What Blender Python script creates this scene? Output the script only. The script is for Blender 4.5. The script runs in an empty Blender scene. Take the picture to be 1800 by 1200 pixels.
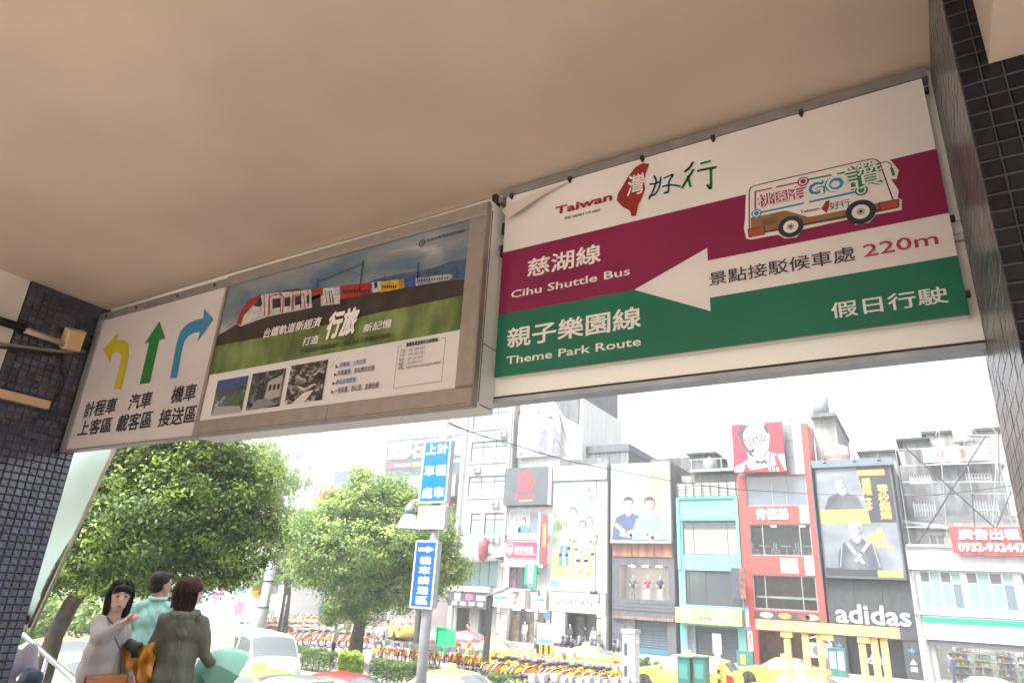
import bpy, bmesh, math, random
import numpy as np
from mathutils import Vector, Matrix
random.seed(7); rng = np.random.default_rng(7)
SC = bpy.context.scene
COL = SC.collection
R_ = math.radians
# ------------------------------------------------------------ camera
FPX = 1189.17
_p, _r, _a = R_(20.874), R_(3.406), R_(32.13)
def _axes():
    F = Vector((0, math.cos(_p), math.sin(_p))); X = Vector((1, 0, 0)); U = X.cross(F)
    c, s = math.cos(_r), math.sin(_r)
    Rr = c * X + s * U; Ur = -s * X + c * U
    Z = Matrix(((math.cos(_a), -math.sin(_a), 0), (math.sin(_a), math.cos(_a), 0), (0, 0, 1)))
    return Z @ F, Z @ Rr, Z @ Ur
CF, CR, CU = _axes()
cd = bpy.data.cameras.new('camera'); cam = bpy.data.objects.new('camera', cd); COL.objects.link(cam)
m3 = Matrix((CR, CU, -CF)).transposed()
cam.matrix_world = m3.to_4x4()
cd.sensor_width = 36; cd.lens = FPX / 1800 * 36; cd.clip_start = 0.05; cd.clip_end = 800
cd.dof.use_dof = True; cd.dof.focus_distance = 2.9; cd.dof.aperture_fstop = 5.6
SC.camera = cam
SC.render.engine = 'CYCLES'
try: SC.cycles.use_denoising = True
except Exception: pass
SC.cycles.max_bounces = 9; SC.cycles.diffuse_bounces = 6; SC.cycles.transparent_max_bounces = 10
# ------------------------------------------------------------ world / sun
W = bpy.data.worlds.new('World'); SC.world = W; W.use_nodes = True
nt = W.node_tree; nt.nodes.clear()
sky = nt.nodes.new('ShaderNodeTexSky'); sky.sky_type = 'NISHITA'; sky.sun_disc = False
SUN_EL, SUN_AZ = R_(58), R_(205)
sky.sun_elevation = SUN_EL; sky.sun_rotation = SUN_AZ; sky.air_density = 1.0; sky.dust_density = 6.0; sky.ozone_density = 1.0
hs = nt.nodes.new('ShaderNodeHueSaturation'); hs.inputs['Saturation'].default_value = 0.16
bg = nt.nodes.new('ShaderNodeBackground'); bg.inputs['Strength'].default_value = 0.15
wo = nt.nodes.new('ShaderNodeOutputWorld')
nt.links.new(sky.outputs[0], hs.inputs['Color']); nt.links.new(hs.outputs[0], bg.inputs[0]); nt.links.new(bg.outputs[0], wo.inputs[0])
sd = bpy.data.lights.new('sun', 'SUN'); sd.energy = 2.6; sd.angle = R_(14); sd.color = (1, .96, .9)
sun = bpy.data.objects.new('sun', sd); COL.objects.link(sun)
_sd = Vector((math.sin(SUN_AZ) * math.cos(SUN_EL), math.cos(SUN_AZ) * math.cos(SUN_EL), math.sin(SUN_EL)))
sun.rotation_euler = (-_sd).to_track_quat('-Z', 'Y').to_euler()
SC.view_settings.view_transform = 'Standard'; SC.view_settings.look = 'None'
SC.view_settings.exposure = 1.9; SC.view_settings.gamma = 1; SC.view_settings.use_curve_mapping = False
# ------------------------------------------------------------ pixel rays -> points in the place
def ray(x, y): return CF * FPX + CR * (x - 900) - CU * (y - 600)
def atY(x, y, Y): d = ray(x, y); return d * (Y / d.y)
def atX(x, y, X): d = ray(x, y); return d * (X / d.x)
def atZ(x, y, Z): d = ray(x, y); return d * (Z / d.z)
def atD(x, y, D): return ray(x, y) * (D / FPX)
# ------------------------------------------------------------ materials
MC = {}
FK = 1.
def M(name, col, rough=.6, metal=0., var=0., scale=4., bump=0., bscale=60., streak=0., spec=.5, emis=0., isl=0., coat=0., trans=0., alpha=1.):
    if name in MC: return MC[name]
    col = tuple(c * FK for c in col)
    m = bpy.data.materials.new(name); m.use_nodes = True; n = m.node_tree; L = n.links
    b = n.nodes['Principled BSDF']
    b.inputs['Base Color'].default_value = (*col, 1); b.inputs['Roughness'].default_value = rough
    b.inputs['Metallic'].default_value = metal; b.inputs['Specular IOR Level'].default_value = spec
    b.inputs['Coat Weight'].default_value = coat; b.inputs['Coat Roughness'].default_value = .05
    b.inputs['Alpha'].default_value = alpha; b.inputs['Transmission Weight'].default_value = trans
    tc = n.nodes.new('ShaderNodeTexCoord')
    cur = None
    def mixdark(fac, amt):
        nonlocal cur
        mx = n.nodes.new('ShaderNodeMix'); mx.data_type = 'RGBA'; mx.blend_type = 'MULTIPLY'
        rp = n.nodes.new('ShaderNodeMapRange'); rp.inputs['From Min'].default_value = .35; rp.inputs['From Max'].default_value = .7
        rp.inputs['To Min'].default_value = 1 - amt; rp.inputs['To Max'].default_value = 1 + amt * .25
        L.new(fac, rp.inputs['Value'])
        if cur is None: mx.inputs['A'].default_value = (*col, 1)
        else: L.new(cur, mx.inputs['A'])
        mx.inputs['Factor'].default_value = 1
        L.new(rp.outputs[0], mx.inputs['B']); cur = mx.outputs['Result']
    if var:
        no = n.nodes.new('ShaderNodeTexNoise'); no.inputs['Scale'].default_value = scale; no.inputs['Detail'].default_value = 6
        L.new(tc.outputs['Object'], no.inputs['Vector']); mixdark(no.outputs['Fac'], var)
    if streak:
        mp = n.nodes.new('ShaderNodeMapping'); mp.inputs['Scale'].default_value = (2.2, 2.2, .18)
        no = n.nodes.new('ShaderNodeTexNoise'); no.inputs['Scale'].default_value = 1.6; no.inputs['Detail'].default_value = 7
        L.new(tc.outputs['Object'], mp.inputs[0]); L.new(mp.outputs[0], no.inputs['Vector']); mixdark(no.outputs['Fac'], streak)
    if isl:
        ge = n.nodes.new('ShaderNodeNewGeometry'); oi = n.nodes.new('ShaderNodeObjectInfo')
        ad = n.nodes.new('ShaderNodeMath'); ad.operation = 'ADD'; fr = n.nodes.new('ShaderNodeMath'); fr.operation = 'FRACT'
        L.new(ge.outputs['Random Per Island'], ad.inputs[0]); L.new(oi.outputs['Random'], ad.inputs[1]); L.new(ad.outputs[0], fr.inputs[0])
        mr = n.nodes.new('ShaderNodeMapRange'); mr.inputs['To Min'].default_value = .35; mr.inputs['To Max'].default_value = .7
        L.new(fr.outputs[0], mr.inputs['Value']); mixdark(mr.outputs[0], isl)
    if cur is not None: L.new(cur, b.inputs['Base Color'])
    if bump:
        nb = n.nodes.new('ShaderNodeTexNoise'); nb.inputs['Scale'].default_value = bscale; nb.inputs['Detail'].default_value = 4
        L.new(tc.outputs['Object'], nb.inputs['Vector'])
        bu = n.nodes.new('ShaderNodeBump'); bu.inputs['Strength'].default_value = bump; bu.inputs['Distance'].default_value = .01
        L.new(nb.outputs['Fac'], bu.inputs['Height']); L.new(bu.outputs[0], b.inputs['Normal'])
    if emis:
        b.inputs['Emission Color'].default_value = (*col, 1); b.inputs['Emission Strength'].default_value = emis
    MC[name] = m; return m
def glassmat(name, col, clear=.0, rough=.04):
    if name in MC: return MC[name]
    m = bpy.data.materials.new(name); m.use_nodes = True; n = m.node_tree; L = n.links
    b = n.nodes['Principled BSDF']; b.inputs['Base Color'].default_value = (*col, 1); b.inputs['Roughness'].default_value = rough
    b.inputs['IOR'].default_value = 1.6; b.inputs['Specular IOR Level'].default_value = .9
    if clear:
        t = n.nodes.new('ShaderNodeBsdfTransparent'); t.inputs[0].default_value = (.9, .95, .95, 1); mx = n.nodes.new('ShaderNodeMixShader')
        mx.inputs[0].default_value = clear
        L.new(b.outputs[0], mx.inputs[1]); L.new(t.outputs[0], mx.inputs[2]); L.new(mx.outputs[0], n.nodes['Material Output'].inputs[0])
    MC[name] = m; return m
def noisemat(name, cols, scale=3., detail=6., stretch=(1, 1, 1), rough=.5, dist=0., coords='Object'):
    """flat print: colours picked by a noise, for the photographs printed on posters"""
    if name in MC: return MC[name]
    m = bpy.data.materials.new(name); m.use_nodes = True; n = m.node_tree; L = n.links; b = n.nodes['Principled BSDF']
    tc = n.nodes.new('ShaderNodeTexCoord'); mp = n.nodes.new('ShaderNodeMapping'); mp.inputs['Scale'].default_value = stretch
    no = n.nodes.new('ShaderNodeTexNoise'); no.inputs['Scale'].default_value = scale; no.inputs['Detail'].default_value = detail; no.inputs['Distortion'].default_value = dist
    cr = n.nodes.new('ShaderNodeValToRGB')
    e = cr.color_ramp.elements
    while len(e) < len(cols): e.new(.5)
    for i, c in enumerate(cols): e[i].position = .32 + .38 * i / (len(cols) - 1); e[i].color = (*[q * FK for q in c], 1)
    L.new(tc.outputs[coords], mp.inputs[0]); L.new(mp.outputs[0], no.inputs['Vector']); L.new(no.outputs['Fac'], cr.inputs[0]); L.new(cr.outputs[0], b.inputs['Base Color'])
    b.inputs['Roughness'].default_value = rough
    MC[name] = m; return m
# ------------------------------------------------------------ objects
def tag(o, label=None, cat=None, group=None, kind=None):
    if label: o['label'] = label
    if cat: o['category'] = cat
    if group: o['group'] = group
    if kind: o['kind'] = kind
    return o
def empty(name, loc=(0, 0, 0), rz=0., label=None, cat=None, group=None):
    o = bpy.data.objects.new(name, None); o.empty_display_size = .2; o.location = loc; o.rotation_euler = (0, 0, rz); COL.objects.link(o)
    return tag(o, label, cat, group)
WB = set()
def root(name, loc, label, cat, group=None):
    """a thing whose parts are written in world coordinates"""
    o = empty(name, loc, 0, label, cat, group); WB.add(o.name); return o
def link(name, me, parent=None, loc=None):
    o = bpy.data.objects.new(name, me); COL.objects.link(o)
    if parent is not None:
        o.parent = parent
        if parent.name in WB: o.matrix_parent_inverse = Matrix.Translation(-parent.location)
    if loc is not None: o.location = loc
    return o
class MB:
    def __init__(s): s.v = []; s.f = []; s.m = []; s.mats = []
    def mi(s, m):
        if m not in s.mats: s.mats.append(m)
        return s.mats.index(m)
    def add(s, vs, fs, m):
        b = len(s.v); s.v += [tuple(v) for v in vs]; k = s.mi(m)
        for f in fs: s.f.append(tuple(b + i for i in f)); s.m.append(k)
        return s
    def box(s, x0, x1, y0, y1, z0, z1, m):
        if x1 < x0: x0, x1 = x1, x0
        if y1 < y0: y0, y1 = y1, y0
        if z1 < z0: z0, z1 = z1, z0
        return s.add([(x0, y0, z0), (x1, y0, z0), (x1, y1, z0), (x0, y1, z0), (x0, y0, z1), (x1, y0, z1), (x1, y1, z1), (x0, y1, z1)],
                     [(0, 3, 2, 1), (4, 5, 6, 7), (0, 1, 5, 4), (1, 2, 6, 5), (2, 3, 7, 6), (3, 0, 4, 7)], m)
    def bevbox(s, x0, x1, y0, y1, z0, z1, b, m):
        """box with its front (-y) edges chamfered"""
        v = [(x0, y0 + b, z0), (x1, y0 + b, z0), (x1, y0 + b, z1), (x0, y0 + b, z1), (x0 + b, y0, z0 + b), (x1 - b, y0, z0 + b), (x1 - b, y0, z1 - b), (x0 + b, y0, z1 - b),
             (x0, y1, z0), (x1, y1, z0), (x1, y1, z1), (x0, y1, z1)]
        return s.add(v, [(4, 5, 6, 7), (0, 1, 5, 4), (1, 2, 6, 5), (2, 3, 7, 6), (3, 0, 4, 7), (0, 8, 9, 1), (1, 9, 10, 2), (2, 10, 11, 3), (3, 11, 8, 0), (8, 11, 10, 9)], m)
    def tube(s, pts, r, m, n=8, cap=True):
        pts = [Vector(p) for p in pts]; rr = r if isinstance(r, (list, tuple)) else [r] * len(pts)
        vs = []; up = Vector((0, 0, 1))
        for i, p in enumerate(pts):
            t = (pts[min(i + 1, len(pts) - 1)] - pts[max(i - 1, 0)]).normalized()
            a = t.cross(up)
            if a.length < .05: a = t.cross(Vector((0, 1, 0)))
            a.normalize(); b = t.cross(a)
            for k in range(n):
                an = 2 * math.pi * k / n; vs.append(p + (a * math.cos(an) + b * math.sin(an)) * rr[i])
        fs = []
        for i in range(len(pts) - 1):
            for k in range(n):
                k2 = (k + 1) % n; fs.append((i * n + k, i * n + k2, (i + 1) * n + k2, (i + 1) * n + k))
        if cap: fs += [tuple(range(n))[::-1], tuple((len(pts) - 1) * n + k for k in range(n))]
        return s.add(vs, fs, m)
    def cyl(s, c, r, h, m, n=16, axis='z', r2=None):
        c = Vector(c); d = {'x': Vector((1, 0, 0)), 'y': Vector((0, 1, 0)), 'z': Vector((0, 0, 1))}[axis]
        return s.tube([c, c + d * h], [r, r if r2 is None else r2], m, n)
    def prism(s, xz, y0, y1, m):
        """polygon in the x-z plane, front face at y0"""
        ar = sum(xz[i][0] * xz[(i + 1) % len(xz)][1] - xz[(i + 1) % len(xz)][0] * xz[i][1] for i in range(len(xz)))
        if ar < 0: xz = xz[::-1]
        n = len(xz); vs = [(x, y0, z) for x, z in xz] + [(x, y1, z) for x, z in xz]
        fs = [tuple(range(n)), tuple(range(2 * n - 1, n - 1, -1))] + [((i + 1) % n, i, n + i, n + (i + 1) % n) for i in range(n)]
        return s.add(vs, fs, m)
    def flat(s, xz, y, m):
        ar = sum(xz[i][0] * xz[(i + 1) % len(xz)][1] - xz[(i + 1) % len(xz)][0] * xz[i][1] for i in range(len(xz)))
        if ar < 0: xz = xz[::-1]
        return s.add([(x, y, z) for x, z in xz], [tuple(range(len(xz)))], m)
    def stroke(s, pts, w, y, m):
        """flat line of width w through (x,z) points"""
        for (a, b) in zip(pts[:-1], pts[1:]):
            a = Vector(a); b = Vector(b); d = b - a
            if d.length < 1e-6: continue
            d.normalize(); nrm = Vector((-d.y, d.x)) * w / 2; e = d * w * .3
            s.flat([(a - e + nrm)[:], (a - e - nrm)[:], (b + e - nrm)[:], (b + e + nrm)[:]], y, m)
        return s
    def mesh(s, name, smooth=False):
        me = bpy.data.meshes.new(name); me.from_pydata(s.v, [], s.f)
        for m in s.mats: me.materials.append(m)
        me.polygons.foreach_set('material_index', s.m)
        if smooth: me.polygons.foreach_set('use_smooth', [True] * len(s.f))
        me.update(); return me
    def build(s, name, parent=None, smooth=False, loc=None):
        return link(name, s.mesh(name, smooth), parent, loc)
_tc = {}
def text_mesh(body, ext=0., res=2):
    k = (body, ext, res)
    if k in _tc: return _tc[k]
    c = bpy.data.curves.new('t', 'FONT'); c.body = body; c.extrude = ext; c.resolution_u = res; c.space_line = .95
    c.align_x = 'CENTER'
    o = bpy.data.objects.new('t', c); COL.objects.link(o)
    me = bpy.data.meshes.new_from_object(o.evaluated_get(bpy.context.evaluated_depsgraph_get()))
    bpy.data.objects.remove(o); bpy.data.curves.remove(c)
    n = len(me.vertices); co = np.zeros(n * 3); me.vertices.foreach_get('co', co); co = co.reshape(-1, 3)
    fs = [tuple(p.vertices) for p in me.polygons]; bpy.data.meshes.remove(me)
    _tc[k] = (co, fs); return _tc[k]
def text(body, x0, x1, z0, z1, y, m, parent, bold=.01, depth=0., shear=0., name='lettering', side='y', keep=False, res=2):
    """letters filling the box x0..x1, z0..z1 on the plane y (facing -y); bold = stroke growth in ems"""
    co, fs = text_mesh(body, .5 if depth else 0., res)
    mn, mx = co.min(0), co.max(0); bold = max(0., bold); g = bold
    sx = (x1 - x0) / (mx[0] - mn[0] + 2 * g); sz = (z1 - z0) / (mx[1] - mn[1] + 2 * g)
    cx, cz = (x0 + x1) / 2, (z0 + z1) / 2
    offs = [(0., 0.)]
    if bold > .004:
        k = 4 if bold < .012 else 8
        offs += [(bold * math.cos(2 * math.pi * i / k + .4), bold * math.sin(2 * math.pi * i / k + .4)) for i in range(k)]
    V = []; F = []
    eps = max(abs(y), 1) * 1.2e-5
    for i, (ox, oy) in enumerate(offs):
        u = (co[:, 0] - (mn[0] + mx[0]) / 2 + ox) * sx; w = (co[:, 1] - (mn[1] + mx[1]) / 2 + oy) * sz
        u = u + shear * w; dz = co[:, 2] * depth if depth else np.zeros(len(co)); v = np.zeros_like(co)
        v[:, 0] = cx + u; v[:, 1] = y - dz - i * eps; v[:, 2] = cz + w
        b0 = i * len(co); V += v.tolist(); F += [tuple(b0 + a for a in f) for f in fs]
    me = bpy.data.meshes.new(name); me.from_pydata(V, [], F); me.materials.append(m); me.update()
    return link(name, me, parent)
def children_of(o): return [c for c in COL.objects if c.parent == o]
def copy_tree(o, kids=None, parent=None):
    """kids: cached nested list"""
    c = o.copy(); COL.objects.link(c); c.parent = parent
    for k, kk in kids: copy_tree(k, kk, c)
    return c
def kid_tree(o): return [(c, kid_tree(c)) for c in o.children]
# ============================================================ STATION CANOPY
G = -3.35            # street level below the camera
FL = -1.62           # floor under the canopy
CZ = 1.915           # ceiling height above the camera
SY = 2.40            # plane of the hanging signs
def S(x, y, Y=SY): p = atY(x, y, Y); return (p.x, p.z)
def SB(x0, y0, x1, y1, Y=SY):
    """pixel bottom-left and top-right -> x0,x1,z0,z1"""
    a, b = S(x0, y0, Y), S(x1, y1, Y); return a[0], b[0], a[1], b[1]
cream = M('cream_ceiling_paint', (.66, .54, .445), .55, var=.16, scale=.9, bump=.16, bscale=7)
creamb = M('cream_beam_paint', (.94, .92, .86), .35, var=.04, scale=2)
drip = M('drip_edge_metal', (.42, .47, .52), .4, .3, var=.2, scale=8)
darkgap = M('dark_joint', (.05, .045, .04), .8)
white_wall = M('white_painted_wall', (.66, .62, .58), .7, var=.12, scale=3)
b = MB()
# ceiling as a gently uneven sheet
nx, ny = 60, 30; x0, x1, y0, y1 = -9., 3.4, -5.0, 2.44
vs = []; fs = []
for j in range(ny + 1):
    for i in range(nx + 1):
        x = x0 + (x1 - x0) * i / nx; y = y0 + (y1 - y0) * j / ny
        vs.append((x, y, CZ + .006 * math.sin(x * 1.9 + y) + .004 * math.sin(y * 2.7 - x * .7)))
for j in range(ny):
    for i in range(nx):
        a = j * (nx + 1) + i; fs.append((a, a + nx + 1, a + nx + 2, a + 1))
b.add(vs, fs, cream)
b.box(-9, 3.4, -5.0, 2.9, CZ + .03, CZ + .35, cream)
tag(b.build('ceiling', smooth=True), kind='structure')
b = MB(); b.box(-30, 20, -20, 2.75, FL - .25, FL, M('terrazzo_floor', (.53, .46, .39), .35, var=.2, scale=14))
tag(b.build('floor'), kind='structure')
# edge beam
YB = 2.462; zb = .3455 * YB
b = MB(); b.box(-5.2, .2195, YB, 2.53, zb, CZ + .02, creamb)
b.box(-5.2, .2195, YB - .004, YB + .01, 1.205, 1.213, M('panel_seam', (.45, .42, .38), .6))
b.box(-.02, .2195, YB - .012, YB, 1.235, 1.262, creamb); b.box(-.02, .2195, YB - .008, YB, 1.285, 1.31, creamb)
b.box(-5.2, .2195, YB - .003, 2.534, zb - .006, zb, darkgap)
b.box(-5.2, .2195, YB + .002, 2.538, zb - .028, zb - .007, drip)
tag(b.build('beam'), kind='structure')
# ---- tiled pillars
tileM = M('navy_glass_tile', (.050, .056, .105), .13, spec=1., isl=.6, bump=.35, bscale=26, coat=.6)
tileK = M('black_glass_tile', (.006, .008, .016), .10, spec=.45, isl=.5, bump=.12, bscale=20)
grout = M('pillar_grout', (.03, .03, .033), .8, var=.2, scale=12)
tp = .048
tileG = M('sheen_painted_tile', (.10, .10, .10), .30, spec=1., isl=.5, bump=.25, bscale=20)  # paler copy of the dark tile, grazing reflection put into its colour
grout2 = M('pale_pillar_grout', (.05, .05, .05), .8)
def pillar(name, label, X0, X1, Y0, Y1, faces, z_lo, z_hi, near, tileM=tileM, grout=grout):
    r = root(name, (X0, Y0, FL), label, 'pillar')
    b = MB(); b.box(X0, X1, Y0, Y1, -3.3 if Y1 > 2.2 and X0 < -3 else FL, CZ, grout); b.build('core', r)
    cells = []
    for (ax, c, a0, a1, sgn) in faces:
        n = int(round((a1 - a0) / tp)); p = (a1 - a0) / n
        for k in range(int((z_hi - z_lo) / tp)):
            z = z_hi - (k + .5) * tp
            for i in range(n): cells.append((ax, c, a0 + (i + .5) * p, z, sgn))
    cells.sort(key=near)
    hs_ = tp * .455; th = .004
    mm = {}
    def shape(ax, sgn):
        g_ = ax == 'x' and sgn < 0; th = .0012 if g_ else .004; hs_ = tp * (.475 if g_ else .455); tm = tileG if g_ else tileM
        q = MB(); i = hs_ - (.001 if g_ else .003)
        pts = [(-hs_, 0, -hs_), (hs_, 0, -hs_), (hs_, 0, hs_), (-hs_, 0, hs_), (-i, -th, -i), (i, -th, -i), (i, -th, i), (-i, -th, i)]
        fa = [(4, 5, 6, 7), (0, 1, 5, 4), (1, 2, 6, 5), (2, 3, 7, 6), (3, 0, 4, 7)]
        if ax == 'y': P_ = pts
        else: P_ = [(sgn * -y, x * sgn, z) for x, y, z in pts]
        q.add(P_, fa, tm); return q
    rest = MB()
    for k, (ax, c, a, z, sgn) in enumerate(cells):
        jit = random.uniform(-.0008, .0008)
        loc = (a, c + jit, z) if ax == 'y' else (c + jit, a, z)
        if k < 300:
            if (ax, sgn) not in mm: mm[(ax, sgn)] = shape(ax, sgn).mesh('tile')
            o = link('tile', mm[(ax, sgn)], r); o.location = loc
            o.rotation_euler = (random.gauss(0, .01), random.gauss(0, .01), random.gauss(0, .01))
        else:
            q = shape(ax, sgn); rest.add([(v[0] + loc[0], v[1] + loc[1], v[2] + loc[2]) for v in q.v], q.f, q.mats[0])
    if rest.v: tag(rest.build('tile', r), kind='stuff')
    return r
XL = -5.215
pl = pillar('tiled_pillar', 'dark blue mosaic tiled pillar at the left end of the hanging signs', XL - .6, XL, 1.90, 2.495,
       [('x', XL, 1.90, 2.495, 1)], -1.5, CZ - .01, lambda c: abs(c[3] - .25))
XR = .2225
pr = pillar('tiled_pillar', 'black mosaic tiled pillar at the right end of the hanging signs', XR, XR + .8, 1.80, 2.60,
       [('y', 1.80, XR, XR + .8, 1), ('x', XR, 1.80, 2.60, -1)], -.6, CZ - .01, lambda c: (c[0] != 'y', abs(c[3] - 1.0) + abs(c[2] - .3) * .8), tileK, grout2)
# painted wall beside the left pillar
b = MB(); b.box(XL - .5, XL - .012, -.4, 1.895, FL, CZ, white_wall)
tag(b.build('wall'), kind='structure')
# dropped beam on the right pillar
q = atY(1738, 114, 1.8)
b = MB(); b.bevbox(q.x, 1.6, -2.2, 1.797, q.z, CZ, .0, cream)
tag(b.build('beam'), kind='structure')
# ---- conduits on the left pillar
def conduit(name, label, cat, fn): 
    o = root(name, (XL + .03, 1.6, 1.2), label, cat); fn(o); return o
def f1(o):
    a, c = atX(0, 566, XL + .03), atX(45, 578, XL + .03)
    q = MB(); q.tube([(XL + .035, a.y - .5, a.z + (a.z - c.z) * .2), (XL + .035, c.y, c.z)], .03, M('black_conduit', (.02, .018, .016), .5)); q.build('pipe', o, True)
    a, c = atX(44, 580, XL + .05), atX(112, 604, XL + .05)
    q = MB(); q.tube([a, c], .022, M('beige_plastic', (.42, .36, .28), .5), 10); q.build('sleeve', o, True)
    a = atX(128, 597, XL + .05)
    q = MB(); q.bevbox(-.06, .06, -.04, .04, -.075, .075, .01, M('tan_box', (.6, .43, .24), .5)); bx = q.build('junction_box', o); bx.matrix_parent_inverse = Matrix.Identity(4)
    bx.location = Vector(a) - o.location; bx.rotation_euler = (R_(24), R_(-8), R_(90))
conduit('pipe_run', 'black and beige conduit ending in a tan junction box on the left pillar', 'pipe', f1)
def f2(o):
    pts = [atX(-20, 600, XL + .04), atX(0, 604, XL + .04), atX(60, 612, XL + .04), atX(100, 617, XL + .04), atX(150, 618, XL + .02)]
    q = MB(); q.tube(pts, .012, M('grey_conduit', (.25, .23, .21), .5), 8); q.build('pipe', o, True)
    q = MB(); q.tube([p + Vector((.01, 0, -.025)) for p in pts[:4]], .009, MC['black_conduit'], 8); q.build('pipe', o, True)
conduit('pipe_run', 'pair of thin grey pipes running under the tan junction box', 'pipe', f2)
def f3(o):
    a, c = atX(-30, 684, XL + .03), atX(86, 712, XL + .03)
    q = MB(); q.add([(XL + .002, a.y, a.z + .028), (XL + .045, a.y, a.z + .028), (XL + .045, c.y, c.z + .028), (XL + .002, c.y, c.z + .028),
                     (XL + .002, a.y, a.z - .028), (XL + .045, a.y, a.z - .028), (XL + .045, c.y, c.z - .028), (XL + .002, c.y, c.z - .028)],
                    [(0, 1, 2, 3), (7, 6, 5, 4), (1, 5, 6, 2), (2, 6, 7, 3), (0, 4, 5, 1), (0, 3, 7, 4)], M('tan_trunking', (.62, .46, .27), .5)); q.build('cover', o)
    q = MB(); q.tube([atX(88, 715, XL + .02), atX(105, 690, XL + .02), atX(112, 660, XL + .02), atX(107, 615, XL + .02)], .006, MC['black_conduit'], 6); q.build('cable', o, True)
conduit('cable_trunking', 'short tan cable trunking low on the left tiled pillar', 'trunking', f3)
# ============================================================ SIGN MATERIALS
wh = M('sign_white', (.70, .66, .64), .3, var=.07, scale=2.2, bump=.25, bscale=3.5)
maroon = M('sign_maroon', (.22, .007, .06), .3, var=.12, scale=2.5, bump=.25, bscale=3.5)
green = M('sign_green', (.003, .15, .08), .3, var=.12, scale=2.5, bump=.25, bscale=3.5)
ink = M('sign_ink', (.03, .03, .035), .4)
alu = M('aluminium_frame', (.31, .27, .24), .4, .3, var=.12, scale=18)
alug = M('grey_channel', (.30, .29, .29), .4, .5, var=.2, scale=14)
blackp = M('black_plastic', (.015, .015, .015), .5)
def rpoly(pts, Y=SY): return [S(x, y, Y) for x, y in pts]
# ============================================================ RIGHT SIGN (shuttle bus)
tl, br = S(892, 348), S(1702, 552)
X0, X1, Z1, Z0 = -1.588, .187, 1.856, .926
r = root('hanging_sign', (X0, SY, Z0), 'wide maroon and green shuttle bus sign with a white arrow pointing left', 'sign', 'signs hanging under the canopy edge')
b = MB(); b.box(X0, X1, SY, SY + .055, Z0, Z1, wh); b.build('panel', r)
e = .0015
def S2(x, y): a = S(x, y); return a
zm1 = (S2(884, 443.5)[1] + S2(1642, 264)[1]) / 2     # top of maroon
zmg = (S2(874.7, 552.8)[1] + S2(1115, 511)[1]) / 2
zt1 = (S2(1244, 455.6)[1] + S2(1672, 377)[1]) / 2
zt0 = (S2(1248, 521.6)[1] + S2(1680, 452)[1]) / 2
xt = S2(1115, 511)[0]; xs = S2(1246, 488)[0]; zu = S2(1243, 436)[1]; zl = S2(1248, 547)[1]
xe = X1 + .001
b = MB(); b.flat([(X0 - .001, zm1), (X0 - .001, zmg), (xt, zmg), (xs, zu), (xs, zt1), (xe, zt1), (xe, zm1)], SY - e, maroon); b.build('band', r)
b = MB(); b.flat([(X0 - .001, zmg), (X0 - .001, Z0 - .001), (xe, Z0 - .001), (xe, zt0), (xs, zt0), (xs, zl), (xt, zmg)], SY - e, green)
b.box(X0 - .001, xe, SY - .001, SY + .012, Z0 - .004, Z0 + .001, green); b.build('band', r)
yt = SY - 2 * e
tw = M('sign_letter_white', (.74, .70, .68), .35)
text('慈湖線', *SB(927, 489, 1057, 427), yt, tw, r, .018)
text('Cihu Shuttle Bus', *SB(898.5, 525, 1108, 469), yt, tw, r, .014)
text('親子樂園線', *SB(891, 613, 1127, 537), yt, tw, r, .018)
text('Theme Park Route', *SB(890, 641, 1127, 592), yt, tw, r, .014)
text('景點接駁候車處', *SB(1247, 504, 1501, 432), yt, ink, r, .008)
text('220m', *SB(1519, 453, 1646, 407), yt, M('sign_red_text', (.36, .02, .07), .4), r, .008)
text('假日行駛', *SB(1463, 561, 1663, 502), yt, tw, r, .012)
red = M('logo_dark_red', (.26, .02, .015), .4)
text('Taiwan', *SB(976, 379, 1077, 338), yt, red, r, .035)
text('THE HEART OF ASIA', *SB(992, 387.5, 1056, 366.5), yt, ink, r, .012)
z5 = lambda L: [(860 + x / 2.727, 240 + y / 2.727) for x, y in L]
isl = z5([(735, 130), (768, 132), (752, 175), (742, 215), (748, 250), (735, 290), (715, 330), (705, 382), (683, 383), (676, 358), (640, 338), (612, 308), (618, 275), (640, 240), (668, 192), (700, 150)])
b = MB(); b.flat(rpoly(isl), yt, red); b.build('emblem', r)
text('灣', *SB(1104, 347, 1133, 303), yt - e, tw, r, .012, shear=.1)
bl = M('logo_blue', (.02, .13, .27), .4); gr = M('logo_green', (.01, .20, .05), .4)
def brush(strokes, m, w, Y=yt, nm='brush_lettering', f=z5, par=None):
    q = MB()
    for st in strokes:
        p = [Vector(S(*c, Y)) for c in f(st)]
        # smooth
        if len(p) > 2:
            o = []
            for i in range(len(p) - 1):
                a = p[max(i - 1, 0)]; b_ = p[i]; c = p[i + 1]; d = p[min(i + 2, len(p) - 1)]
                for t in (0, .25, .5, .75): o.append(.5 * ((2 * b_) + (c - a) * t + (2 * a - 5 * b_ + 4 * c - d) * t * t + (3 * b_ - a - 3 * c + d) * t ** 3))
            o.append(p[-1]); p = o
        q.stroke([tuple(v) for v in p], w, Y, m)
    return q.build(nm, par)
brush([[(790, 190), (800, 215), (785, 260), (765, 298)], [(770, 228), (800, 225), (822, 212)], [(822, 195), (815, 240), (795, 275), (770, 285)], [(838, 200), (880, 183), (862, 215), (858, 262), (838, 270)], [(830, 240), (870, 232), (915, 238)]], bl, .0085, par=r)
brush([[(975, 125), (960, 150), (938, 168)], [(978, 160), (955, 195), (925, 245)], [(952, 190), (965, 240)], [(1015, 130), (1060, 118)], [(1000, 165), (1045, 155), (1086, 148)], [(1062, 155), (1062, 245), (1045, 232)]], gr, .011, par=r)
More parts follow.
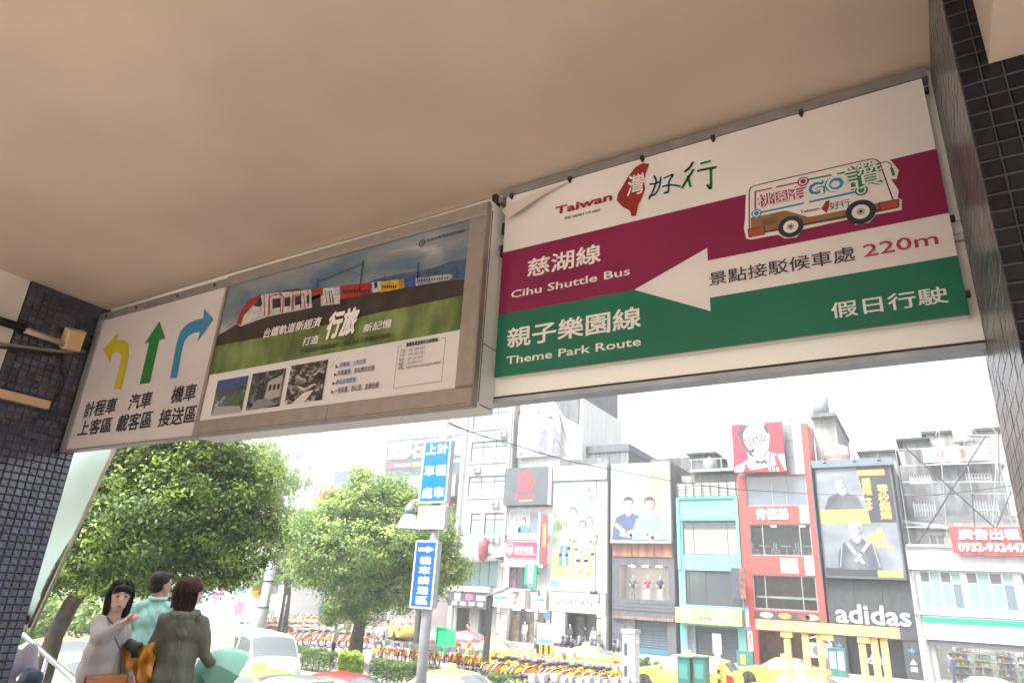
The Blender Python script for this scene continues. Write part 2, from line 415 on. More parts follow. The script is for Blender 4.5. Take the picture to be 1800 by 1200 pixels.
# small bus drawing
zb5 = lambda L: [(1280 + x / 5., 200 + y / 5.) for x, y in L]
def bp(L): return rpoly(zb5(L))
body = [(185, 1010), (188, 680), (200, 650), (235, 632), (700, 530), (1255, 400), (1300, 402), (1330, 425), (1450, 760), (1500, 760), (1505, 830), (1330, 860), (1270, 880), (660, 990), (450, 1030), (190, 1085)]
halo = [(160, 1100), (140, 1010), (150, 930), (158, 690), (170, 640), (220, 605), (700, 500), (1260, 375), (1330, 385), (1430, 415), (1500, 500), (1480, 580), (1430, 575), (1500, 680), (1490, 740), (1528, 760), (1525, 850), (1300, 890), (1240, 960), (1120, 980), (1060, 930), (660, 1020), (600, 1090), (500, 1100), (440, 1065), (200, 1110)]
b = MB(); b.flat(bp(halo), SY - 2 * e, wh); b.build('bus_outline', r)
dk = M('bus_line', (.02, .025, .03), .4); brn = M('bus_brown', (.24, .12, .05), .4); teal = M('bus_teal', (.01, .22, .36), .4)
grn2 = M('bus_green', (.01, .16, .06), .4); mag = M('bus_magenta', (.27, .01, .07), .4); lamp = M('bus_lamp_red', (.4, .06, .03), .4)
b = MB()
b.flat(bp([(200, 920), (490, 855), (530, 860), (710, 912), (1080, 840), (1240, 800), (1430, 770), (1500, 770), (1500, 830), (1270, 880), (660, 990), (450, 1030), (205, 1070)]), yt - e * .5, brn)
b.stroke(bp([(205, 1060), (188, 1000), (186, 690), (200, 655), (240, 635), (700, 530), (1250, 405), (1300, 408), (1330, 430), (1450, 765)]), .004, yt - e, dk)
b.stroke(bp([(320, 1045), (1330, 850)]), .006, yt - e, dk)
b.stroke(bp([(240, 840), (240, 690), (700, 590)]), .006, yt - e, mag); b.stroke(bp([(700, 585), (1060, 515)]), .007, yt - e, grn2); b.stroke(bp([(255, 880), (1110, 695)]), .008, yt - e, teal)
def disc(q, c, rr, m, y, n=24):
    x, z = S(*zb5([c])[0]); rr = rr / 5 / 430.
    q.flat([(x + rr * math.cos(2 * math.pi * k / n), z + rr * math.sin(2 * math.pi * k / n)) for k in range(n)], y, m)
for c, rr in (((552, 998), 92), ((1166, 868), 100)):
    disc(b, c, rr * 1.05, dk, yt - 1.5 * e); disc(b, c, rr * .62, wh, yt - 2 * e); disc(b, c, rr * .3, M('bus_hub', (.35, .33, .3), .4), yt - 2.5 * e); disc(b, c, rr * .12, dk, yt - 3 * e)
for c, rr, m in (((660, 602), 44, mag), ((1172, 680), 46, grn2), ((252, 882), 42, teal)):
    disc(b, c, rr, m, yt - 1.5 * e); disc(b, c, rr * .72, wh, yt - 2 * e); disc(b, c, rr * .5, m, yt - 2.5 * e)
for c in ((405, 666), (935, 542), (690, 783)): disc(b, c, 20, wh, yt - 1.5 * e)
b.flat(bp([(178, 1020), (320, 1000), (325, 1065), (185, 1090)]), yt - 1.5 * e, lamp); b.flat(bp([(1325, 790), (1500, 758), (1500, 825), (1340, 860)]), yt - 1.5 * e, lamp)
b.stroke(bp([(178, 1020), (320, 1000), (325, 1065), (185, 1090), (178, 1020)]), .003, yt - 2 * e, dk); b.stroke(bp([(1325, 790), (1500, 758), (1500, 825), (1340, 860), (1325, 790)]), .003, yt - 2 * e, dk)
b.stroke(bp([(1340, 440), (1390, 425), (1430, 450), (1440, 490)]), .003, yt - e, dk); b.flat(bp([(1420, 480), (1450, 480), (1470, 545), (1445, 555)]), yt - e, grn2)
for k in range(4): b.stroke(bp([(305, 942 + k * 13), (435, 915 + k * 13)]), .0016, yt - 1.5 * e, dk)
b.build('bus_drawing', r)
def bus_text(t, bx, m, bo):
    text(t, *SB(1280 + bx[0] / 5, 200 + bx[1] / 5, 1280 + bx[2] / 5, 200 + bx[3] / 5), yt - 2 * e, m, r, bo)
    text(t, *SB(1280 + bx[0] / 5, 200 + bx[1] / 5, 1280 + bx[2] / 5, 200 + bx[3] / 5), yt - 2.6 * e, wh, r, .0)
bus_text('桃園有', (262, 838, 685, 622), mag, .07); bus_text('GO', (690, 755, 1035, 530), teal, .07); bus_text('讚', (1050, 695, 1335, 405), grn2, .06)
text('Taiwan', *SB(1407, 377, 1440, 365), yt - 2 * e, red, r, .02)
text('好行', *SB(1460, 371, 1494, 350), yt - 2 * e, ink, r, .0)
b = MB(); b.flat(bp([(860, 775), (895, 765), (885, 830), (868, 880), (820, 840)]), yt - 1.5 * e, red); b.build('emblem', r)
# top rail, clips, peeling corner
b = MB(); b.box(X0 - .02, X1 + .02, SY - .004, SY + .05, Z1 + .002, Z1 + .045, alug); b.build('top_rail', r)
for px, py in ((901, 340), (1003, 312), (1130, 278), (1254, 240), (1408, 194)):
    x, z = S(px, py); q = MB(); q.box(x - .008, x + .008, SY - .016, SY, Z1 - .012, Z1 + .006, blackp); q.box(x - .004, x + .004, SY - .02, SY, Z1 - .02, Z1 - .01, blackp); q.build('clip', r)
for px, py in ((1626, 160), (1668, 385), (1697, 517)):
    x, z = S(px, py); q = MB(); q.box(X1, X1 + .014, SY - .006, SY + .01, z - .01, z + .01, blackp); q.build('clip', r)
for py in (402, 440):
    x, z = S(885, py); q = MB(); q.box(X0 - .014, X0 - .001, SY - .004, SY + .02, z - .03, z + .03, blackp); q.build('clip', r)
a = S(892, 372); c = S(1010, 318); d = S(903, 392); m_ = S(960, 348)
pk = M('vinyl_back', (.66, .60, .58), .5)
q = MB(); q.add([(X0, SY - .004, a[1] + .03), (X0 - .004, SY - .03, a[1] - .01), (d[0], SY - .05, d[1]), (m_[0], SY - .03, m_[1]), (c[0], SY - .004, c[1] + .004), ((a[0] + m_[0]) / 2 + .03, SY - .012, (a[1] + m_[1]) / 2 + .045)],
              [(0, 1, 2, 5), (5, 2, 3), (5, 3, 4), ], pk)
q.build('peeling_vinyl', r, True)
# ============================================================ MIDDLE LIGHT BOX
LY = 2.30
lx1 = -.706 * LY; lx0 = -1.545 * LY; lz0 = .333 * LY; lz1 = .775 * LY
r = root('light_box_sign', (lx0, LY, lz0), 'framed advertising light box with a long train poster hung under the ceiling', 'sign')
side = M('lightbox_side_panel', (.72, .74, .72), .35, var=.04)
b = MB(); b.box(lx0, lx1, LY + .03, YB - .002, lz0 + .001, lz1 + .022, side); b.box(lx0 + .01, lx1 - .005, LY + .01, LY + .028, lz1 + .001, lz1 + .012, darkgap); b.box(lx0 + .01, lx1 - .005, LY + .029, YB - .004, lz1 + .023, lz1 + .03, cream)
b.build('casing', r)
b = MB(); b.box(lx1, lx1 + .002, LY + .045, YB - .01, lz0 + .30, lz0 + .304, darkgap); b.box(lx1, lx1 + .002, LY + .036, LY + .040, lz0 + .03, lz1 - .03, darkgap); b.box(lx1, lx1 + .002, LY + .05, YB - .02, lz0 + .018, lz0 + .022, darkgap)
b.build('seam', r)
ix0, iz1 = S(400, 505.5, LY); ix1, _ = S(829, 384, LY); _, iz0 = S(350.5, 742.5, LY); ix0 = (ix0 + S(350.5, 742.5, LY)[0]) / 2; ix1 = (ix1 + S(799, 679, LY)[0]) / 2
iz0 = (iz0 + S(799, 679, LY)[1]) / 2; iz1 = (iz1 + S(829, 384, LY)[1]) / 2
def bar(a0, a1, c0, c1):
    q = MB(); q.bevbox(a0, a1, LY - .012, LY + .03, c0, c1, .006, alu); q.build('frame_bar', r)
bar(lx0, lx1, iz1 + .001, lz1); bar(lx0, lx1, lz0, iz0 - .001); bar(lx0, ix0 - .001, iz0, iz1); bar(ix1 + .001, lx1, iz0, iz1)
q = MB(); q.box((lx0 + lx1) / 2 + .1, (lx0 + lx1) / 2 + .102, LY - .0125, LY - .011, lz0 + .004, iz0 - .006, darkgap); q.box(lx0 + .05, lx1 - .02, LY - .0125, LY - .011, lz0 + .012, lz0 + .014, darkgap); q.build('seam', r)
PY_ = LY + .005
z4 = lambda L: [(340 + x / 2.6667, 330 + y / 2.6667) for x, y in L]
def PP(L): return [S(x, y, PY_) for x, y in z4(L)]
skyp = noisemat('poster_sky', [(.06, .11, .18), (.12, .17, .21), (.22, .24, .26), (.38, .38, .38)], 2.2, 7, (1, 1, 2.2), .3, .5)
grassp = noisemat('poster_grass', [(.06, .09, .025), (.12, .17, .045), (.21, .26, .09)], 9, 8, (1, 1, .5), .35)
bankp = noisemat('poster_bank', [(.022, .016, .014), (.05, .036, .03)], 9, 5, (1, 1, 1), .35)
hillp = M('poster_hills', (.05, .10, .18), .35, var=.3, scale=28)
b = MB(); b.flat([(ix0, iz0), (ix1, iz0), (ix1, iz1), (ix0, iz1)], PY_, M('poster_white', (.66, .63, .62), .3)); b.build('poster', r)
zs = PP([(80, 885), (1255, 655)]); zh = (zs[0][1] + zs[1][1]) / 2
b = MB(); b.flat([(ix0, zh), (ix1, zh), (ix1, iz1), (ix0, iz1)], PY_ - e, skyp)
hl = PP([(760, 470), (850, 430), (960, 405), (1060, 390), (1150, 368), (1210, 345), (1284, 336)]); hb = PP([(1275, 440), (900, 470)])
b.flat(hl + [(ix1, hl[-1][1])] + [(ix1, hb[0][1])] + hb, PY_ - 1.5 * e, hillp)
bk = PP([(205, 640), (350, 600), (560, 545), (860, 490), (1180, 440), (1275, 430)])
gt = PP([(95, 745), (330, 700), (640, 640), (900, 580), (1265, 505)])
b.flat([(ix0, PP([(130, 690)])[0][1])] + bk + [(ix1, bk[-1][1]), (ix1, gt[-1][1])] + gt[::-1] + [(ix0, gt[0][1])], PY_ - 2 * e, bankp)
b.flat([(ix0, gt[0][1])] + gt + [(ix1, gt[-1][1]), (ix1, zh), (ix0, zh)], PY_ - 2 * e, grassp)
b.build('printed_landscape', r)
# train
tr_w = M('train_white', (.55, .53, .52), .35, var=.3, scale=28); tr_r = M('train_red', (.32, .02, .015), .35, var=.3, scale=28); tr_y = M('train_yellow', (.55, .32, .02), .35, var=.3, scale=28); tr_b = M('train_blue', (.03, .07, .25), .35, var=.3, scale=28); tr_d = M('train_dark', (.02, .02, .025), .35); tr_l = M('train_light_blue', (.3, .42, .5), .35, var=.3, scale=28)
b = MB(); y3 = PY_ - 3 * e; y4 = PY_ - 4 * e; y5 = PY_ - 5 * e
b.flat(PP([(205, 640), (225, 580), (262, 530), (330, 500), (555, 478), (690, 466), (690, 545), (600, 555), (350, 605), (225, 650)]), y3, tr_w)
b.flat(PP([(205, 640), (225, 580), (262, 530), (328, 500), (290, 545), (240, 600), (228, 645)]), y4, tr_r)
b.flat(PP([(285, 555), (320, 512), (328, 545), (318, 560)]), y5, tr_d)
for x in (335, 360, 410, 470, 505, 540):
    b.stroke(PP([(x, 500 - (x - 335) * .1), (x + 2, 600 - (x - 335) * .2)]), .007, y4, tr_r)
b.stroke(PP([(355, 600), (358, 520), (375, 505), (415, 500), (425, 515), (422, 590)]), .008, y4, tr_r); b.stroke(PP([(465, 580), (468, 510), (520, 500), (528, 570)]), .006, y4, tr_r)
for x, w in ((375, 35), (432, 26), (480, 30), (535, 12)):
    b.flat(PP([(x, 528 - (x - 335) * .1), (x + w, 522 - (x - 335) * .1), (x + w, 568 - (x - 335) * .14), (x, 574 - (x - 335) * .14)]), y5, tr_d)
b.flat(PP([(555, 478), (612, 470), (612, 505), (560, 530)]), y4, tr_r); b.flat(PP([(555, 515), (600, 500), (600, 560), (560, 565)]), y4, bankp)
b.flat(PP([(415, 492), (440, 480), (500, 474), (520, 482)]), y3, tr_d)
b.flat(PP([(612, 485), (690, 466), (690, 540), (612, 550)]), y4, tr_w); b.flat(PP([(660, 470), (692, 464), (692, 505), (664, 510)]), y5, tr_l)
for x in (622, 640, 652): b.stroke(PP([(x, 485), (x + 8, 545)]), .006, y5, tr_r if x != 640 else tr_d)
b.flat(PP([(692, 462), (832, 446), (836, 498), (692, 525)]), y4, tr_r)
for x in range(704, 830, 13): b.flat(PP([(x, 480), (x + 8, 479), (x + 8, 494), (x, 496)]), y5, tr_d)
b.flat(PP([(838, 446), (880, 440), (882, 488), (846, 494)]), y4, tr_w); b.flat(PP([(852, 446), (866, 444), (868, 470), (854, 474)]), y5, tr_d)
b.flat(PP([(880, 442), (966, 432), (966, 478), (882, 492)]), y4, tr_y)
for x in range(890, 955, 10): b.flat(PP([(x, 460), (x + 6, 459), (x + 6, 472), (x, 474)]), y5, tr_d)
b.flat(PP([(966, 432), (992, 430), (992, 472), (966, 476)]), y4, M('train_ochre', (.4, .2, .03), .35, var=.3, scale=28))
b.flat(PP([(992, 430), (1046, 424), (1046, 462), (992, 470)]), y4, tr_b); b.flat(PP([(1046, 424), (1054, 424), (1054, 462), (1046, 462)]), y4, tr_w)
b.flat(PP([(1054, 424), (1110, 418), (1112, 452), (1054, 460)]), y4, M('train_lilac', (.25, .25, .4), .35, var=.3, scale=28)); b.flat(PP([(1112, 418), (1210, 406), (1222, 416), (1205, 434), (1112, 450)]), y4, M('train_pale', (.36, .38, .34), .35, var=.3, scale=28))
for x in range(1060, 1200, 12): b.flat(PP([(x, 434 - (x - 1060) * .1), (x + 6, 433 - (x - 1060) * .1), (x + 6, 443 - (x - 1060) * .1), (x, 444 - (x - 1060) * .1)]), y5, tr_d)
for a_, c_, w in (((800, 348), (782, 480), .007), ((1059, 358), (1052, 450), .005), ((588, 428), (583, 475), .005), ((902, 410), (898, 440), .003), ((1175, 362), (1172, 430), .003), ((1240, 370), (1240, 430), .003), ((1108, 382), (1106, 420), .003)):
    b.stroke(PP([a_, c_]), w, y5, tr_d)
for st in ([(720, 388), (796, 362)], [(720, 388), (790, 412)], [(600, 440), (720, 388)], [(590, 440), (655, 420)], [(840, 430), (850, 418), (865, 425)], [(1000, 385), (1058, 372)]): b.stroke(PP(st), .0022, y5, tr_d)
for k, (z0_, z1_) in enumerate(((395, 200), (410, 240), (420, 262), (440, 300), (330, 165))): b.stroke(PP([(300, 395 + 16 * k), (760, 330 + 17 * k), (1280, 262 + 20 * k)]), .0009, y3, M('print_wire', (.12, .14, .17), .5))
b.build('printed_train', r)
yl = PY_ - 6 * e
text('台鐵軌道新經濟', *[f for f in (lambda a, c: (a[0], c[0], a[1], c[1]))(PP([(332, 708)])[0], PP([(608, 605)])[0])], yl, tw, r, .015, shear=.12)
def T4(t, x0_, y0_, x1_, y1_, m=ink, bo=.01, **k):
    a_, c_ = PP([(x0_, y0_)])[0], PP([(x1_, y1_)])[0]; return text(t, a_[0], c_[0], a_[1], c_[1], yl, m, r, bo, **k)
T4('打造', 515, 745, 598, 690, tw, .02, shear=.12)
T4('新記憶', 800, 682, 938, 615, tw, .015, shear=.12)
T4('行旅', 622, 716, 784, 556, tw, .05, shear=.18)
T4('台鐵除提供運輸服務外，更提供多元資產出租服務', 508, 782, 930, 678, M('print_olive', (.03, .05, .02), .4), .01)
T4('交通部臺灣鐵路管理局', 1096, 257, 1276, 196, ink, .01); T4('TAIWAN RAILWAYS ADMINISTRATION, MOTC', 1096, 277, 1270, 228, ink, .0)
b = MB(); x, z = PP([(1077, 264)])[0]
for k in range(20):
    a0, a1 = 2 * math.pi * k / 20, 2 * math.pi * (k + 1) / 20; q_ = .021
    b.flat([(x + q_ * math.cos(a0), z + q_ * math.sin(a0)), (x + q_ * math.cos(a1), z + q_ * math.sin(a1)), (x + q_ * .75 * math.cos(a1), z + q_ * .75 * math.sin(a1)), (x + q_ * .75 * math.cos(a0), z + q_ * .75 * math.sin(a0))], yl, ink)
b.stroke([(x - .012, z + .006), (x + .012, z + .006)], .003, yl, ink); b.stroke([(x - .012, z - .006), (x + .012, z - .006)], .003, yl, ink); b.stroke([(x, z - .016), (x, z + .016)], .003, yl, ink)
b.build('emblem', r)
blp = M('print_blue', (.05, .16, .33), .4)
T4('停車場、土地出租', 690, 846, 816, 801, blp); T4('列車廣告、車站廣告出租', 680, 885, 856, 831, ink); T4('車站商場經營', 672, 926, 768, 887, blp); T4('一般房屋、辦公室、倉庫出租', 665, 969, 877, 909, ink)
b = MB()
for x_, y_ in ((672, 840), (666, 878), (658, 919), (652, 959)): b.flat(PP([(x_, y_ - 9), (x_ + 12, y_), (x_, y_ + 9)]), yl, ink)
b.stroke(PP([(646, 845), (692, 790)]), .0016, yl, ink)
b.stroke(PP([(985, 742), (967, 745), (943, 942), (1168, 908), (1188, 705), (1170, 708)]), .002, yl, ink); b.build('printed_rule', r)
T4('臺鐵貨運服務所洽詢專線', 1002, 749, 1152, 702, ink, .03)
for k, (t_, xx) in enumerate((('北區： (02) 2389-6405', 1092), ('中區： (04) 2222-3501', 1090), ('南區： (07) 235-3355', 1082), ('東區： (03) 856-2313', 1080), ('網址：http://www.railway.gov.tw/tw/', 1166))):
    T4(t_, 975 - k * 3, 780 + k * 20, xx, 780 + k * 20 - 15 - (xx - 975) * .2, ink, 0)
for (c0, c1), nm, cols, st, sc_ in ((((82, 1070), (262, 880)), 'photo_park', [(.02, .04, .01), (.10, .14, .05), (.05, .08, .15), (.5, .52, .55)], (1, 1, 1), 22), (((246, 1045), (438, 845)), 'photo_street', [(.012, .014, .012), (.04, .04, .04), (.30, .29, .27)], (1, 1, 1), 20), (((427, 1018), (634, 805)), 'photo_hall', [(.01, .01, .01), (.05, .035, .03), (.55, .52, .5)], (1, 1, 1.8), 18)):
    a_, c_ = PP([c0])[0], PP([c1])[0]
    q = MB(); q.flat([(a_[0], a_[1]), (c_[0], a_[1]), (c_[0], c_[1]), (a_[0], c_[1])], PY_ - 2 * e, noisemat(nm, cols, sc_, 7, st, .3, .8)); 
    w_, h_ = c_[0] - a_[0], c_[1] - a_[1]; P2 = lambda L: [(a_[0] + u * w_, a_[1] + v * h_) for u, v in L]
    if nm == 'photo_park':
        q.flat(P2([(0, .62), (1, .8), (1, 1), (0, 1)]), PY_ - 3 * e, M('ph_sky', (.04, .07, .2), .3)); q.flat(P2([(0, 0), (1, 0), (.9, .18), (.1, .25)]), PY_ - 3 * e, M('ph_path', (.33, .32, .32), .3)); q.flat(P2([(.1, .5), (.9, .62), (.85, .75), (.15, .68)]), PY_ - 4 * e, M('ph_bridge', (.06, .07, .1), .3))
    elif nm == 'photo_street':
        q.flat(P2([(.5, .2), (.95, .25), (.95, .85), (.55, .7)]), PY_ - 3 * e, M('ph_house', (.35, .33, .3), .3)); q.flat(P2([(.1, 0), (.9, .05), (.6, .25), (.3, .25)]), PY_ - 3 * e, M('ph_road', (.22, .22, .22), .3))
        for k in range(3): q.flat(P2([(.6 + k * .12, .45), (.67 + k * .12, .46), (.67 + k * .12, .6), (.6 + k * .12, .59)]), PY_ - 4 * e, tr_d)
    else:
        q.flat(P2([(.2, 0), (.55, 0), (.75, .28), (.5, .25)]), PY_ - 3 * e, M('ph_floor', (.6, .58, .55), .3)); q.stroke(P2([(.3, .42), (.5, .33), (.75, .42)]), .008, PY_ - 3 * e, MC['ph_floor'])
    q.build('printed_photo', r)
# wires and brackets between the light box and the right sign
r = root('cable', (lx1 + .05, LY, 1.7), 'loose dark cable and bracket between the light box and the shuttle sign', 'cable')
b = MB(); b.tube([atY(872, 350, 2.38), atY(868, 395, 2.40), atY(867, 410, 2.42), atY(872, 425, 2.42), atY(881, 438, 2.42)], .0045, M('brown_cable', (.10, .06, .04), .6), 6); b.build('wire', r, True)
p_ = atY(873, 365, 2.41); b = MB(); b.box(p_.x - .012, p_.x + .014, 2.38, 2.42, p_.z - .06, p_.z + .06, blackp); b.box(p_.x + .02, p_.x + .05, 2.39, YB, p_.z + .01, p_.z + .04, alug); b.build('bracket', r)
# ============================================================ LEFT SIGN
r = root('hanging_sign', (-5.16, SY, .8), 'white sign with yellow, green and blue arrows, left of the train poster', 'sign', 'signs hanging under the canopy edge')
ax0 = -5.175; ax1 = lx0 * 1.0 + .03; az1 = S(180, 563)[1]; az0 = S(104, 793)[1]
b = MB(); b.box(ax0, ax1, SY + .002, SY + .05, az0, az1, M('sign_white_pink', (.61, .575, .57), .35, var=.09, scale=2.2, bump=.25, bscale=3.5)); b.build('panel', r)
lg = M('grey_frame', (.36, .34, .33), .4, .4, var=.1, scale=12)
xi = (S(180, 569)[0] + S(117.5, 791)[0]) / 2
b = MB(); b.box(ax0 - .02, xi, SY - .012, SY + .06, az0 - .006, az1, lg); b.build('frame_bar', r)
b = MB(); b.box(ax0 - .02, ax1, SY - .012, SY + .06, az1 - .005, az1 + .05, alug); b.build('top_rail', r)
b = MB(); b.box(xi, ax1, SY - .006, SY + .055, az0 - .006, az0 + .006, lg); b.build('frame_bar', r)
for px, py in ((188, 563), (241, 548), (314, 526), (380, 505)):
    x, z = S(px, py); q = MB(); q.cyl((x, SY - .02, az1 + .02), .009, .012, blackp, 8, 'y'); q.build('bolt', r)
z1f = lambda L: [(x / 4., 500 + y / 4.) for x, y in L]
A1 = lambda L: rpoly(z1f(L))
ya = SY - .001
b = MB(); b.flat(A1([(722, 460), (780, 400), (832, 338), (822, 392)] ), ya, M('arrow_yellow', (.50, .42, .02), .4))
yl_ = A1([(722, 460), (832, 338), (822, 395), (868, 391), (893, 402), (905, 430), (905, 500), (888, 590), (850, 735), (802, 735), (835, 600), (850, 540), (853, 500), (842, 480), (815, 475), (785, 490), (778, 545)])
b = MB(); b.flat(yl_, ya, MC['arrow_yellow']); b.build('arrow', r)
b = MB(); b.flat(A1([(1122, 258), (1160, 380), (1120, 390), (1055, 690), (982, 702), (1050, 405), (1015, 418)]), ya, M('arrow_green', (.02, .18, .04), .4)); b.build('arrow', r)
b = MB(); b.flat(rpoly([(299, 665), (311, 664), (317, 630), (321, 610), (325, 598), (332, 590), (341, 585), (352, 583), (347, 601), (375, 561), (359, 543), (357.5, 559), (345, 562), (335, 566), (325, 573), (317, 583), (310, 605)]), ya, M('arrow_blue', (.03, .22, .38), .4)); b.build('arrow', r)
for t_, bx in (('計程車', (145, 735, 209, 697)), ('上客區', (135, 767, 201, 731)), ('汽車', (223, 722, 271, 686)), ('載客區', (202, 760, 272, 720)), ('機車', (298, 710, 349, 672)), ('接送區', (276, 751, 349, 710))):
    text(t_, *SB(*bx), ya, ink, r, .022)
# ============================================================ STREET
D = 52.9
asph = M('asphalt', (.10, .10, .105), .8, var=.3, scale=1.2, bump=.2, bscale=80)
pave = M('pavement_slabs', (.36, .34, .32), .8, var=.25, scale=2.5)
kerbm = M('kerb_concrete', (.40, .39, .37), .8, var=.2, scale=4)
paint = M('road_paint', (.6, .6, .58), .6, var=.2, scale=8)
b = MB(); b.box(-260, 160, 2.8, 300, G - .5, G - .02, asph); tag(b.build('ground'), kind='structure')
b = MB(); b.box(-200, 120, 3.2, 46.9, G - .019, G, asph); tag(b.build('road'), kind='structure')
b = MB(); b.box(-120, 80, 47.05, 66, G - .018, G + .14, pave); tag(b.build('pavement'), kind='structure')
b = MB(); b.box(-120, 80, 46.9, 47.048, G - .018, G + .145, kerbm); tag(b.build('kerb'), kind='structure')
# plaza with the bicycle racks, and its kerb
b = MB(); b.box(-46, -10.5, 21.2, 29.5, G + .001, G + .13, pave); b.box(-46, -20.5, 29.5, 37.5, G + .001, G + .13, pave); tag(b.build('plaza'), kind='structure')
b = MB(); b.box(-46.1, -10.4, 21.05, 21.195, G + .001, G + .135, kerbm); tag(b.build('kerb'), kind='structure')
b = MB()
for k in range(14): b.box(-40 + k * 6, -37.5 + k * 6, 41.5, 41.65, G + .002, G + .006, paint)
b.box(-60, 40, 46.3, 46.42, G + .002, G + .006, paint)
for k in range(8): b.box(-30 + k * 5, -28 + k * 5, 15.2, 15.35, G + .002, G + .006, paint)
tag(b.build('road_marking'), kind='structure')
# ============================================================ FACADES
FK = .72
def wall(b, x0, x1, z0, z1, y, m, holes=(), rev=.18, revm=None):
    xs = sorted({x0, x1, *[h[0] for h in holes], *[h[1] for h in holes]}); zs = sorted({z0, z1, *[h[2] for h in holes], *[h[3] for h in holes]})
    xs = [x for x in xs if x0 - 1e-6 <= x <= x1 + 1e-6]; zs = [z for z in zs if z0 - 1e-6 <= z <= z1 + 1e-6]
    for i in range(len(xs) - 1):
        for j in range(len(zs) - 1):
            cx, cz = (xs[i] + xs[i + 1]) / 2, (zs[j] + zs[j + 1]) / 2
            if any(h[0] < cx < h[1] and h[2] < cz < h[3] for h in holes): continue
            b.add([(xs[i], y, zs[j]), (xs[i + 1], y, zs[j]), (xs[i + 1], y, zs[j + 1]), (xs[i], y, zs[j + 1])], [(0, 1, 2, 3)], m)
    for h in holes:
        a, c, d, e_ = h
        b.add([(a, y, d), (c, y, d), (c, y, e_), (a, y, e_), (a, y + rev, d), (c, y + rev, d), (c, y + rev, e_), (a, y + rev, e_)],
              [(0, 4, 5, 1), (1, 5, 6, 2), (2, 6, 7, 3), (3, 7, 4, 0)], revm or m)
def shell(b, x0, x1, z0, z1, y, dep, m, roof=True):
    """sides, back and roof of a terrace house"""
    b.add([(x0, y, z0), (x0, y + dep, z0), (x0, y + dep, z1), (x0, y, z1)], [(0, 3, 2, 1)], m)
    b.add([(x1, y, z0), (x1, y + dep, z0), (x1, y + dep, z1), (x1, y, z1)], [(0, 1, 2, 3)], m)
    b.add([(x0, y + dep, z0), (x1, y + dep, z0), (x1, y + dep, z1), (x0, y + dep, z1)], [(0, 3, 2, 1)], m)
    if roof: b.add([(x0, y, z1), (x1, y, z1), (x1, y + dep, z1), (x0, y + dep, z1)], [(0, 1, 2, 3)], m)
def window(par, x0, x1, z0, z1, y, nx, fm, gm, fr=.06, trans=(), name='window', gms=None, depth=.07):
    """trans: heights (0..1) of transoms; one pane per cell"""
    q = MB(); q.box(x0, x1, y, y + depth, z1 - fr, z1, fm); q.box(x0, x1, y, y + depth, z0, z0 + fr, fm)
    q.box(x0, x0 + fr, y, y + depth, z0 + fr, z1 - fr, fm); q.box(x1 - fr, x1, y, y + depth, z0 + fr, z1 - fr, fm)
    xs = nx if isinstance(nx, (list, tuple)) else [k / nx for k in range(1, nx)]
    xs = [x0 + (x1 - x0) * t for t in xs]; zt = [z0 + (z1 - z0) * t for t in trans]
    f2 = fr * .8
    for x in xs: q.box(x - f2 / 2, x + f2 / 2, y + .004, y + depth - .004, z0 + fr, z1 - fr, fm)
    for z in zt: q.box(x0 + fr, x1 - fr, y + .002, y + depth - .002, z - f2 / 2, z + f2 / 2, fm)
    w = q.build(name, par)
    X = [x0 + fr] + xs + [x1 - fr]; Z = [z0 + fr] + zt + [z1 - fr]; k = 0
    for i in range(len(X) - 1):
        for j in range(len(Z) - 1):
            g = MB(); gm_ = gms[k % len(gms)] if gms else gm; k += 1
            g.box(X[i] + .002, X[i + 1] - .002, y + depth * .5, y + depth * .5 + .012, Z[j] + .002, Z[j + 1] - .002, gm_); g.build('pane', w)
    return w
def part(par, name, fn, **k):
    q = MB(); fn(q); return q.build(name, par, **k)
def bx(par, name, x0, x1, y0, y1, z0, z1, m):
    q = MB(); q.box(x0, x1, y0, y1, z0, z1, m); return q.build(name, par)
gl_b = glassmat('glass_blue', (.10, .14, .17)); gl_t = glassmat('glass_teal', (.16, .30, .30)); gl_g = glassmat('glass_grey', (.07, .08, .09)); gl_c = glassmat('shop_glass', (.05, .06, .06), .82)
curtain = M('cream_curtain', (.62, .58, .46), .8, var=.15, scale=6, streak=.2)
concW = M('stained_white_concrete', (.66, .66, .65), .8, var=.10, scale=1.2, streak=.22)
concG = M('weathered_grey_concrete', (.26, .27, .28), .9, var=.35, scale=.9, streak=.5)
concL = M('grey_concrete', (.42, .42, .41), .9, var=.25, scale=1.1, streak=.35)
tileW = M('white_wall_tile', (.70, .70, .69), .5, var=.08, scale=3, streak=.10)
steel = M('dark_steel', (.06, .065, .07), .5, .3, var=.2, scale=5)
gsteel = M('galvanised_steel', (.42, .44, .46), .45, .5, var=.2, scale=5)
dkfr = M('dark_window_frame', (.05, .055, .06), .5); whfr = M('white_window_frame', (.6, .6, .58), .5)
room = M('room_back', (.16, .14, .12), .9, var=.4, scale=2)
lampm = M('ceiling_lamp_glow', (1, .86, .66), .5, emis=16)
shut = M('steel_shutter', (.07, .09, .11), .45, .4, var=.15, scale=1.5, streak=.2)
def shutter(par, x0, x1, z0, z1, y, m=None, step=.16):
    q = MB(); n = int((z1 - z0) / step)
    for k in range(n):
        z = z0 + k * (z1 - z0) / n; h = (z1 - z0) / n
        q.add([(x0, y, z), (x1, y, z), (x1, y - .02, z + h * .5), (x0, y - .02, z + h * .5), (x1, y, z + h * .97), (x0, y, z + h * .97)], [(0, 1, 2, 3), (3, 2, 4, 5)], m or shut)
    o = q.build('shutter', par); tag(o, kind='stuff'); return o
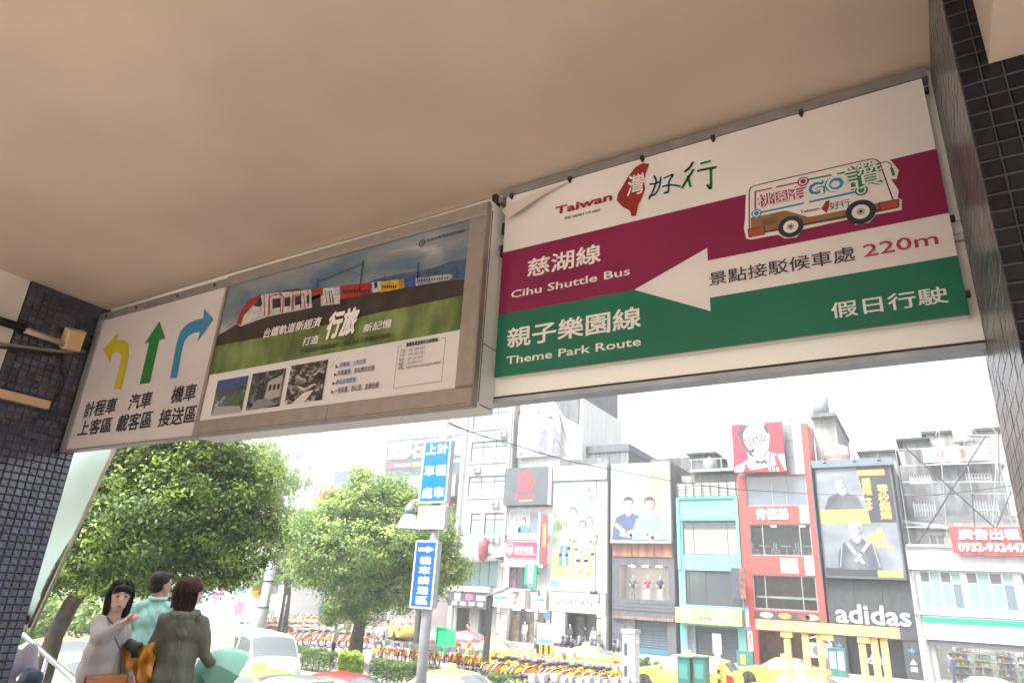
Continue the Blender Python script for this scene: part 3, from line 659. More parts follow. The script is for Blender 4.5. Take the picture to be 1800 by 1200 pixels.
def ac_unit(par, x, z, y, w=.8, h=.6):
    q = MB(); q.bevbox(x, x + w, y - .32, y, z, z + h, .02, M('ac_white', (.58, .58, .56), .5, var=.1)); o = q.build('air_conditioner', par)
    q = MB(); q.cyl((x + w * .4, y - .335, z + h / 2), h * .38, .012, M('ac_fan_grey', (.14, .14, .14), .6), 18, 'y'); q.build('fan', o)
    return o
def tank(label, x, y, z, rr, h, m, group=None, band=None):
    r = root('water_tank', (x, y, z), label, 'water tank', group)
    q = MB(); q.tube([(x, y, z + .35), (x, y, z + .4), (x, y, z + h * .5), (x, y, z + h * .92), (x, y, z + h)], [rr * .9, rr, rr, rr, rr * .45], m, 22)
    q.tube([(x, y, z + h), (x, y, z + h + .12)], rr * .28, m, 14); q.build('tank', r, True)
    for k in range(4):
        a = math.pi / 4 + k * math.pi / 2; q = MB(); q.tube([(x + rr * .8 * math.cos(a), y + rr * .8 * math.sin(a), z), (x + rr * .8 * math.cos(a), y + rr * .8 * math.sin(a), z + .4)], .04, gsteel, 6); q.build('leg', r)
    q = MB()
    for t in (.3, .55, .8): q.tube([(x, y, z + h * t), (x, y, z + h * t + .05)], rr * 1.02, m, 22)
    if band: q.tube([(x, y, z + h * .42), (x, y, z + h * .42 + .3)], rr * 1.025, band, 22)
    q.build('hoop', r)
    return r
GZ = G + .14
# ---------------- teal shop house
tealM = M('teal_cladding', (.20, .60, .54), .45, var=.05, scale=2, streak=.08); tealD = M('teal_dark_trim', (.05, .42, .38), .45)
r = root('shop_building', (-14.8, D, GZ), 'narrow teal clad building with a yellow shop sign and cream curtains', 'building')
b = MB(); wall(b, -17.1, -12.4, GZ, 8.2, D, tealM, [(-16.7, -12.6, 3.96, 6.46), (-16.62, -12.5, .43, 2.87), (-16.6, -12.95, GZ, -.98)], .3); shell(b, -17.1, -12.4, GZ, 8.2, D, 14, concL); b.build('wall', r)
bx(r, 'trim', -17.1, -12.4, D - .14, D, 8.08, 8.25, tealD); bx(r, 'trim', -17.1, -16.86, D - .14, D, 2.9, 8.08, tealM); bx(r, 'trim', -12.6, -12.4, D - .14, D, 2.9, 8.08, tealM); bx(r, 'trim', -16.86, -12.6, D - .1, D, 6.46, 6.56, tealD)
window(r, -16.7, -12.6, 3.96, 6.46, D + .12, [.2, .82], M('brown_frame', (.16, .12, .11), .5), curtain, .1, (.78,), gms=[curtain, gl_g, curtain, gl_g, curtain, gl_g])
for k in range(34):
    pass
w = window(r, -16.62, -12.5, .43, 2.87, D + .12, [.06, .36, .84], dkfr, gl_g, .07)
b = MB(); b.box(-17.15, -12.4, D - .9, D - .002, -.82, .23, M('yellow_sign_face', (.62, .58, .22), .35, var=.05)); b.build('shop_sign', r)
for i, (x, c1, c2) in enumerate(((-16.25, (.4, .6, .75), (.1, .4, .6)), (-15.8, (.3, .6, .4), (.02, .35, .2)), (-13.95, (.6, .3, .4), (.4, .05, .2)), (-13.5, (.45, .45, .5), (.12, .12, .3)), (-13.05, (.4, .5, .7), (.03, .08, .35)))):
    q = MB(); cxx = x - .25; zc = -.28
    for dx, col_, ww in ((0, c2, .16), (.002, (.75, .75, .72), .11)):
        mm_ = M('sign_pill_%d_%d' % (i, int(ww * 100)), col_, .4); n = 10
        pts = [(cxx + ww * math.cos(math.pi * k / n), zc + .24 + ww * math.sin(math.pi * k / n)) for k in range(n + 1)] + [(cxx - ww * math.cos(math.pi * k / n), zc - .24 - ww * math.sin(math.pi * k / n)) for k in range(n + 1)]
        q.flat(pts, D - .905 - dx * 2, mm_)
    q.flat([(cxx - .11, zc), (cxx + .11, zc), (cxx + .09, zc - .26), (cxx - .09, zc - .26)], D - .915, M('sign_pill_b_%d' % i, c1, .4)); q.build('sign_pictogram', r)
q = MB(); q.stroke([(-15.6, -.55), (-15.3, -.35), (-15.0, -.1), (-14.8, .02), (-14.65, -.02), (-14.7, -.2)], .06, D - .91, M('sign_pink_swirl', (.5, .15, .18), .4)); q.build('sign_pictogram', r)
text('金貝殼', -15.4, -14.5, -.62, -.3, D - .912, M('sign_blue_text', (.1, .25, .35), .4), r, .02)
shutter(r, -16.0, -12.95, GZ, -.98, D + .25); bx(r, 'door_post', -16.3, -16.0, D + .05, D + .2, GZ, -.98, M('poster_mixed', (.25, .28, .33), .4, var=.6, scale=4))
bx(r, 'side_panel', -16.6, -16.3, D + .05, D + .2, GZ, -.98, M('brick_grey', (.16, .16, .2), .6, var=.4, scale=9))
b = MB(); b.box(-17.1, -12.5, D + .3, D + .36, 8.25, 9.35, M('roof_sheet_white', (.62, .62, .6), .6, streak=.15)); b.build('parapet_sheet', r)
b = MB()
for k in range(8): b.box(-17.1 + k * .65, -17.05 + k * .65, D + .12, D + .2, 8.25, 9.45, steel)
for k in range(5): b.box(-17.1, -12.5, D + .13, D + .17, 8.35 + k * .25, 8.38 + k * .25, steel)
tag(b.build('roof_railing', r), kind='stuff')
b = MB(); b.box(-17.1, -12.4, D + 1.5, D + 9, 8.2, 10.2, concL); b.build('roof_house', r)
bx(r, 'roof_platform', -16.2, -12.4, D + .8, D + 3, 10.35, 10.55, gsteel); b = MB()
for x in (-16.1, -14.9, -13.7, -12.5): b.box(x, x + .08, D + .8, D + .88, 10.55, 11.4, gsteel)
b.box(-16.2, -12.4, D + .82, D + .86, 11.3, 11.38, gsteel); b.build('roof_railing', r)
# ---------------- red fried chicken restaurant
redM = M('red_cladding', (.62, .085, .07), .4, var=.06, scale=2, streak=.06); whB = M('white_cladding', (.74, .72, .7), .4, streak=.08)
r = root('restaurant_building', (-9.6, D, GZ), 'tall narrow red and white restaurant with a big portrait sign on top', 'building')
b = MB(); H_ = [(-11.75, -7.5, 7.47, 9.7), (-11.72, -7.5, 4.0, 6.2), (-11.72, -7.5, .4, 2.7), (-11.6, -7.45, GZ, -.95)]
wall(b, -12.35, -7.06, GZ, 9.75, D, redM, H_, .35); shell(b, -12.35, -7.06, GZ, 9.75, D, 15, concL); b.build('wall', r)
b = MB(); b.box(-8.66, -8.09, D + .02, D + 3, 9.75, 13.45, M('grey_cladding', (.22, .25, .27), .5, streak=.15)); b.box(-8.09, -7.51, D, D + 3, 9.75, 13.45, whB); b.box(-7.51, -7.06, D - .02, D + 3, 9.75, 13.45, redM)
b.box(-12.3, -8.66, D + .4, D + 3, 9.75, 13.3, MC['grey_cladding']); b.build('tower', r)
for k in range(2): bx(r, 'cladding_joint', -8.66, -8.1, D + .01, D + .022, 10.95 + 1.25 * k, 11.0 + 1.25 * k, steel)
bx(r, 'white_stripe', -8.12, -7.5, D - .03, D - .002, 6.25, 7.44, whB); bx(r, 'white_stripe', -8.1, -7.5, D - .03, D - .002, 2.75, 3.95, whB); bx(r, 'pale_notice', -9.7, -8.55, D - .03, D - .002, 2.85, 3.85, M('pale_pink_panel', (.72, .55, .55), .5))
# sign with emblem
sx0, sx1, sz0, sz1 = -12.34, -8.68, 9.87, 13.54; sw = sx1 - sx0
sg = bx(r, 'portrait_sign', sx0, sx1, D - .75, D - .42, sz0, sz1, M('sign_red_face', (.50, .03, .055), .35, var=.04))
z8 = lambda L: [(sx0 + (x - 200) / 590. * sw + (y - 180) / 590. * -.0 - (y - 160) / 560. * .2, sz1 - (y - 195 + (x - 200) * .055) / 560. * sw) for x, y in L]
sw_w = M('emblem_white', (.74, .72, .72), .4); sw_k = M('emblem_black', (.04, .05, .07), .4)
q = MB(); ys = D - .755
q.flat(z8([(345, 200), (585, 180), (625, 235), (650, 330), (635, 480), (640, 520), (740, 540), (810, 535), (830, 720), (240, 745), (245, 690), (360, 630), (410, 590), (385, 500), (330, 400), (290, 260)]), ys, sw_w)
q.flat(z8([(398, 395), (425, 385), (440, 400), (420, 412)]), ys - .02, sw_k); q.flat(z8([(530, 355), (560, 345), (575, 358), (550, 370)]), ys - .02, sw_k); q.flat(z8([(455, 470), (480, 455), (470, 520), (455, 530), (425, 500)]), ys - .013, sw_k)
q.flat(z8([(300, 215), (360, 200), (450, 215), (380, 232), (345, 300), (350, 390), (395, 470), (450, 560), (510, 600), (480, 575), (420, 560), (385, 500), (330, 430), (300, 360), (275, 280)]), ys - .01, sw_k)
q.flat(z8([(590, 185), (640, 240), (635, 330), (610, 290), (585, 240)]), ys - .01, sw_k)
for st, w_ in (([(350, 375), (400, 350), (460, 360), (465, 410), (430, 440), (390, 430), (365, 380)], .090), ([(500, 340), (560, 320), (600, 335), (595, 375), (550, 395), (515, 380), (500, 340)], .090), ([(460, 365), (500, 350)], .090), ([(490, 400), (480, 430), (520, 440), (550, 420)], .075), ([(640, 480), (590, 560), (570, 600)], .090), ([(415, 480), (440, 540), (500, 590)], .090), ([(375, 640), (350, 740)], .090), ([(410, 600), (410, 720)], .075), ([(660, 530), (650, 620), (590, 650)], .094), ([(720, 540), (810, 720)], .094), ([(560, 620), (555, 690)], .090)): q.stroke(z8(st), w_, ys - .012, sw_k)
q.flat(z8([(450, 470), (520, 450), (590, 460), (560, 480), (520, 490), (480, 480)]), ys - .014, sw_w); q.flat(z8([(465, 485), (505, 495), (560, 480), (545, 500), (500, 510)]), ys - .012, sw_k)
q.flat(z8([(500, 500), (560, 490), (575, 530), (555, 600), (520, 560)]), ys - .016, sw_w)
q.flat(z8([(480, 600), (540, 620), (610, 595), (615, 630), (560, 640), (490, 650)]), ys - .014, sw_k)
q.flat(z8([(380, 640), (410, 720), (550, 700), (720, 660), (690, 560), (730, 545), (815, 735), (350, 745)]), ys - .008, MC['sign_red_face'])
q.build('emblem', r)
for x_ in (640, 685, 730): 
    q = MB(); q.stroke(z8([(x_, 690), (x_ + 8, 725)]), .12, ys - .018, sw_w); q.build('emblem', r)
wc = whB
text('肯德基', -11.15, -8.85, 6.5, 7.3, D - .01, M('raised_white_letter', (.78, .78, .76), .4), r, .05, depth=.12)
window(r, -11.75, -7.5, 7.47, 9.7, D + .2, [.43, .66], gsteel, gl_b, .08, gms=[gl_b])
for k, (t0, t1, nx_) in enumerate(((4.0, 6.2, [.22, .82]), (.4, 2.7, [.2, .78]))):
    window(r, -11.72, -7.5, t0, t1, D + .12, nx_, gsteel, gl_c, .08)
roomW = M('restaurant_room', (.36, .32, .28), .8, var=.3, scale=1.5); wood = M('restaurant_wood', (.30, .15, .07), .6, var=.4, scale=3)
for t0, t1, mm_ in ((4.0, 6.25, roomW), (.4, 2.75, wood), (GZ, -.9, wood)):
    b = MB(); wall(b, -12.2, -7.2, t0 - .1, t1 + .15, D + 3.2, mm_); b.box(-12.2, -7.2, D + .2, D + 3.2, t0 - .12, t0 - .02, roomW); b.box(-12.2, -7.2, D + .36, D + 3.2, t1 + .05, t1 + .15, roomW); b.build('room', r)
    for k in range(4): bx(r, 'ceiling_lamp', -11.4 + k * 1.0, -11.1 + k * 1.0, D + .6 + (k % 2) * .8, D + .8 + (k % 2) * .8, t1 - .06, t1 - .01, lampm)
def table_set(par, x, z, y, m):
    q = MB(); q.box(x, x + .7, y, y + .6, z + .7, z + .75, m); q.box(x + .32, x + .38, y + .25, y + .31, z, z + .7, m)
    for s in (-.5, .8):
        q.box(x + s, x + s + .4, y + .1, y + .5, z + .42, z + .46, m); q.box(x + s + (0 if s < 0 else .36), x + s + (.04 if s < 0 else .4), y + .1, y + .5, z + .46, z + .95, m)
        for dx in (.02, .34):
            for dy in (.12, .46): q.box(x + s + dx, x + s + dx + .03, y + dy, y + dy + .03, z, z + .42, m)
    return q.build('table_set', par)
for k in range(3): table_set(r, -11.2 + k * 1.5, 4.0, D + .5, whB)
for k in range(3): table_set(r, -11.2 + k * 1.5, .45, D + .6, wood)
bx(r, 'counter', -11.6, -7.6, D + .45, D + .6, 1.15, 1.3, whB)
b = MB(); b.box(-11.72, -7.5, D - .02, D + .02, -.25, .3, M('menu_board_dark', (.06, .05, .05), .5)); b.build('menu_board', r)
for k, (x_, c_) in enumerate(((-10.9, (.6, .55, .5)), (-9.7, (.6, .32, .12)), (-8.5, (.25, .12, .08)), (-7.95, (.65, .5, .4)))):
    q = MB(); n = 12; q.flat([(x_ + .45 * math.cos(2 * math.pi * j / n), .03 + .2 * math.sin(2 * math.pi * j / n)) for j in range(n)], D - .026, M('menu_food_%d' % k, c_, .5, var=.4, scale=5)); q.build('menu_picture', r)
b = MB(); b.add([(-11.8, D, -.35), (-7.2, D, -.35), (-7.2, D - 1.1, -.75), (-11.8, D - 1.1, -.75), (-11.8, D - 1.1, -.95), (-7.2, D - 1.1, -.95)], [(3, 2, 1, 0), (4, 5, 2, 3)], M('red_awning', (.5, .03, .04), .6)); b.build('awning', r)
shutter(r, -11.6, -9.9, GZ, -.98, D + 3.0, wood)
# blue and red vertical signs beside it
r = root('banner_sign', (-11.9, D - .9, GZ), 'narrow white, blue and red vertical shop banners left of the red restaurant', 'sign')
bx(r, 'panel', -12.15, -11.85, D - 1.0, D - .92, -1.0, .45, M('banner_blue', (.08, .16, .45), .5)); text('通\n訊', -12.1, -11.9, -.8, .3, D - 1.002, wc, r, .02)
bx(r, 'panel', -12.05, -11.75, D - 1.0, D - .92, -2.7, -1.05, M('banner_white', (.65, .62, .6), .5)); text('維\n修\n站', -12.0, -11.8, -2.5, -1.2, D - 1.002, M('banner_red', (.5, .04, .05), .5), r, .02)
bx(r, 'pole', -11.95, -11.9, D - .92, D - .88, GZ, -1.0, steel)
r = root('hanging_sign', (-12.3, D - .6, 1.1), 'dark projecting sign with food photos between teal and red buildings', 'sign')
bx(r, 'panel', -13.0, -12.45, D - .9, D - .75, 1.0, 3.05, M('projecting_sign_dark', (.07, .08, .11), .4)); bx(r, 'panel', -12.44, -12.0, D - .9, D - .75, 1.0, 3.05, M('projecting_sign_mixed', (.3, .14, .1), .4, var=.7, scale=3)); bx(r, 'bracket', -12.5, -12.2, D - .74, D, 2.0, 2.1, steel)
# ---------------- sports shop
slate = M('charcoal_slate', (.065, .072, .08), .5, var=.25, scale=2.5, streak=.25)
r = root('sports_shop_building', (-4.5, D, GZ), 'charcoal sports shop with raised white letters and a tall two part poster', 'building')
b = MB(); wall(b, -6.9, -1.84, GZ, 10.45, D, slate, [(-6.0, -2.75, GZ, -1.02)], .5); shell(b, -6.9, -1.84, GZ, 10.45, D, 15, concL); b.build('wall', r)
for k in range(3):
    x_ = -6.88 + k * 1.68
    bx(r, 'panel', x_ + .01, x_ + 1.66, D - .06, D - .004, -.98, 2.52, slate)
b = MB(); b.box(-6.95, -1.8, D - .7, D + .1, 9.98, 10.5, M('poster_top_case', (.16, .20, .24), .45)); b.build('light_case', r)
px0, px1, pz0, pz1 = -6.68, -2.1, 2.76, 9.9
gp1 = noisemat('poster_studio_grey', [(.15, .18, .21), (.22, .25, .28), (.30, .33, .35)], .5, 3, (1, 1, 1.4), .4)
bx(r, 'poster_board', px0 - .1, px1 + .12, D - .5, D - .3, pz0 - .15, pz1 + .1, M('poster_case', (.10, .12, .14), .45))
q = MB(); q.flat([(px0, pz0), (px1, pz0), (px1, pz1), (px0, pz1)], D - .505, gp1); q.flat([(-3.6, 6.2), (px1, 6.2), (px1, pz1), (-4.1, pz1)], D - .51, M('poster_black', (.045, .05, .06), .4))
q.flat([(px0, pz0), (px1, pz0), (px1, pz0 + .35), (px0, pz0 + .5)], D - .507, MC['poster_black']); q.build('poster', r)
gold = M('poster_gold', (.62, .40, .13), .4)
for pl_, m2_ in (([(px0, 6.15), (-3.65, 6.15), (-3.75, 7.1), (px0, 7.1)], gold), ([(-4.1, 9.35), (-2.4, 9.35), (-2.4, 9.75), (-4.1, 9.75)], gold), ([(-3.6, 2.75), (-2.15, 2.75), (-2.15, 3.15), (-3.6, 3.15)], gold)):
    q = MB(); q.flat(pl_, D - .515, m2_); q.build('printed_band', r)
q = MB()
for k in range(3):
    h = (.45, .72, 1.0)[k]; x_ = -4.05 + k * .4
    q.flat([(x_, 4.9), (x_ + .42, 4.9), (x_ + .42 - h * .22, 4.9 + h), (x_ + .12 - h * .22, 4.9 + h * .82)], D - .515, gold)
q.build('emblem', r)
for k in range(3): q = MB(); q.flat([(-3.85 , 7.75 - k * .28), (-3.6, 7.85 - k * .28), (-3.35, 7.75 - k * .28), (-3.6, 7.55 - k * .28)], D - .515, gold); q.build('printed_arrow', r)
text('adidas', -3.95, -2.45, 4.55, 4.85, D - .516, gold, r, .03)
text('極\n限', -3.9, -3.3, 8.0, 9.2, D - .516, gold, r, .03); text('零\n秒\n燃\n燒', -3.0, -2.3, 6.4, 8.7, D - .516, gold, r, .03)
for k in range(4): text('一 二三四 一 二三四 一', -6.5, -3.9, 6.28 + k * .2, 6.36 + k * .2, D - .517, MC['poster_black'], r, 0)
text('→ 三 → 三 →', -3.4, -2.3, 2.87, 3.02, D - .517, MC['poster_black'], r, 0); text('→ 三 → 三 →', -3.9, -2.6, 9.47, 9.62, D - .517, MC['poster_black'], r, 0)
def printed_man(par, cx, zt, s, y, hairm, skinm, coatm, arms='crossed', name='printed_figure', base=None, turn=0., facem=None):
    """flat printed bust on a poster: head top zt, scale s = head height"""
    q = MB(); n = 16
    def el(x, z, a, c, m, yy, st=0): q.flat([(x + a * math.cos(2 * math.pi * k / n + st), z + c * math.sin(2 * math.pi * k / n + st)) for k in range(n)], yy, m)
    zb_ = base if base is not None else zt - 3.6 * s
    q.flat([(cx - 1.35 * s, zb_), (cx - 1.25 * s, zt - 2.2 * s), (cx - 1.0 * s, zt - 1.55 * s), (cx - .45 * s, zt - 1.3 * s), (cx - .25 * s, zt - 1.1 * s), (cx + .25 * s, zt - 1.1 * s), (cx + .45 * s, zt - 1.3 * s), (cx + 1.0 * s, zt - 1.55 * s), (cx + 1.25 * s, zt - 2.2 * s), (cx + 1.35 * s, zb_)], y, coatm)
    q.flat([(cx - .22 * s, zt - .7 * s), (cx + .22 * s, zt - .7 * s), (cx + .26 * s, zt - 1.28 * s), (cx, zt - 1.5 * s), (cx - .26 * s, zt - 1.28 * s)], y - .004, skinm)
    el(cx, zt - .42 * s, .44 * s, .45 * s, hairm, y - .006); el(cx + turn * s, zt - .55 * s, .37 * s, .46 * s, skinm, y - .008)
    q.flat([(cx - .38 * s + turn * s, zt - .28 * s), (cx + .38 * s + turn * s, zt - .28 * s), (cx + .3 * s, zt - .06 * s), (cx - .3 * s, zt - .06 * s)], y - .010, hairm)
    fm = facem or hairm
    sh_ = M('print_face_shade_' + skinm.name, (.34, .26, .23) if ('pale' in skinm.name or 'mauve' in skinm.name) else (.2, .21, .23), .4)
    q.flat([(cx + turn * s + .37 * s * math.cos(a), zt - .55 * s + .46 * s * math.sin(a)) for a in [R_(-95 + 14 * k) for k in range(11)]] + [(cx + turn * s + .14 * s, zt - .3 * s), (cx + turn * s + .2 * s, zt - .6 * s)], y - .009, sh_)
    q.flat([(cx + turn * s - .03 * s, zt - .45 * s), (cx + turn * s + .06 * s, zt - .66 * s), (cx + turn * s - .06 * s, zt - .68 * s)], y - .011, sh_)
    for sx in (-1, 1):
        q.flat([(cx + turn * s + sx * .08 * s, zt - .47 * s), (cx + turn * s + sx * .26 * s, zt - .45 * s), (cx + turn * s + sx * .26 * s, zt - .5 * s), (cx + turn * s + sx * .08 * s, zt - .52 * s)], y - .012, fm)
    q.flat([(cx + turn * s - .1 * s, zt - .8 * s), (cx + turn * s + .1 * s, zt - .8 * s), (cx + turn * s, zt - .84 * s)], y - .012, fm)
    if arms == 'crossed':
        q.stroke([(cx - 1.0 * s, zt - 2.1 * s), (cx - .2 * s, zt - 2.75 * s), (cx + .5 * s, zt - 2.6 * s)], .3 * s, y - .006, skinm); q.stroke([(cx + 1.0 * s, zt - 2.1 * s), (cx + .2 * s, zt - 2.9 * s), (cx - .6 * s, zt - 2.8 * s)], .3 * s, y - .008, skinm)
    if arms == 'x':
        q.stroke([(cx - .6 * s, zt - 1.5 * s), (cx - .1 * s, zt - 2.3 * s), (cx + .25 * s, zt - 2.75 * s)], .2 * s, y - .006, skinm); q.stroke([(cx + .75 * s, zt - 1.4 * s), (cx + .2 * s, zt - 2.1 * s), (cx - .2 * s, zt - 2.6 * s)], .2 * s, y - .008, skinm)
        q.stroke([(cx - .95 * s, zt - 1.5 * s), (cx - 1.2 * s, zt - 3.0 * s)], .05 * s, y - .006, skinm); q.stroke([(cx + .95 * s, zt - 1.5 * s), (cx + 1.2 * s, zt - 3.0 * s)], .05 * s, y - .006, skinm)
        q.stroke([(cx - .4 * s, zt - 1.2 * s), (cx, zt - 1.6 * s), (cx + .4 * s, zt - 1.2 * s)], .08 * s, y - .01, coatm)
    return q.build(name, par)
hg = M('print_hair_grey', (.22, .24, .26), .4); sgk = M('print_skin_grey', (.40, .42, .44), .4, var=.12, scale=2); cg = noisemat('print_coat_grey', [(.045, .055, .07), (.10, .115, .135), (.17, .19, .21)], .9, 5, (1, 1, .6), .4); dkp = M('print_dark', (.06, .07, .08), .4)
printed_man(r, -5.15, 9.35, .92, D - .53, hg, sgk, cg, '', base=7.1, turn=-.08, facem=dkp); printed_man(r, -4.6, 6.3, .98, D - .53, sgk, sgk, cg, 'x', base=pz0 + .4, facem=dkp)
lw = M('raised_white_letter', (.78, .78, .76), .4)
text('adidas', -6.45, -2.1, -.18, 1.0, D - .07, lw, r, .018, depth=.14)
bx(r, 'side_strip', -7.06, -6.95, D - .8, D - .1, 2.7, 10.3, MC['poster_case']); 
for k in range(3): bx(r, 'white_stripe', -7.064, -7.058, D - .72 + k * .2, D - .62 + k * .2, 2.75, 10.2, whB)
bx(r, 'door_recess', -6.0, -2.75, D + .5, D + .6, GZ, -1.02, M('dark_doors', (.02, .022, .025), .3))
text('adidas', -5.2, -3.6, -2.55, -2.0, D + .48, M('door_letters', (.6, .6, .6), .4), r, .02)
for xc in (-6.45, -2.3):
    q = MB(); 
    for a in (-40, 0, 40): 
        ca, sa = math.sin(R_(a)), math.cos(R_(a)); q.flat([(xc, -1.75), (xc + ca * .25 - .06 * sa, -1.72 + sa * .25), (xc + ca * .34, -1.75 + sa * .34), (xc + ca * .25 + .06 * sa, -1.72 + sa * .25)], D - .012, M('trefoil_blue', (.05, .3, .55), .4))
    q.flat([(xc - .2, -2.35), (xc + .2, -2.35), (xc, -2.05)], D - .012, lw); q.flat([(xc - .18, -2.75), (xc + .18, -2.75), (xc + .18, -2.5), (xc - .18, -2.5)], D - .012, lw); q.build('shop_emblem', r)
for x_ in (-6.0, -4.1, -2.6): 
    q = MB(); q.tube([(x_, D - .6, 10.5), (x_, D - 1.1, 10.7), (x_, D - 1.25, 10.35)], .03, steel, 6); q.cyl((x_ - .1, D - 1.3, 10.22), .09, .2, steel, 8, 'x'); q.build('spotlight', r)
# ---------------- old building with convenience store
r = root('shop_building', (1.5, D, GZ), 'old grey concrete building with white tiles and a convenience store below', 'building')
bxx1 = 6.2
b = MB(); wins = [(-1.3, 1.02, 1.0, 3.25), (1.2, 3.72, 1.0, 3.25), (4.0, 6.0, 1.0, 3.25)]
wall(b, -1.84, bxx1, GZ, 4.7, D, tileW, wins + [(-1.0, 5.9, GZ, -.95)], .2); shell(b, -1.84, bxx1, GZ, 4.72, D, 6, concL); b.build('wall', r)
for (a, c, d_, e_) in wins:
    w = window(r, a, c, d_, e_, D + .04, 4, whfr, gl_t, .09, (.68,), gms=[gl_t, gl_g, gl_t, gl_t, gl_t, gl_g, gl_b, gl_t])
bx(r, 'ledge', -1.84, bxx1, D - .25, D + .02, 3.3, 3.45, concW); bx(r, 'ledge', -1.84, bxx1, D - .25, D + .02, .62, .78, concW); bx(r, 'ledge', -1.75, bxx1, D - .2, D + .1, 4.7, 4.85, concW)
# upper storeys set back
b = MB(); wall(b, -1.6, 4.6, 4.7, 10.9, D + 5.0, concG, [(-1.1, 0.25, 9.6, 10.2), (2.4, 3.9, 9.6, 10.2), (-1.1, .25, 7.2, 8.3), (2.6, 3.95, 7.2, 8.3)], .2); shell(b, -1.6, 4.6, 4.7, 10.9, D + 5, 8, concG); b.box(-1.2, .4, D + 5.5, D + 9, 10.9, 12.9, concG); b.box(.4, 4.9, D + 6, D + 10, 10.9, 13.4, concL); b.build('upper_wall', r)
b = MB(); b.box(.1, 5.1, D + 5.8, D + 10.2, 13.4, 13.62, steel); b.box(-1.6, .6, D + 5.2, D + 9.2, 12.9, 13.05, steel); b.build('roof', r)
for (a, c, d_, e_) in ((-1.1, .25, 9.6, 10.2), (2.4, 3.9, 9.6, 10.2)): window(r, a, c, d_, e_, D + 5.03, 8, whfr, gl_g, .06, (.5,))
for (a, c, d_, e_) in ((-1.1, .25, 7.2, 8.3), (2.6, 3.95, 7.2, 8.3)):
    window(r, a, c, d_, e_, D + 5.05, 2, whfr, gl_b, .06, (.45,))
    q = MB()
    for k in range(9): q.box(a + k * (c - a) / 8 - .012, a + k * (c - a) / 8 + .012, D + 4.93, D + 4.96, d_, e_, whfr)
    q.build('window_bars', r)
# tiled lean-to roof between
b = MB(); b.add([(-1.84, D + 2.4, 6.1), (5, D + 2.4, 6.0), (5, D + 5, 7.3), (-1.84, D + 5, 7.3)], [(0, 1, 2, 3)], M('old_roof_sheet', (.12, .12, .13), .8, var=.4, scale=2)); b.box(-1.84, 5, D + 4.9, D + 5.02, 7.05, 7.2, M('roof_tile_red', (.3, .12, .09), .8, var=.5, scale=6)); b.build('roof', r)
b = MB(); b.add([(-1.84, D + 2.2, 6.7), (2.6, D + 2.2, 5.95), (2.6, D + 2.2, 5.8), (-1.84, D + 2.2, 6.5)], [(3, 2, 1, 0)], M('pale_green_trim', (.45, .6, .55), .6)); wall(b, -1.84, 5, 4.7, 6.5, D + 2.5, concL, [(-.4, .5, 4.9, 5.7)], .2, concL); b.build('balcony_wall', r)
window(r, -.4, .5, 4.9, 5.7, D + 2.6, 2, whfr, gl_g, .06)
b = MB(); b.box(.0, 3.9, D + 4.3, D + 4.5, 11.0, 12.05, M('sign_board_white', (.68, .68, .66), .5, streak=.15)); b.build('roof_sign', r)
for k, (ch, m_) in enumerate(zip('龍祥大廈行', (M('sign_char_grey', (.22, .24, .26), .5), M('sign_char_red', (.3, .08, .08), .5)) * 3)): text(ch, .15 + k * .66, .72 + k * .66, 11.15, 11.9, D + 4.29, m_, r, .01)
# green stripe fascia and shop
b = MB(); b.box(-1.4, bxx1, D - .8, D - .05, -.8, .52, M('fascia_white', (.74, .75, .75), .35)); b.build('fascia', r)
bx(r, 'fascia_stripe', -1.4, bxx1, D - .812, D - .802, .14, .5, M('fascia_green', (.01, .42, .20), .35)); bx(r, 'fascia_stripe', -1.4, bxx1, D - .812, D - .802, -.72, -.66, M('fascia_blue', (.1, .35, .6), .35))
bx(r, 'canopy_frame', -1.3, bxx1, D - .7, D + .0, -1.12, -.82, M('dark_fascia', (.10, .11, .12), .6))
window(r, -1.0, 5.9, GZ + .1, -.98, D + .1, 3, gsteel, gl_c, .06, (.8,))
b = MB(); wall(b, -1.6, 6.1, GZ, -.9, D + 5.5, M('store_wall', (.55, .53, .48), .7)); b.box(-1.6, 6.1, D + .2, D + 5.5, -.95, -.9, MC['store_wall']); b.build('room', r)
for k in range(4):
    for j in range(3): bx(r, 'ceiling_lamp', -1 + k * 1.8, .2 + k * 1.8, D + .8 + j * 1.4, D + .95 + j * 1.4, -1.0, -.96, M('store_lamp_glow', (1, .97, .92), .5, emis=30))
pal = [(.6, .55, .2), (.5, .12, .08), (.15, .35, .15), (.65, .62, .58), (.15, .2, .45), (.6, .35, .12), (.3, .2, .12)]
gm = [M('goods_%d' % i, c, .5) for i, c in enumerate(pal)]
for s in range(5):
    x_ = -.2 + s * 1.15; yy = D + 1.6 + (s % 2) * 1.2
    o = bx(r, 'store_shelf', x_, x_ + .95, yy + .3, yy + .4, GZ, -1.3, whfr); q = MB(); w2 = MB()
    for l in range(5):
        z_ = GZ + .15 + l * .38; q.box(x_, x_ + .95, yy, yy + .3, z_, z_ + .03, whfr)
        for k in range(8): 
            if random.random() < .9: w2.box(x_ + .03 + k * .115, x_ + .12 + k * .115, yy + .02, yy + .25, z_ + .035, z_ + .12 + random.random() * .18, random.choice(gm))
    q.build('shelf_board', o); tag(w2.build('goods', o), kind='stuff')
# drain pipe + conduits at the party wall
q = MB(); q.tube([(-1.6, D - .15, 3.2), (-1.6, D - .15, .4), (-1.45, D - .2, -.4), (-1.3, D - .2, GZ)], .09, gsteel, 8); q.build('drain_pipe', r)
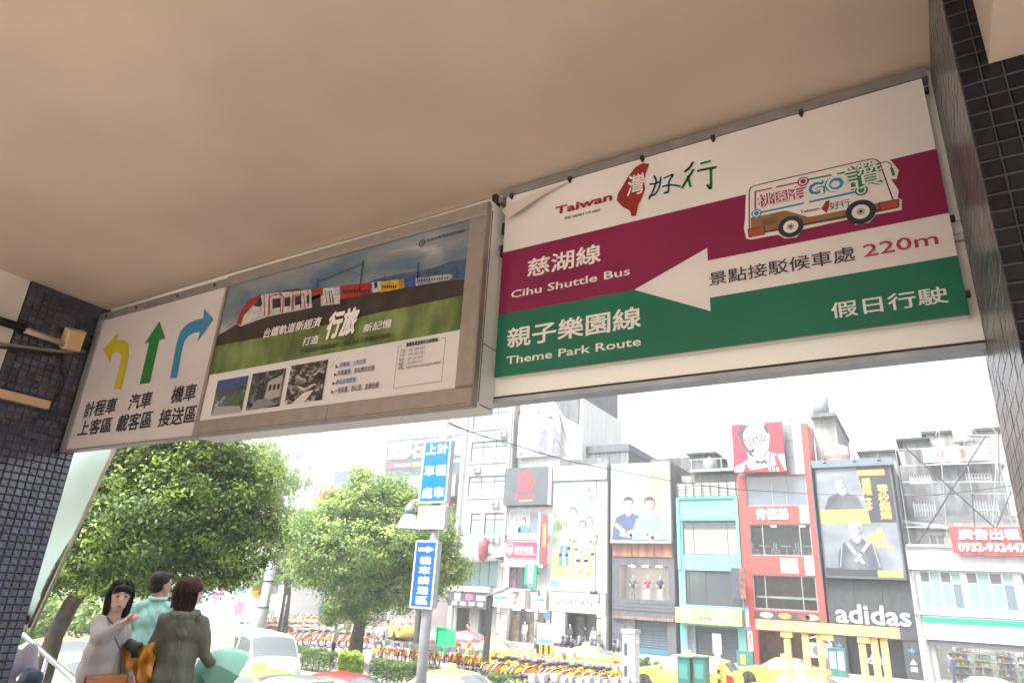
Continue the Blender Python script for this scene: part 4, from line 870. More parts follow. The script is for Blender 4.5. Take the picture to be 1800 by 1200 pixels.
# red banner
r = root('banner', (2.6, D - .4, 4.3), 'red to let banner with white phone number hung on the old grey building', 'banner')
b = MB(); n = 24; vs = []; fs = []
for i in range(n + 1):
    x_ = .76 + 4.6 * i / n; sag = -.08 * math.sin(math.pi * i / n)
    vs += [(x_, D - .45 + .05 * math.sin(i * 1.1), 5.95 + sag * .4), (x_ + .05, D - .45 + .07 * math.sin(i * .9 + 1), 4.3 + sag)]
for i in range(n): fs.append((2 * i + 1, 2 * i + 3, 2 * i + 2, 2 * i))
b.add(vs, fs, M('banner_cloth_red', (.62, .07, .07), .7)); b.build('cloth', r, True)
text('廣告出租', 1.2, 4.4, 5.12, 5.78, D - .56, lw, r, .04); text('0932-932447', 1.1, 4.55, 4.42, 4.95, D - .56, lw, r, .04)
q = MB(); q.tube([(.76, D - .45, 6.0), (.76, D + 1, 6.3)], .012, steel, 5); q.tube([(5.3, D - .45, 6.0), (5.3, D + 1, 6.3)], .012, steel, 5); q.build('rope', r)
# scaffold
r = root('scaffold', (1.5, D - .2, 4.85), 'rusty open billboard scaffold of thin crossed bars on the old grey building', 'scaffold')
sc1 = M('scaffold_pale', (.40, .43, .45), .5, .3); sc2 = M('scaffold_dark', (.05, .05, .055), .6, .3)
def bar3(p, q_, m, rr=.035, Y=D + .2): 
    a, c = atY(*p, Y), atY(*q_, Y); qq = MB(); qq.tube([a, c], rr, m, 6); qq.build('bar', r)
for p, q_ in (((1571, 771), (1600, 961)), ((1650, 750), (1666, 957)), ((1693, 765), (1718, 925)), ((1765, 762), (1798, 925)), ((1755, 765), (1790, 925)), ((1582, 819), (1780, 812)), ((1586, 847), (1785, 847)), ((1588, 870), (1800, 866)), ((1592, 926), (1795, 925)), ((1695, 765), (1772, 765)), ((1700, 780), (1776, 780)), ((1750, 802), (1785, 802)), ((1756, 765), (1749, 845)), ((1749, 845), (1745, 925)), ((1738, 745), (1755, 765)), ((1748, 800), (1780, 925)), ((1700, 745), (1720, 765)), ((1650, 750), (1645, 765)), ((1740, 900), (1770, 925)), ((1575, 790), (1780, 785))): bar3(p, q_, sc1, .03)
for p, q_, rr in (((1590, 785), (1750, 928), .05), ((1733, 765), (1612, 957), .05), ((1709, 866), (1713, 926), .04), ((1777, 865), (1751, 928), .04), ((1640, 870), (1792, 852), .035), ((1755, 762), (1757, 850), .03), ((1700, 766), (1740, 768), .03)): bar3(p, q_, sc2, rr, D - .1)
# ---------------- two men poster building
r = root('shop_building', (-20, D, GZ), 'dark grey shop building with two men on its tall poster and mannequins in the window', 'building')
darkc = M('dark_grey_cladding', (.12, .135, .155), .5, var=.15, scale=2, streak=.2)
x0, x1 = -22.5, -17.45
b = MB(); wall(b, x0, x1, GZ, 11.1, D, darkc, [(-21.9, -17.9, .62, 3.1), (-21.6, -18.1, GZ, -.88)], 1.2, M('display_lining', (.45, .44, .42), .7)); shell(b, x0, x1, GZ, 11.1, D, 14, concG); b.build('wall', r)
b = MB(); wall(b, -22, -17.8, .5, 3.3, D + 1.21, M('display_lining', (.45, .44, .42), .7)); b.build('display_wall', r)
for k in range(3): bx(r, 'ceiling_lamp', -21.2 + k * 1.1, -20.8 + k * 1.1, D + .3, D + .5, 3.04, 3.08, lampm)
bx(r, 'poster_board', x0 + .02, x1 - .02, D - .4, D - .02, 4.95, 11.05, M('poster_board_edge', (.5, .5, .5), .5)); yp = D - .41
q = MB(); q.flat([(x0 + .05, 4.98), (x1 - .05, 4.98), (x1 - .05, 11.02), (x0 + .05, 11.02)], yp, M('poster_pale', (0.490, 0.504, 0.533), .4)); q.flat([(-20.0, 7.3), (-18.2, 7.3), (-17.5, 9.2), (-17.5, 11.02), (-18.9, 11.02), (-19.3, 9.3)], yp - .004, M('poster_peach', (0.562, 0.403, 0.259), .4)); q.flat([(x0 + .05, 11.02), (-20.8, 11.02), (-21.2, 10.2), (x0 + .05, 10.4)], yp - .004, M('poster_sky_blue', (0.374, 0.475, 0.562), .4))
q.flat([(-20.4, 8.2), (-19.7, 5.8), (-20.3, 5.4)], yp - .004, M('poster_mid_blue', (0.216, 0.324, 0.490), .4)); q.flat([(x0 + .25, 6.9), (x0 + .7, 6.9), (x0 + .7, 8.8), (x0 + .25, 8.8)], yp - .004, M('poster_pale_orange', (0.518, 0.446, 0.374), .4)); q.build('poster', r)
skp = M('print_skin_pale', (0.518, 0.418, 0.360), .4); hk = M('print_hair_black', (.07, .06, .08), .4)
printed_man(r, -20.95, 8.35, 1.05, yp - .02, hk, skp, M('print_navy_shirt', (0.086, 0.115, 0.245), .4, var=.2, scale=3), 'crossed', base=5.0); printed_man(r, -19.15, 8.3, 1.1, yp - .05, hk, skp, M('print_denim_shirt', (0.245, 0.360, 0.475), .4, var=.2, scale=3), 'crossed', base=5.0)
text('O', -20.3, -19.95, 9.65, 10.0, yp - .006, M('print_pale_grey', (.45, .45, .47), .4), r, 0)
bx(r, 'poster_ledge', x0, x1, D - .5, D - .02, 4.72, 4.93, gsteel)
for x_ in (-21.1, -19.4): bx(r, 'spotlight', x_, x_ + .3, D - .8, D - .5, 4.6, 4.7, steel)
cop = M('copper_board', (.50, .22, .12), .5, isl=.45, var=.1)
for k in range(26):
    x_ = x0 + .1 + k * .187; bx(r, 'board', x_, x_ + .17, D - .08 - random.random() * .02, D - .003, 3.75, 4.7, cop)
for k in range(3): bx(r, 'panel', x0 + .02 + (0 if k else 0), x1 - .02, D - .05, D - .003, -.2 + k * .25, .02 + k * .25, darkc)
for k in range(28): bx(r, 'board', x0 + .1 + k * .175, x0 + .23 + k * .175, D - .25, D - .01, -.84, -.62, M('rusty_fringe', (.34, .22, .19), .7, isl=.4))
def mannequin(par, x, z, y, shirt, trousers, skin, s=1.):
    q = MB()
    for dx in (-.09, .09): q.tube([(x + dx * s, y, z), (x + dx * s, y, z + .45 * s), (x + dx * .9 * s, y, z + .88 * s)], [.045 * s, .06 * s, .085 * s], trousers, 8)
    o = q.build('trousers', par, True)
    q = MB(); q.tube([(x, y, z + .84 * s), (x, y, z + 1.05 * s), (x, y, z + 1.3 * s), (x, y, z + 1.45 * s)], [.15 * s, .14 * s, .19 * s, .07 * s], shirt, 10)
    for dx in (-1, 1): q.tube([(x + dx * .17 * s, y, z + 1.38 * s), (x + dx * .27 * s, y, z + 1.12 * s)], [.07 * s, .055 * s], shirt, 8)
    q.build('shirt', par, True)
    q = MB()
    for dx in (-1, 1): q.tube([(x + dx * .27 * s, y, z + 1.13 * s), (x + dx * .29 * s, y - .05, z + .86 * s)], [.04 * s, .03 * s], skin, 7)
    q.tube([(x, y, z + 1.42 * s), (x, y, z + 1.52 * s), (x, y, z + 1.58 * s), (x, y, z + 1.68 * s), (x, y, z + 1.75 * s)], [.05 * s, .05 * s, .085 * s, .09 * s, .04 * s], skin, 10)
    q.build('figure', par, True)
mw = M('mannequin_white', (.62, .60, .58), .4)
for i, (px, sh, tr, lb) in enumerate(((1113, (.10, .12, .16), (.12, .13, .16), 'white mannequin in a dark dress, leftmost in the shop window'), (1139, (.55, .06, .10), (.6, .58, .56), 'white mannequin in a red shirt in the shop window'), (1161, (.04, .05, .07), (.62, .6, .58), 'white mannequin in a black t-shirt and white trousers in the shop window'))):
    p_ = atY(px, 1052, D + .6); rr = root('mannequin', (p_.x, D + .6, .64), lb, 'mannequin', 'mannequins in the shop window'); mannequin(rr, p_.x, .64, D + .6, M('mq_shirt_%d' % i, sh, .7), M('mq_trs_%d' % i, tr, .7), mw, 1.0)
shutter(r, -20.7, -18.15, -2.8, -.9, D + .5, M('blue_grey_shutter', (.08, .12, .15), .45, .3, streak=.25)); bx(r, 'shutter_base', -20.7, -18.15, D + .48, D + .6, GZ, -2.8, M('teal_blue_band', (.05, .2, .3), .5))
bx(r, 'pillar_cladding', -21.6, -20.75, D + .3, D + .8, GZ, -.9, concL)
# rooftop wall right of poster
b = MB(); b.box(-17.45, -15.4, D + 5, D + 14, 8, 12.6, concG); b.box(-22.2, -17.45, D + 7, D + 14, 11, 12.9, concG); b.build('roof_house', r)
bx(r, 'roof', -17.6, -15.0, D + 4.6, D + 14, 12.6, 12.75, steel)
# ---------------- clothing shop with family poster
r = root('shop_building', (-25.2, D, GZ), 'white clothing shop with a family poster covering its front and a plain name sign', 'building')
x0, x1 = -27.85, -22.85
b = MB(); wall(b, x0, x1, GZ, 11.15, D, concW, [(-27.55, -26.9, -3.2, -.7), (-26.5, -23.2, GZ, -.7)], .3); shell(b, x0, x1, GZ, 11.15, D, 14, concG); b.build('wall', r)
wsign = M('name_sign_white', (0.533, 0.533, 0.518), .4, streak=.06)
gt_ = M('grey_name_letters', (.14, .14, .14), .4)
bx(r, 'name_sign', x0, x1, D - .5, D - .02, 9.85, 11.1, wsign); text('G I O R D A N O', x0 + .45, x1 - .35, 10.25, 10.65, D - .505, gt_, r, .01)
bx(r, 'name_sign', x0, x1, D - .55, D - .02, -.62, .85, wsign); text('GIORDANO', x0 + .55, x1 - .5, -.1, .32, D - .56, gt_, r, .012)
bx(r, 'poster_board', x0, -23.85, D - .35, D - .02, .92, 9.8, wsign); bx(r, 'name_strip', -23.8, x1, D - .3, D - .02, .92, 9.8, wsign); text('G\nI\nO\nR\nD\nA\nN\nO', -23.45, -23.2, 1.3, 5.6, D - .305, gt_, r, 0)
yp = D - .355
q = MB(); a_, c_ = x0 + .05, -23.9
q.flat([(a_, 1.9), (c_, 1.9), (c_, 9.75), (a_, 9.75)], yp, noisemat('poster_family_sky', [(0.346, 0.446, 0.533), (0.475, 0.518, 0.562), (0.518, 0.504, 0.446)], .35, 3, (1, 1, 1), .4)); q.flat([(a_, 1.9), (c_, 1.9), (c_, 4.2), (a_, 4.4)], yp - .004, noisemat('poster_lawn', [(0.245, 0.346, 0.115), (0.346, 0.418, 0.202), (0.418, 0.461, 0.288)], 1.2, 4, (1, 1, .5), .4))
q.flat([(a_, 4.4), (-27.0, 4.3), (-26.9, 5.9), (-27.3, 7.0), (a_, 7.2)], yp - .006, noisemat('poster_trees', [(0.101, 0.173, 0.086), (0.216, 0.302, 0.158), (0.360, 0.432, 0.302)], 1.6, 4, (1, 1, 1), .4)); q.flat([(c_, 4.2), (-24.3, 4.3), (-24.2, 6.2), (c_, 6.6)], yp - .006, MC['poster_trees'])
q.flat([(a_, .95), (c_, .95), (c_, 1.9), (a_, 1.9)], yp - .002, wsign); q.flat([(a_, 1.15), (-26.9, 1.3), (-26.9, 1.6), (a_, 1.75)], yp - .008, M('poster_blue_flash', (.15, .30, .62), .4)); q.flat([(-24.5, 1.75), (c_, 1.65), (c_, 1.8), (-24.6, 1.8)], yp - .008, MC['poster_blue_flash'])
q.flat([(-24.6, 8.85), (-24.25, 8.95), (-24.55, 9.25)], yp - .01, M('poster_red_kite', (.6, .08, .06), .4)); q.flat([(-24.4, 8.1), (-23.95, 8.35), (-24.35, 8.65)], yp - .01, M('poster_blue_kite', (.1, .35, .6), .4)); q.flat([(-26.0, 9.7), (-25.2, 9.7), (-25.4, 9.1), (-25.9, 9.2)], yp - .01, M('poster_peach2', (0.576, 0.446, 0.288), .4)); q.build('poster', r)
text('G-MOTION', -26.95, -24.75, 8.35, 8.75, yp - .012, M('poster_grey_script', (.5, .54, .58), .4), r, .02, shear=.3)
text('G-MOTION', -26.95, -24.75, 8.36, 8.76, yp - .014, wsign, r, -.01, shear=.3); text('吸濕排汗', -26.2, -24.9, 8.05, 8.22, yp - .012, M('poster_blue_text', (.3, .5, .72), .4), r, 0)
def printed_walker(par, cx, z0_, h, y, top, bot, nm='printed_figure'):
    s = h / 7; q = MB(); n = 14
    q.flat([(cx - .75 * s, z0_ + 3.3 * s), (cx + .75 * s, z0_ + 3.3 * s), (cx + .85 * s, z0_ + 5.5 * s), (cx + .3 * s, z0_ + 6.0 * s), (cx - .3 * s, z0_ + 6.0 * s), (cx - .85 * s, z0_ + 5.5 * s)], y, top)
    for sx in (-1, 1):
        q.stroke([(cx + sx * .8 * s, z0_ + 5.3 * s), (cx + sx * 1.25 * s, z0_ + 4.2 * s), (cx + sx * .9 * s, z0_ + 3.4 * s)], .35 * s, y - .002, skp); q.stroke([(cx + sx * .35 * s, z0_ + 3.3 * s), (cx + sx * .6 * s, z0_ + 1.7 * s), (cx + sx * (.7 if sx > 0 else .5) * s, z0_ + .3 * s)], .55 * s, y + .002, bot)
    q.flat([(cx + .55 * s * math.cos(2 * math.pi * k / n), z0_ + 6.45 * s + .62 * s * math.sin(2 * math.pi * k / n)) for k in range(n)], y - .004, hk)
    q.flat([(cx + .42 * s * math.cos(2 * math.pi * k / n), z0_ + 6.35 * s + .5 * s * math.sin(2 * math.pi * k / n)) for k in range(n)], y - .006, skp)
    return q.build(nm, par)
jn = M('print_jeans', (.10, .22, .5), .4); jg = M('print_grey_jeans', (.30, .38, .42), .4); wt = M('print_white_top', (0.490, 0.490, 0.490), .4); bt = M('print_pale_blue_top', (0.374, 0.475, 0.562), .4); gt2 = M('print_grey_blue_top', (0.302, 0.374, 0.446), .4)
printed_walker(r, -25.9, 3.2, 4.4, yp - .02, gt2, jg); printed_walker(r, -26.7, 2.9, 3.4, yp - .04, wt, jn); printed_walker(r, -25.0, 2.3, 4.2, yp - .06, bt, M('print_pale_trousers', (0.432, 0.432, 0.396), .4)); printed_walker(r, -24.4, 2.9, 3.9, yp - .03, gt2, skp)
bx(r, 'shop_pillar', -27.55, -26.35, D - .5, D - .01, -2.95, -.66, wsign); bx(r, 'pillar_base', -27.55, -26.35, D - .52, D - .01, GZ, -2.95, steel); bx(r, 'shop_pillar', -23.3, -22.8, D - .5, D - .01, GZ, -.66, wsign)
bx(r, 'room_wall', -26.4, -23.3, D + 2.0, D + 2.1, GZ, -.7, M('pale_panel_wall', (.5, .5, .48), .6, var=.1)); bx(r, 'display_case', -26.2, -25.5, D + 1.2, D + 1.9, GZ, -.9, M('display_case', (.3, .28, .25), .5, var=.5, scale=3))
b = MB(); b.box(-27.6, -22.9, D + .2, D + .4, 11.15, 11.8, concG); b.box(-26.0, -21.9, D + 2, D + 9, 11.1, 12.7, concG); b.box(-26.1, -21.8, D + 1.9, D + 9, 12.65, 13.3, M('dark_roof_sheet', (.13, .15, .17), .6, streak=.3)); b.build('roof_house', r)
# ---------------- building with red crest sign and 7 store
r = root('shop_building', (-30.4, D, GZ), 'white building with a dark red lettered sign on top and a striped corner store', 'building')
x0, x1 = -32.75, -27.95
b = MB(); wall(b, x0, x1, GZ, 7.75, D, tileW, [(-32.3, -28.5, 5.4, 7.35), (-32.1, -29.3, .95, 2.75), (-32.6, -28.3, GZ, -.62)], .25); shell(b, x0, x1, GZ, 11.2, D, 14, concL); b.build('wall', r)
bx(r, 'top_sign', x0 - .02, -28.25, D - .6, D - .02, 7.85, 11.15, M('dark_grey_sign', (.10, .115, .13), .45, var=.08, scale=2)); bx(r, 'sign_edge', -28.24, -27.98, D - .6, D - .02, 7.85, 11.2, whB)
pk_ = M('sign_coral', (.62, .06, .08), .4)
q = MB(); zc = 9.85
for ring in (.95, .7): q.stroke([(-30.5 + ring * math.cos(a) * .85 , zc + ring * math.sin(a)) for a in [R_(-60 + k * 15) for k in range(11)]], .09, D - .61, pk_)
for k in range(5): q.stroke([(-31.25, zc - .8 + k * .4), (-30.6, zc - .8 + k * .4)], .14, D - .61, pk_)
for k in range(4): q.stroke([(-31.2 + k * .3, zc - .9), (-31.2 + k * .3, zc + .85)], .1, D - .615, pk_)
for k in range(3): q.stroke([(-30.4 + k * .17, zc - .7), (-30.4 + k * .17, zc + .1)], .08, D - .61, pk_)
q.build('emblem', r); text('Tigerair 6', -31.75, -29.5, 8.25, 8.75, D - .61, pk_, r, .04, shear=.15); bx(r, 'sign_underline', -31.1, -29.8, D - .61, D - .6, 8.2, 8.27, whB)
w = window(r, -32.3, -28.5, 5.4, 7.35, D + .08, 4, whfr, gl_b, .1, gms=[M('poster_pane_pale', (.52, .56, .6), .3, var=.2, scale=3), MC['poster_pane_pale'], gl_b, MC['poster_pane_pale']])
printed_man(r, -31.75, 6.75, .42, D + .06, M('print_brown_hair', (.3, .26, .24), .4), skp, wt, '', base=5.6); printed_man(r, -30.9, 6.85, .45, D + .06, hk, skp, M('print_teal_coat', (.1, .25, .35), .4), '', base=5.55)
bx(r, 'ledge', x0, -28.3, D - .12, D + .02, 5.0, 5.35, concW); 
bx(r, 'crest_sign', -32.4, -28.95, D - .3, D - .02, 3.5, 4.75, M('magenta_sign_face', (.52, .05, .12), .4)); text('咸亨湯包', -31.5, -29.65, 3.85, 4.4, D - .31, M('cream_letters', (.78, .70, .5), .4), r, .03); bx(r, 'sign_underline', -31.5, -29.0, D - .31, D - .302, 3.72, 3.78, whB)
q = MB(); q.flat([(-32.3, 4.6), (-31.65, 4.6), (-31.65, 3.95), (-31.97, 3.6), (-32.3, 3.95)], D - .31, M('crest_grey', (.5, .48, .5), .4)); q.flat([(-32.22, 4.5), (-31.73, 4.5), (-31.73, 4.3), (-32.22, 4.3)], D - .314, MC['magenta_sign_face']); q.build('emblem', r)
bx(r, 'vertical_sign', -28.9, -28.75, D - .9, D - .05, 2.9, 7.1, whB)
q = MB(); q.box(-28.5, -28.05, D - .9, D - .8, 2.9, 6.9, M('red_vertical_sign', (.5, .05, .06), .4)); q.build('vertical_sign', r); text('鮮\n肉\n湯\n包\n煎\n餃', -28.42, -28.13, 4.3, 6.2, D - .905, M('gold_letters', (.75, .55, .2), .4), r, .03)
b = MB(); b.add([(-32.4, D, 3.1), (-28.3, D, 3.1), (-28.3, D - .9, 2.85), (-32.4, D - .9, 2.85)], [(3, 2, 1, 0)], M('white_awning', (.66, .66, .64), .7)); 
for k in range(16): b.box(-32.4 + k * .26, -32.27 + k * .26, D - .92, D - .9, 2.65, 2.86, whB)
b.build('awning', r)
window(r, -32.1, -29.3, .95, 2.75, D + .1, [.25, .5, .62], steel, gl_g, .07, gms=[M('pink_garment_pane', (.4, .2, .26), .3, var=.7, scale=3), gl_g, M('navy_pane', (.08, .09, .2), .3), gl_t])
# 7 store sign
bx(r, 'store_sign', -33.0, -29.95, D - .9, D - .05, -.58, .88, whB); bx(r, 'store_sign', -29.2, -27.98, D - .9, D - .05, -.58, .88, whB)
org = M('store_orange_red', (.55, .07, .015), .4); grn = M('store_green', (.0, .42, .2), .4); red7 = M('store_red', (.5, .02, .01), .4)
for (a, c) in ((-32.95, -31.7), (-29.15, -28.05)):
    for z_, m_, h in ((.52, org, .08), (.05, grn, .2), (-.38, org, .08)): bx(r, 'sign_stripe', a, c, D - .91, D - .902, z_, z_ + h, m_)
q = MB(); q.flat([(-31.15, .72), (-30.45, .72), (-30.45, .62), (-30.72, .12), (-30.95, .12), (-30.72, .52), (-31.15, .52)], D - .91, red7); q.flat([(-30.97, -.02), (-30.74, -.02), (-30.74, -.3), (-30.97, -.3)], D - .91, org); q.build('sign_numeral', r)
rr = root('hanging_sign', (-29.2, D - 1.3, 1.3), 'small green and white vertical sign with an orange 7 above the striped store', 'sign')
bx(rr, 'panel', -29.75, -28.65, D - 1.4, D - 1.3, 1.25, 2.9, grn); bx(rr, 'panel', -29.45, -28.95, D - 1.42, D - 1.402, 1.4, 2.8, whB); text('7', -29.35, -29.05, 2.0, 2.6, D - 1.425, org, rr, .03); bx(rr, 'panel', -29.25, -29.15, D - 1.43, D - 1.422, 1.55, 1.8, org); bx(rr, 'bracket', -29.2, -29.1, D - 1.3, D, 2.2, 2.3, steel)
b = MB(); wall(b, -32.6, -28.3, GZ, -.6, D + 2.4, M('shop_interior_warm', (.42, .36, .28), .7, var=.5, scale=1.6)); b.build('room', r)
for k in range(3): bx(r, 'ceiling_lamp', -32 + k * 1.3, -31.4 + k * 1.3, D + .8, D + 1.0, -.72, -.68, MC['store_lamp_glow'])
bx(r, 'shop_pillar', -32.7, -32.0, D - .1, D + .3, GZ, -.6, tileW); bx(r, 'dark_door', -31.2, -30.5, D + .6, D + .7, GZ, -.9, M('dark_curtain', (.07, .09, .10), .7)); bx(r, 'shelf_unit', -32.0, -31.3, D + .7, D + 1.1, GZ, -1.2, M('wood_shelf', (.42, .32, .2), .6, var=.5, scale=4)); bx(r, 'shelf_unit', -30.3, -29.0, D + .8, D + 1.1, GZ, -1.0, MC['wood_shelf'])
# upper terrace + man billboard building
r = root('billboard', (-30, D + .5, 11.2), 'rooftop billboard of a man in a grey cardigan with white characters', 'billboard')
b = MB(); b.box(-32.15, -27.75, D + .3, D + .6, 12.3, 16.35, M('billboard_frame', (.6, .62, .64), .5)); b.build('board', r)
q = MB(); q.flat([(-32.1, 12.35), (-27.8, 12.35), (-27.8, 16.3), (-32.1, 16.3)], D + .295, noisemat('billboard_sky', [(0.432, 0.475, 0.533), (0.504, 0.533, 0.562), (0.547, 0.554, 0.562)], .4, 3, (1, 1, 1), .4)); q.build('poster', r)
printed_man(r, -28.75, 15.9, .82, D + .28, hk, M('print_skin_mauve', (.58, .42, .42), .4), M('print_cardigan', (.26, .24, .30), .4, var=.3, scale=3), '', base=12.4)
q = MB(); q.flat([(-28.95, 12.4), (-28.5, 12.4), (-28.45, 14.7), (-29.0, 14.7)], D + .265, wt); q.build('printed_shirt', r)
text('彭俊豪', -31.65, -29.7, 14.3, 15.1, D + .285, M('print_green_outline', (.02, .34, .2), .4), r, .07); text('彭俊豪', -31.65, -29.7, 14.3, 15.1, D + .28, whB, r, .02); text('最值得信任', -31.2, -29.8, 15.4, 15.7, D + .285, M('print_grey_mauve', (.4, .42, .5), .4), r, 0); text('中壢好生活', -31.3, -30.1, 12.75, 13.0, D + .285, MC['print_grey_mauve'], r, 0)
for k in range(5):
    q = MB(); n = 10; cxx = -31.6 + k * .45; q.flat([(cxx + .2 * math.cos(2 * math.pi * j / n), 12.6 + .2 * math.sin(2 * math.pi * j / n)) for j in range(n)], D + .283, M('fruit_print_%d' % k, ((.5, .12, .15), (.3, .3, .35), (.55, .3, .3), (.45, .2, .25), (.4, .4, .42))[k], .5)); q.build('printed_flower', r)
for p, q_ in (((982, 727), (1005, 806)), ((980, 775), (995, 802)), ((912, 722), (906, 802))):
    a, c = atY(*p, D + .2), atY(*q_, D - .2); qq = MB(); qq.tube([a, c], .05, steel, 6); qq.build('strut', r)
# ---------------- white five storey corner building
r = root('office_building', (-35.2, D, GZ), 'tall white five storey building with rows of dark framed windows at the left end', 'building')
x0, x1 = -37.7, -32.8
wn = [(-37.15, -32.95, 15.25, 17.3), (-37.15, -32.95, 12.05, 14.0), (-37.15, -32.9, 8.8, 10.7), (-36.6, -35.4, 5.4, 7.3), (-35.05, -32.95, 5.4, 7.3), (-37.2, -33.3, .95, 3.3), (-37.3, -33.2, GZ, -.85)]
b = MB(); wall(b, x0, x1, GZ, 18.4, D, concW, wn, .22); shell(b, x0, x1, GZ, 18.4, D, 13, concW); b.build('wall', r)
pw = M('pale_blind_pane', (.50, .54, .52), .3, var=.1)
for (a, c, d_, e_) in wn[:3]: window(r, a, c, d_, e_, D + .1, 3, dkfr, pw, .08, (.72,), gms=[pw, gl_t, pw, pw])
for (a, c, d_, e_) in wn[3:5]: window(r, a, c, d_, e_, D + .1, 2 if c - a > 1.5 else 1, dkfr, gl_t, .08, (.7,), gms=[gl_t, pw])
window(r, *wn[5], D + .1, 4, dkfr, gl_t, .06, gms=[gl_t])
q = MB()
for (a, c, d_, e_) in wn[:3]:
    for k in range(3): 
        for j in (1, 2): q.box(a + (c - a) * (k + j / 3) / 3 - .015, a + (c - a) * (k + j / 3) / 3 + .015, D + .1, D + .14, d_ + .05, d_ + (e_ - d_) * .7, gsteel)
tag(q.build('window_bars', r), kind='stuff')
bx(r, 'pilaster', x0 - .35, x0, D - .25, D + 1, GZ, 18.4, concW); bx(r, 'pilaster', -32.9, -32.45, D - .12, D + .1, 4.9, 18.4, concW)
bx(r, 'window_ledge', -37.3, -32.9, D - .12, D - .002, 15.05, 15.2, concW); bx(r, 'window_ledge', -37.3, -32.9, D - .12, D - .002, 11.85, 12.0, concW); bx(r, 'window_ledge', -37.3, -32.9, D - .12, D - .002, 8.6, 8.75, concW)
b = MB(); b.box(-32.45, -25.9, D + 1.0, D + 10.4, 7.8, 17.6, M('bright_white_wall', (.95, .95, .95), .7, var=.05, scale=.6, streak=.12)); b.build('rear_wall', r)
b = MB(); b.box(-30.9, -26.2, D + .95, D + 10, 17.65, 20.6, M('rooftop_shed', (.16, .18, .20), .7, var=.2, scale=1.2, streak=.35)); b.build('rooftop_shed', r)
b = MB(); b.add([(-28.9, D + .98, 17.6), (-26.15, D + .98, 17.6), (-26.15, D + .98, 15.0), (-27.7, D + .98, 15.9)], [(0, 3, 2, 1)], MC['rooftop_shed']); b.build('shed_side', r)
b = MB(); b.tube([(-26.12, D + .8, 15.0), (-26.12, D + .8, 18.6)], .06, dkfr, 6); b.build('pipe', r)
for px, py in ((925, 714), (944, 722), (957, 715), (886, 712)):
    p_ = atY(px, py, D - .05); q = MB(); q.cyl((p_.x, p_.y, p_.z), .12, .3, gsteel, 8, 'y'); q.build('spotlight', r)
# curved white canopy and shop front at its foot
b = MB(); n = 20; vs = []; fs = []
for i in range(n + 1):
    t = i / n; x_ = -37.9 + 5.2 * t; h = math.sin(math.pi * t) ** .6
    vs += [(x_, D - .05, 3.55 + .95 * h), (x_, D - 1.5, 3.35 + .3 * h), (x_, D - 1.5, 3.25 - .35 * h), (x_, D - .05, 3.2)]
for i in range(n):
    for j in range(3): fs.append((4 * i + j, 4 * i + j + 1, 4 * i + j + 5, 4 * i + j + 4))
b.add(vs, fs, M('canopy_white', (.66, .69, .72), .4)); b.build('canopy', r, True)
ac_unit(r, -35.2, 4.6, D, .9, .6); ac_unit(r, -34.1, 4.6, D, .9, .6)
bx(r, 'fascia', -37.6, -33.3, D - 1.2, D - .02, .5, .95, whB); bx(r, 'shop_sign', -37.6, -33.4, D - 1.1, D - .02, -.75, .45, M('charcoal_sign', (.08, .08, .10), .5))
bx(r, 'sign_panel', -36.9, -36.3, D - 1.11, D - 1.102, -.25, .35, whB); bx(r, 'sign_panel', -34.6, -33.7, D - 1.11, D - 1.102, -.15, .2, whB)
q = MB(); n = 12; q.flat([(-35.4 + (.42 + .1 * math.cos(3 * a)) * math.cos(a), .05 + .28 * math.sin(a)) for a in [2 * math.pi * k / n for k in range(n)]], D - 1.11, M('sign_rose', (.55, .12, .25), .4)); q.build('sign_pictogram', r); text('美 味 早 餐', -37.2, -33.8, -.68, -.32, D - 1.12, whB, r, .02)
b = MB(); wall(b, -37.5, -33.0, GZ, -.7, D + 1.6, M('shop_interior_dim', (.20, .19, .18), .8, var=.5, scale=1.5)); b.build('room', r)
bx(r, 'shop_pillar', -35.9, -34.9, D - .1, D + .4, GZ, -.8, concL); bx(r, 'shop_pillar', -33.9, -33.0, D - .2, D + .3, GZ, -.8, concL)
rr = root('hanging_sign', (-34.2, D - 1.6, 3), 'round red and white lantern shaped sign on a bracket over the street', 'sign')
q = MB(); q.tube([(-33.9, D - 1.6, 3.0), (-33.9, D - 1.6, 3.3), (-33.9, D - 1.6, 4.0), (-33.9, D - 1.6, 4.7), (-33.9, D - 1.6, 5.0)], [.2, .42, .5, .42, .2], M('lantern_red', (.45, .10, .10), .5, var=.5, scale=3), 14); q.build('lantern', rr, True); bx(rr, 'bracket', -33.8, -32.6, D - 1.65, D - 1.55, 4.5, 4.6, steel); bx(rr, 'bracket', -33.8, -32.6, D - 1.65, D - 1.55, 3.5, 3.6, steel)
# blue round sign
rr = root('hanging_sign', (-27.6, D - .9, -1.0), 'small round blue sign left of the plain white shop sign', 'sign'); q = MB(); q.cyl((-27.7, D - 1.0, -1.05), .28, .06, M('round_blue', (.05, .18, .6), .4), 20, 'y'); q.build('disc', rr); bx(rr, 'bracket', -27.72, -27.68, D - .94, D, -1.07, -1.03, steel)
for rr_, (xa, za) in ((r, (-34.3, 7.75)), (r, (-36.6, 11.0)), (r, (-33.9, 14.25))): ac_unit(rr_, xa, za, D, .8, .55)
q = MB(); q.tube([(-37.5, D - .3, GZ), (-37.5, D - .3, 18.3)], .07, gsteel, 7); q.tube([(-32.6, D - .2, 4.9), (-32.6, D - .2, 17.5)], .05, gsteel, 7); q.build('drain_pipe', r)
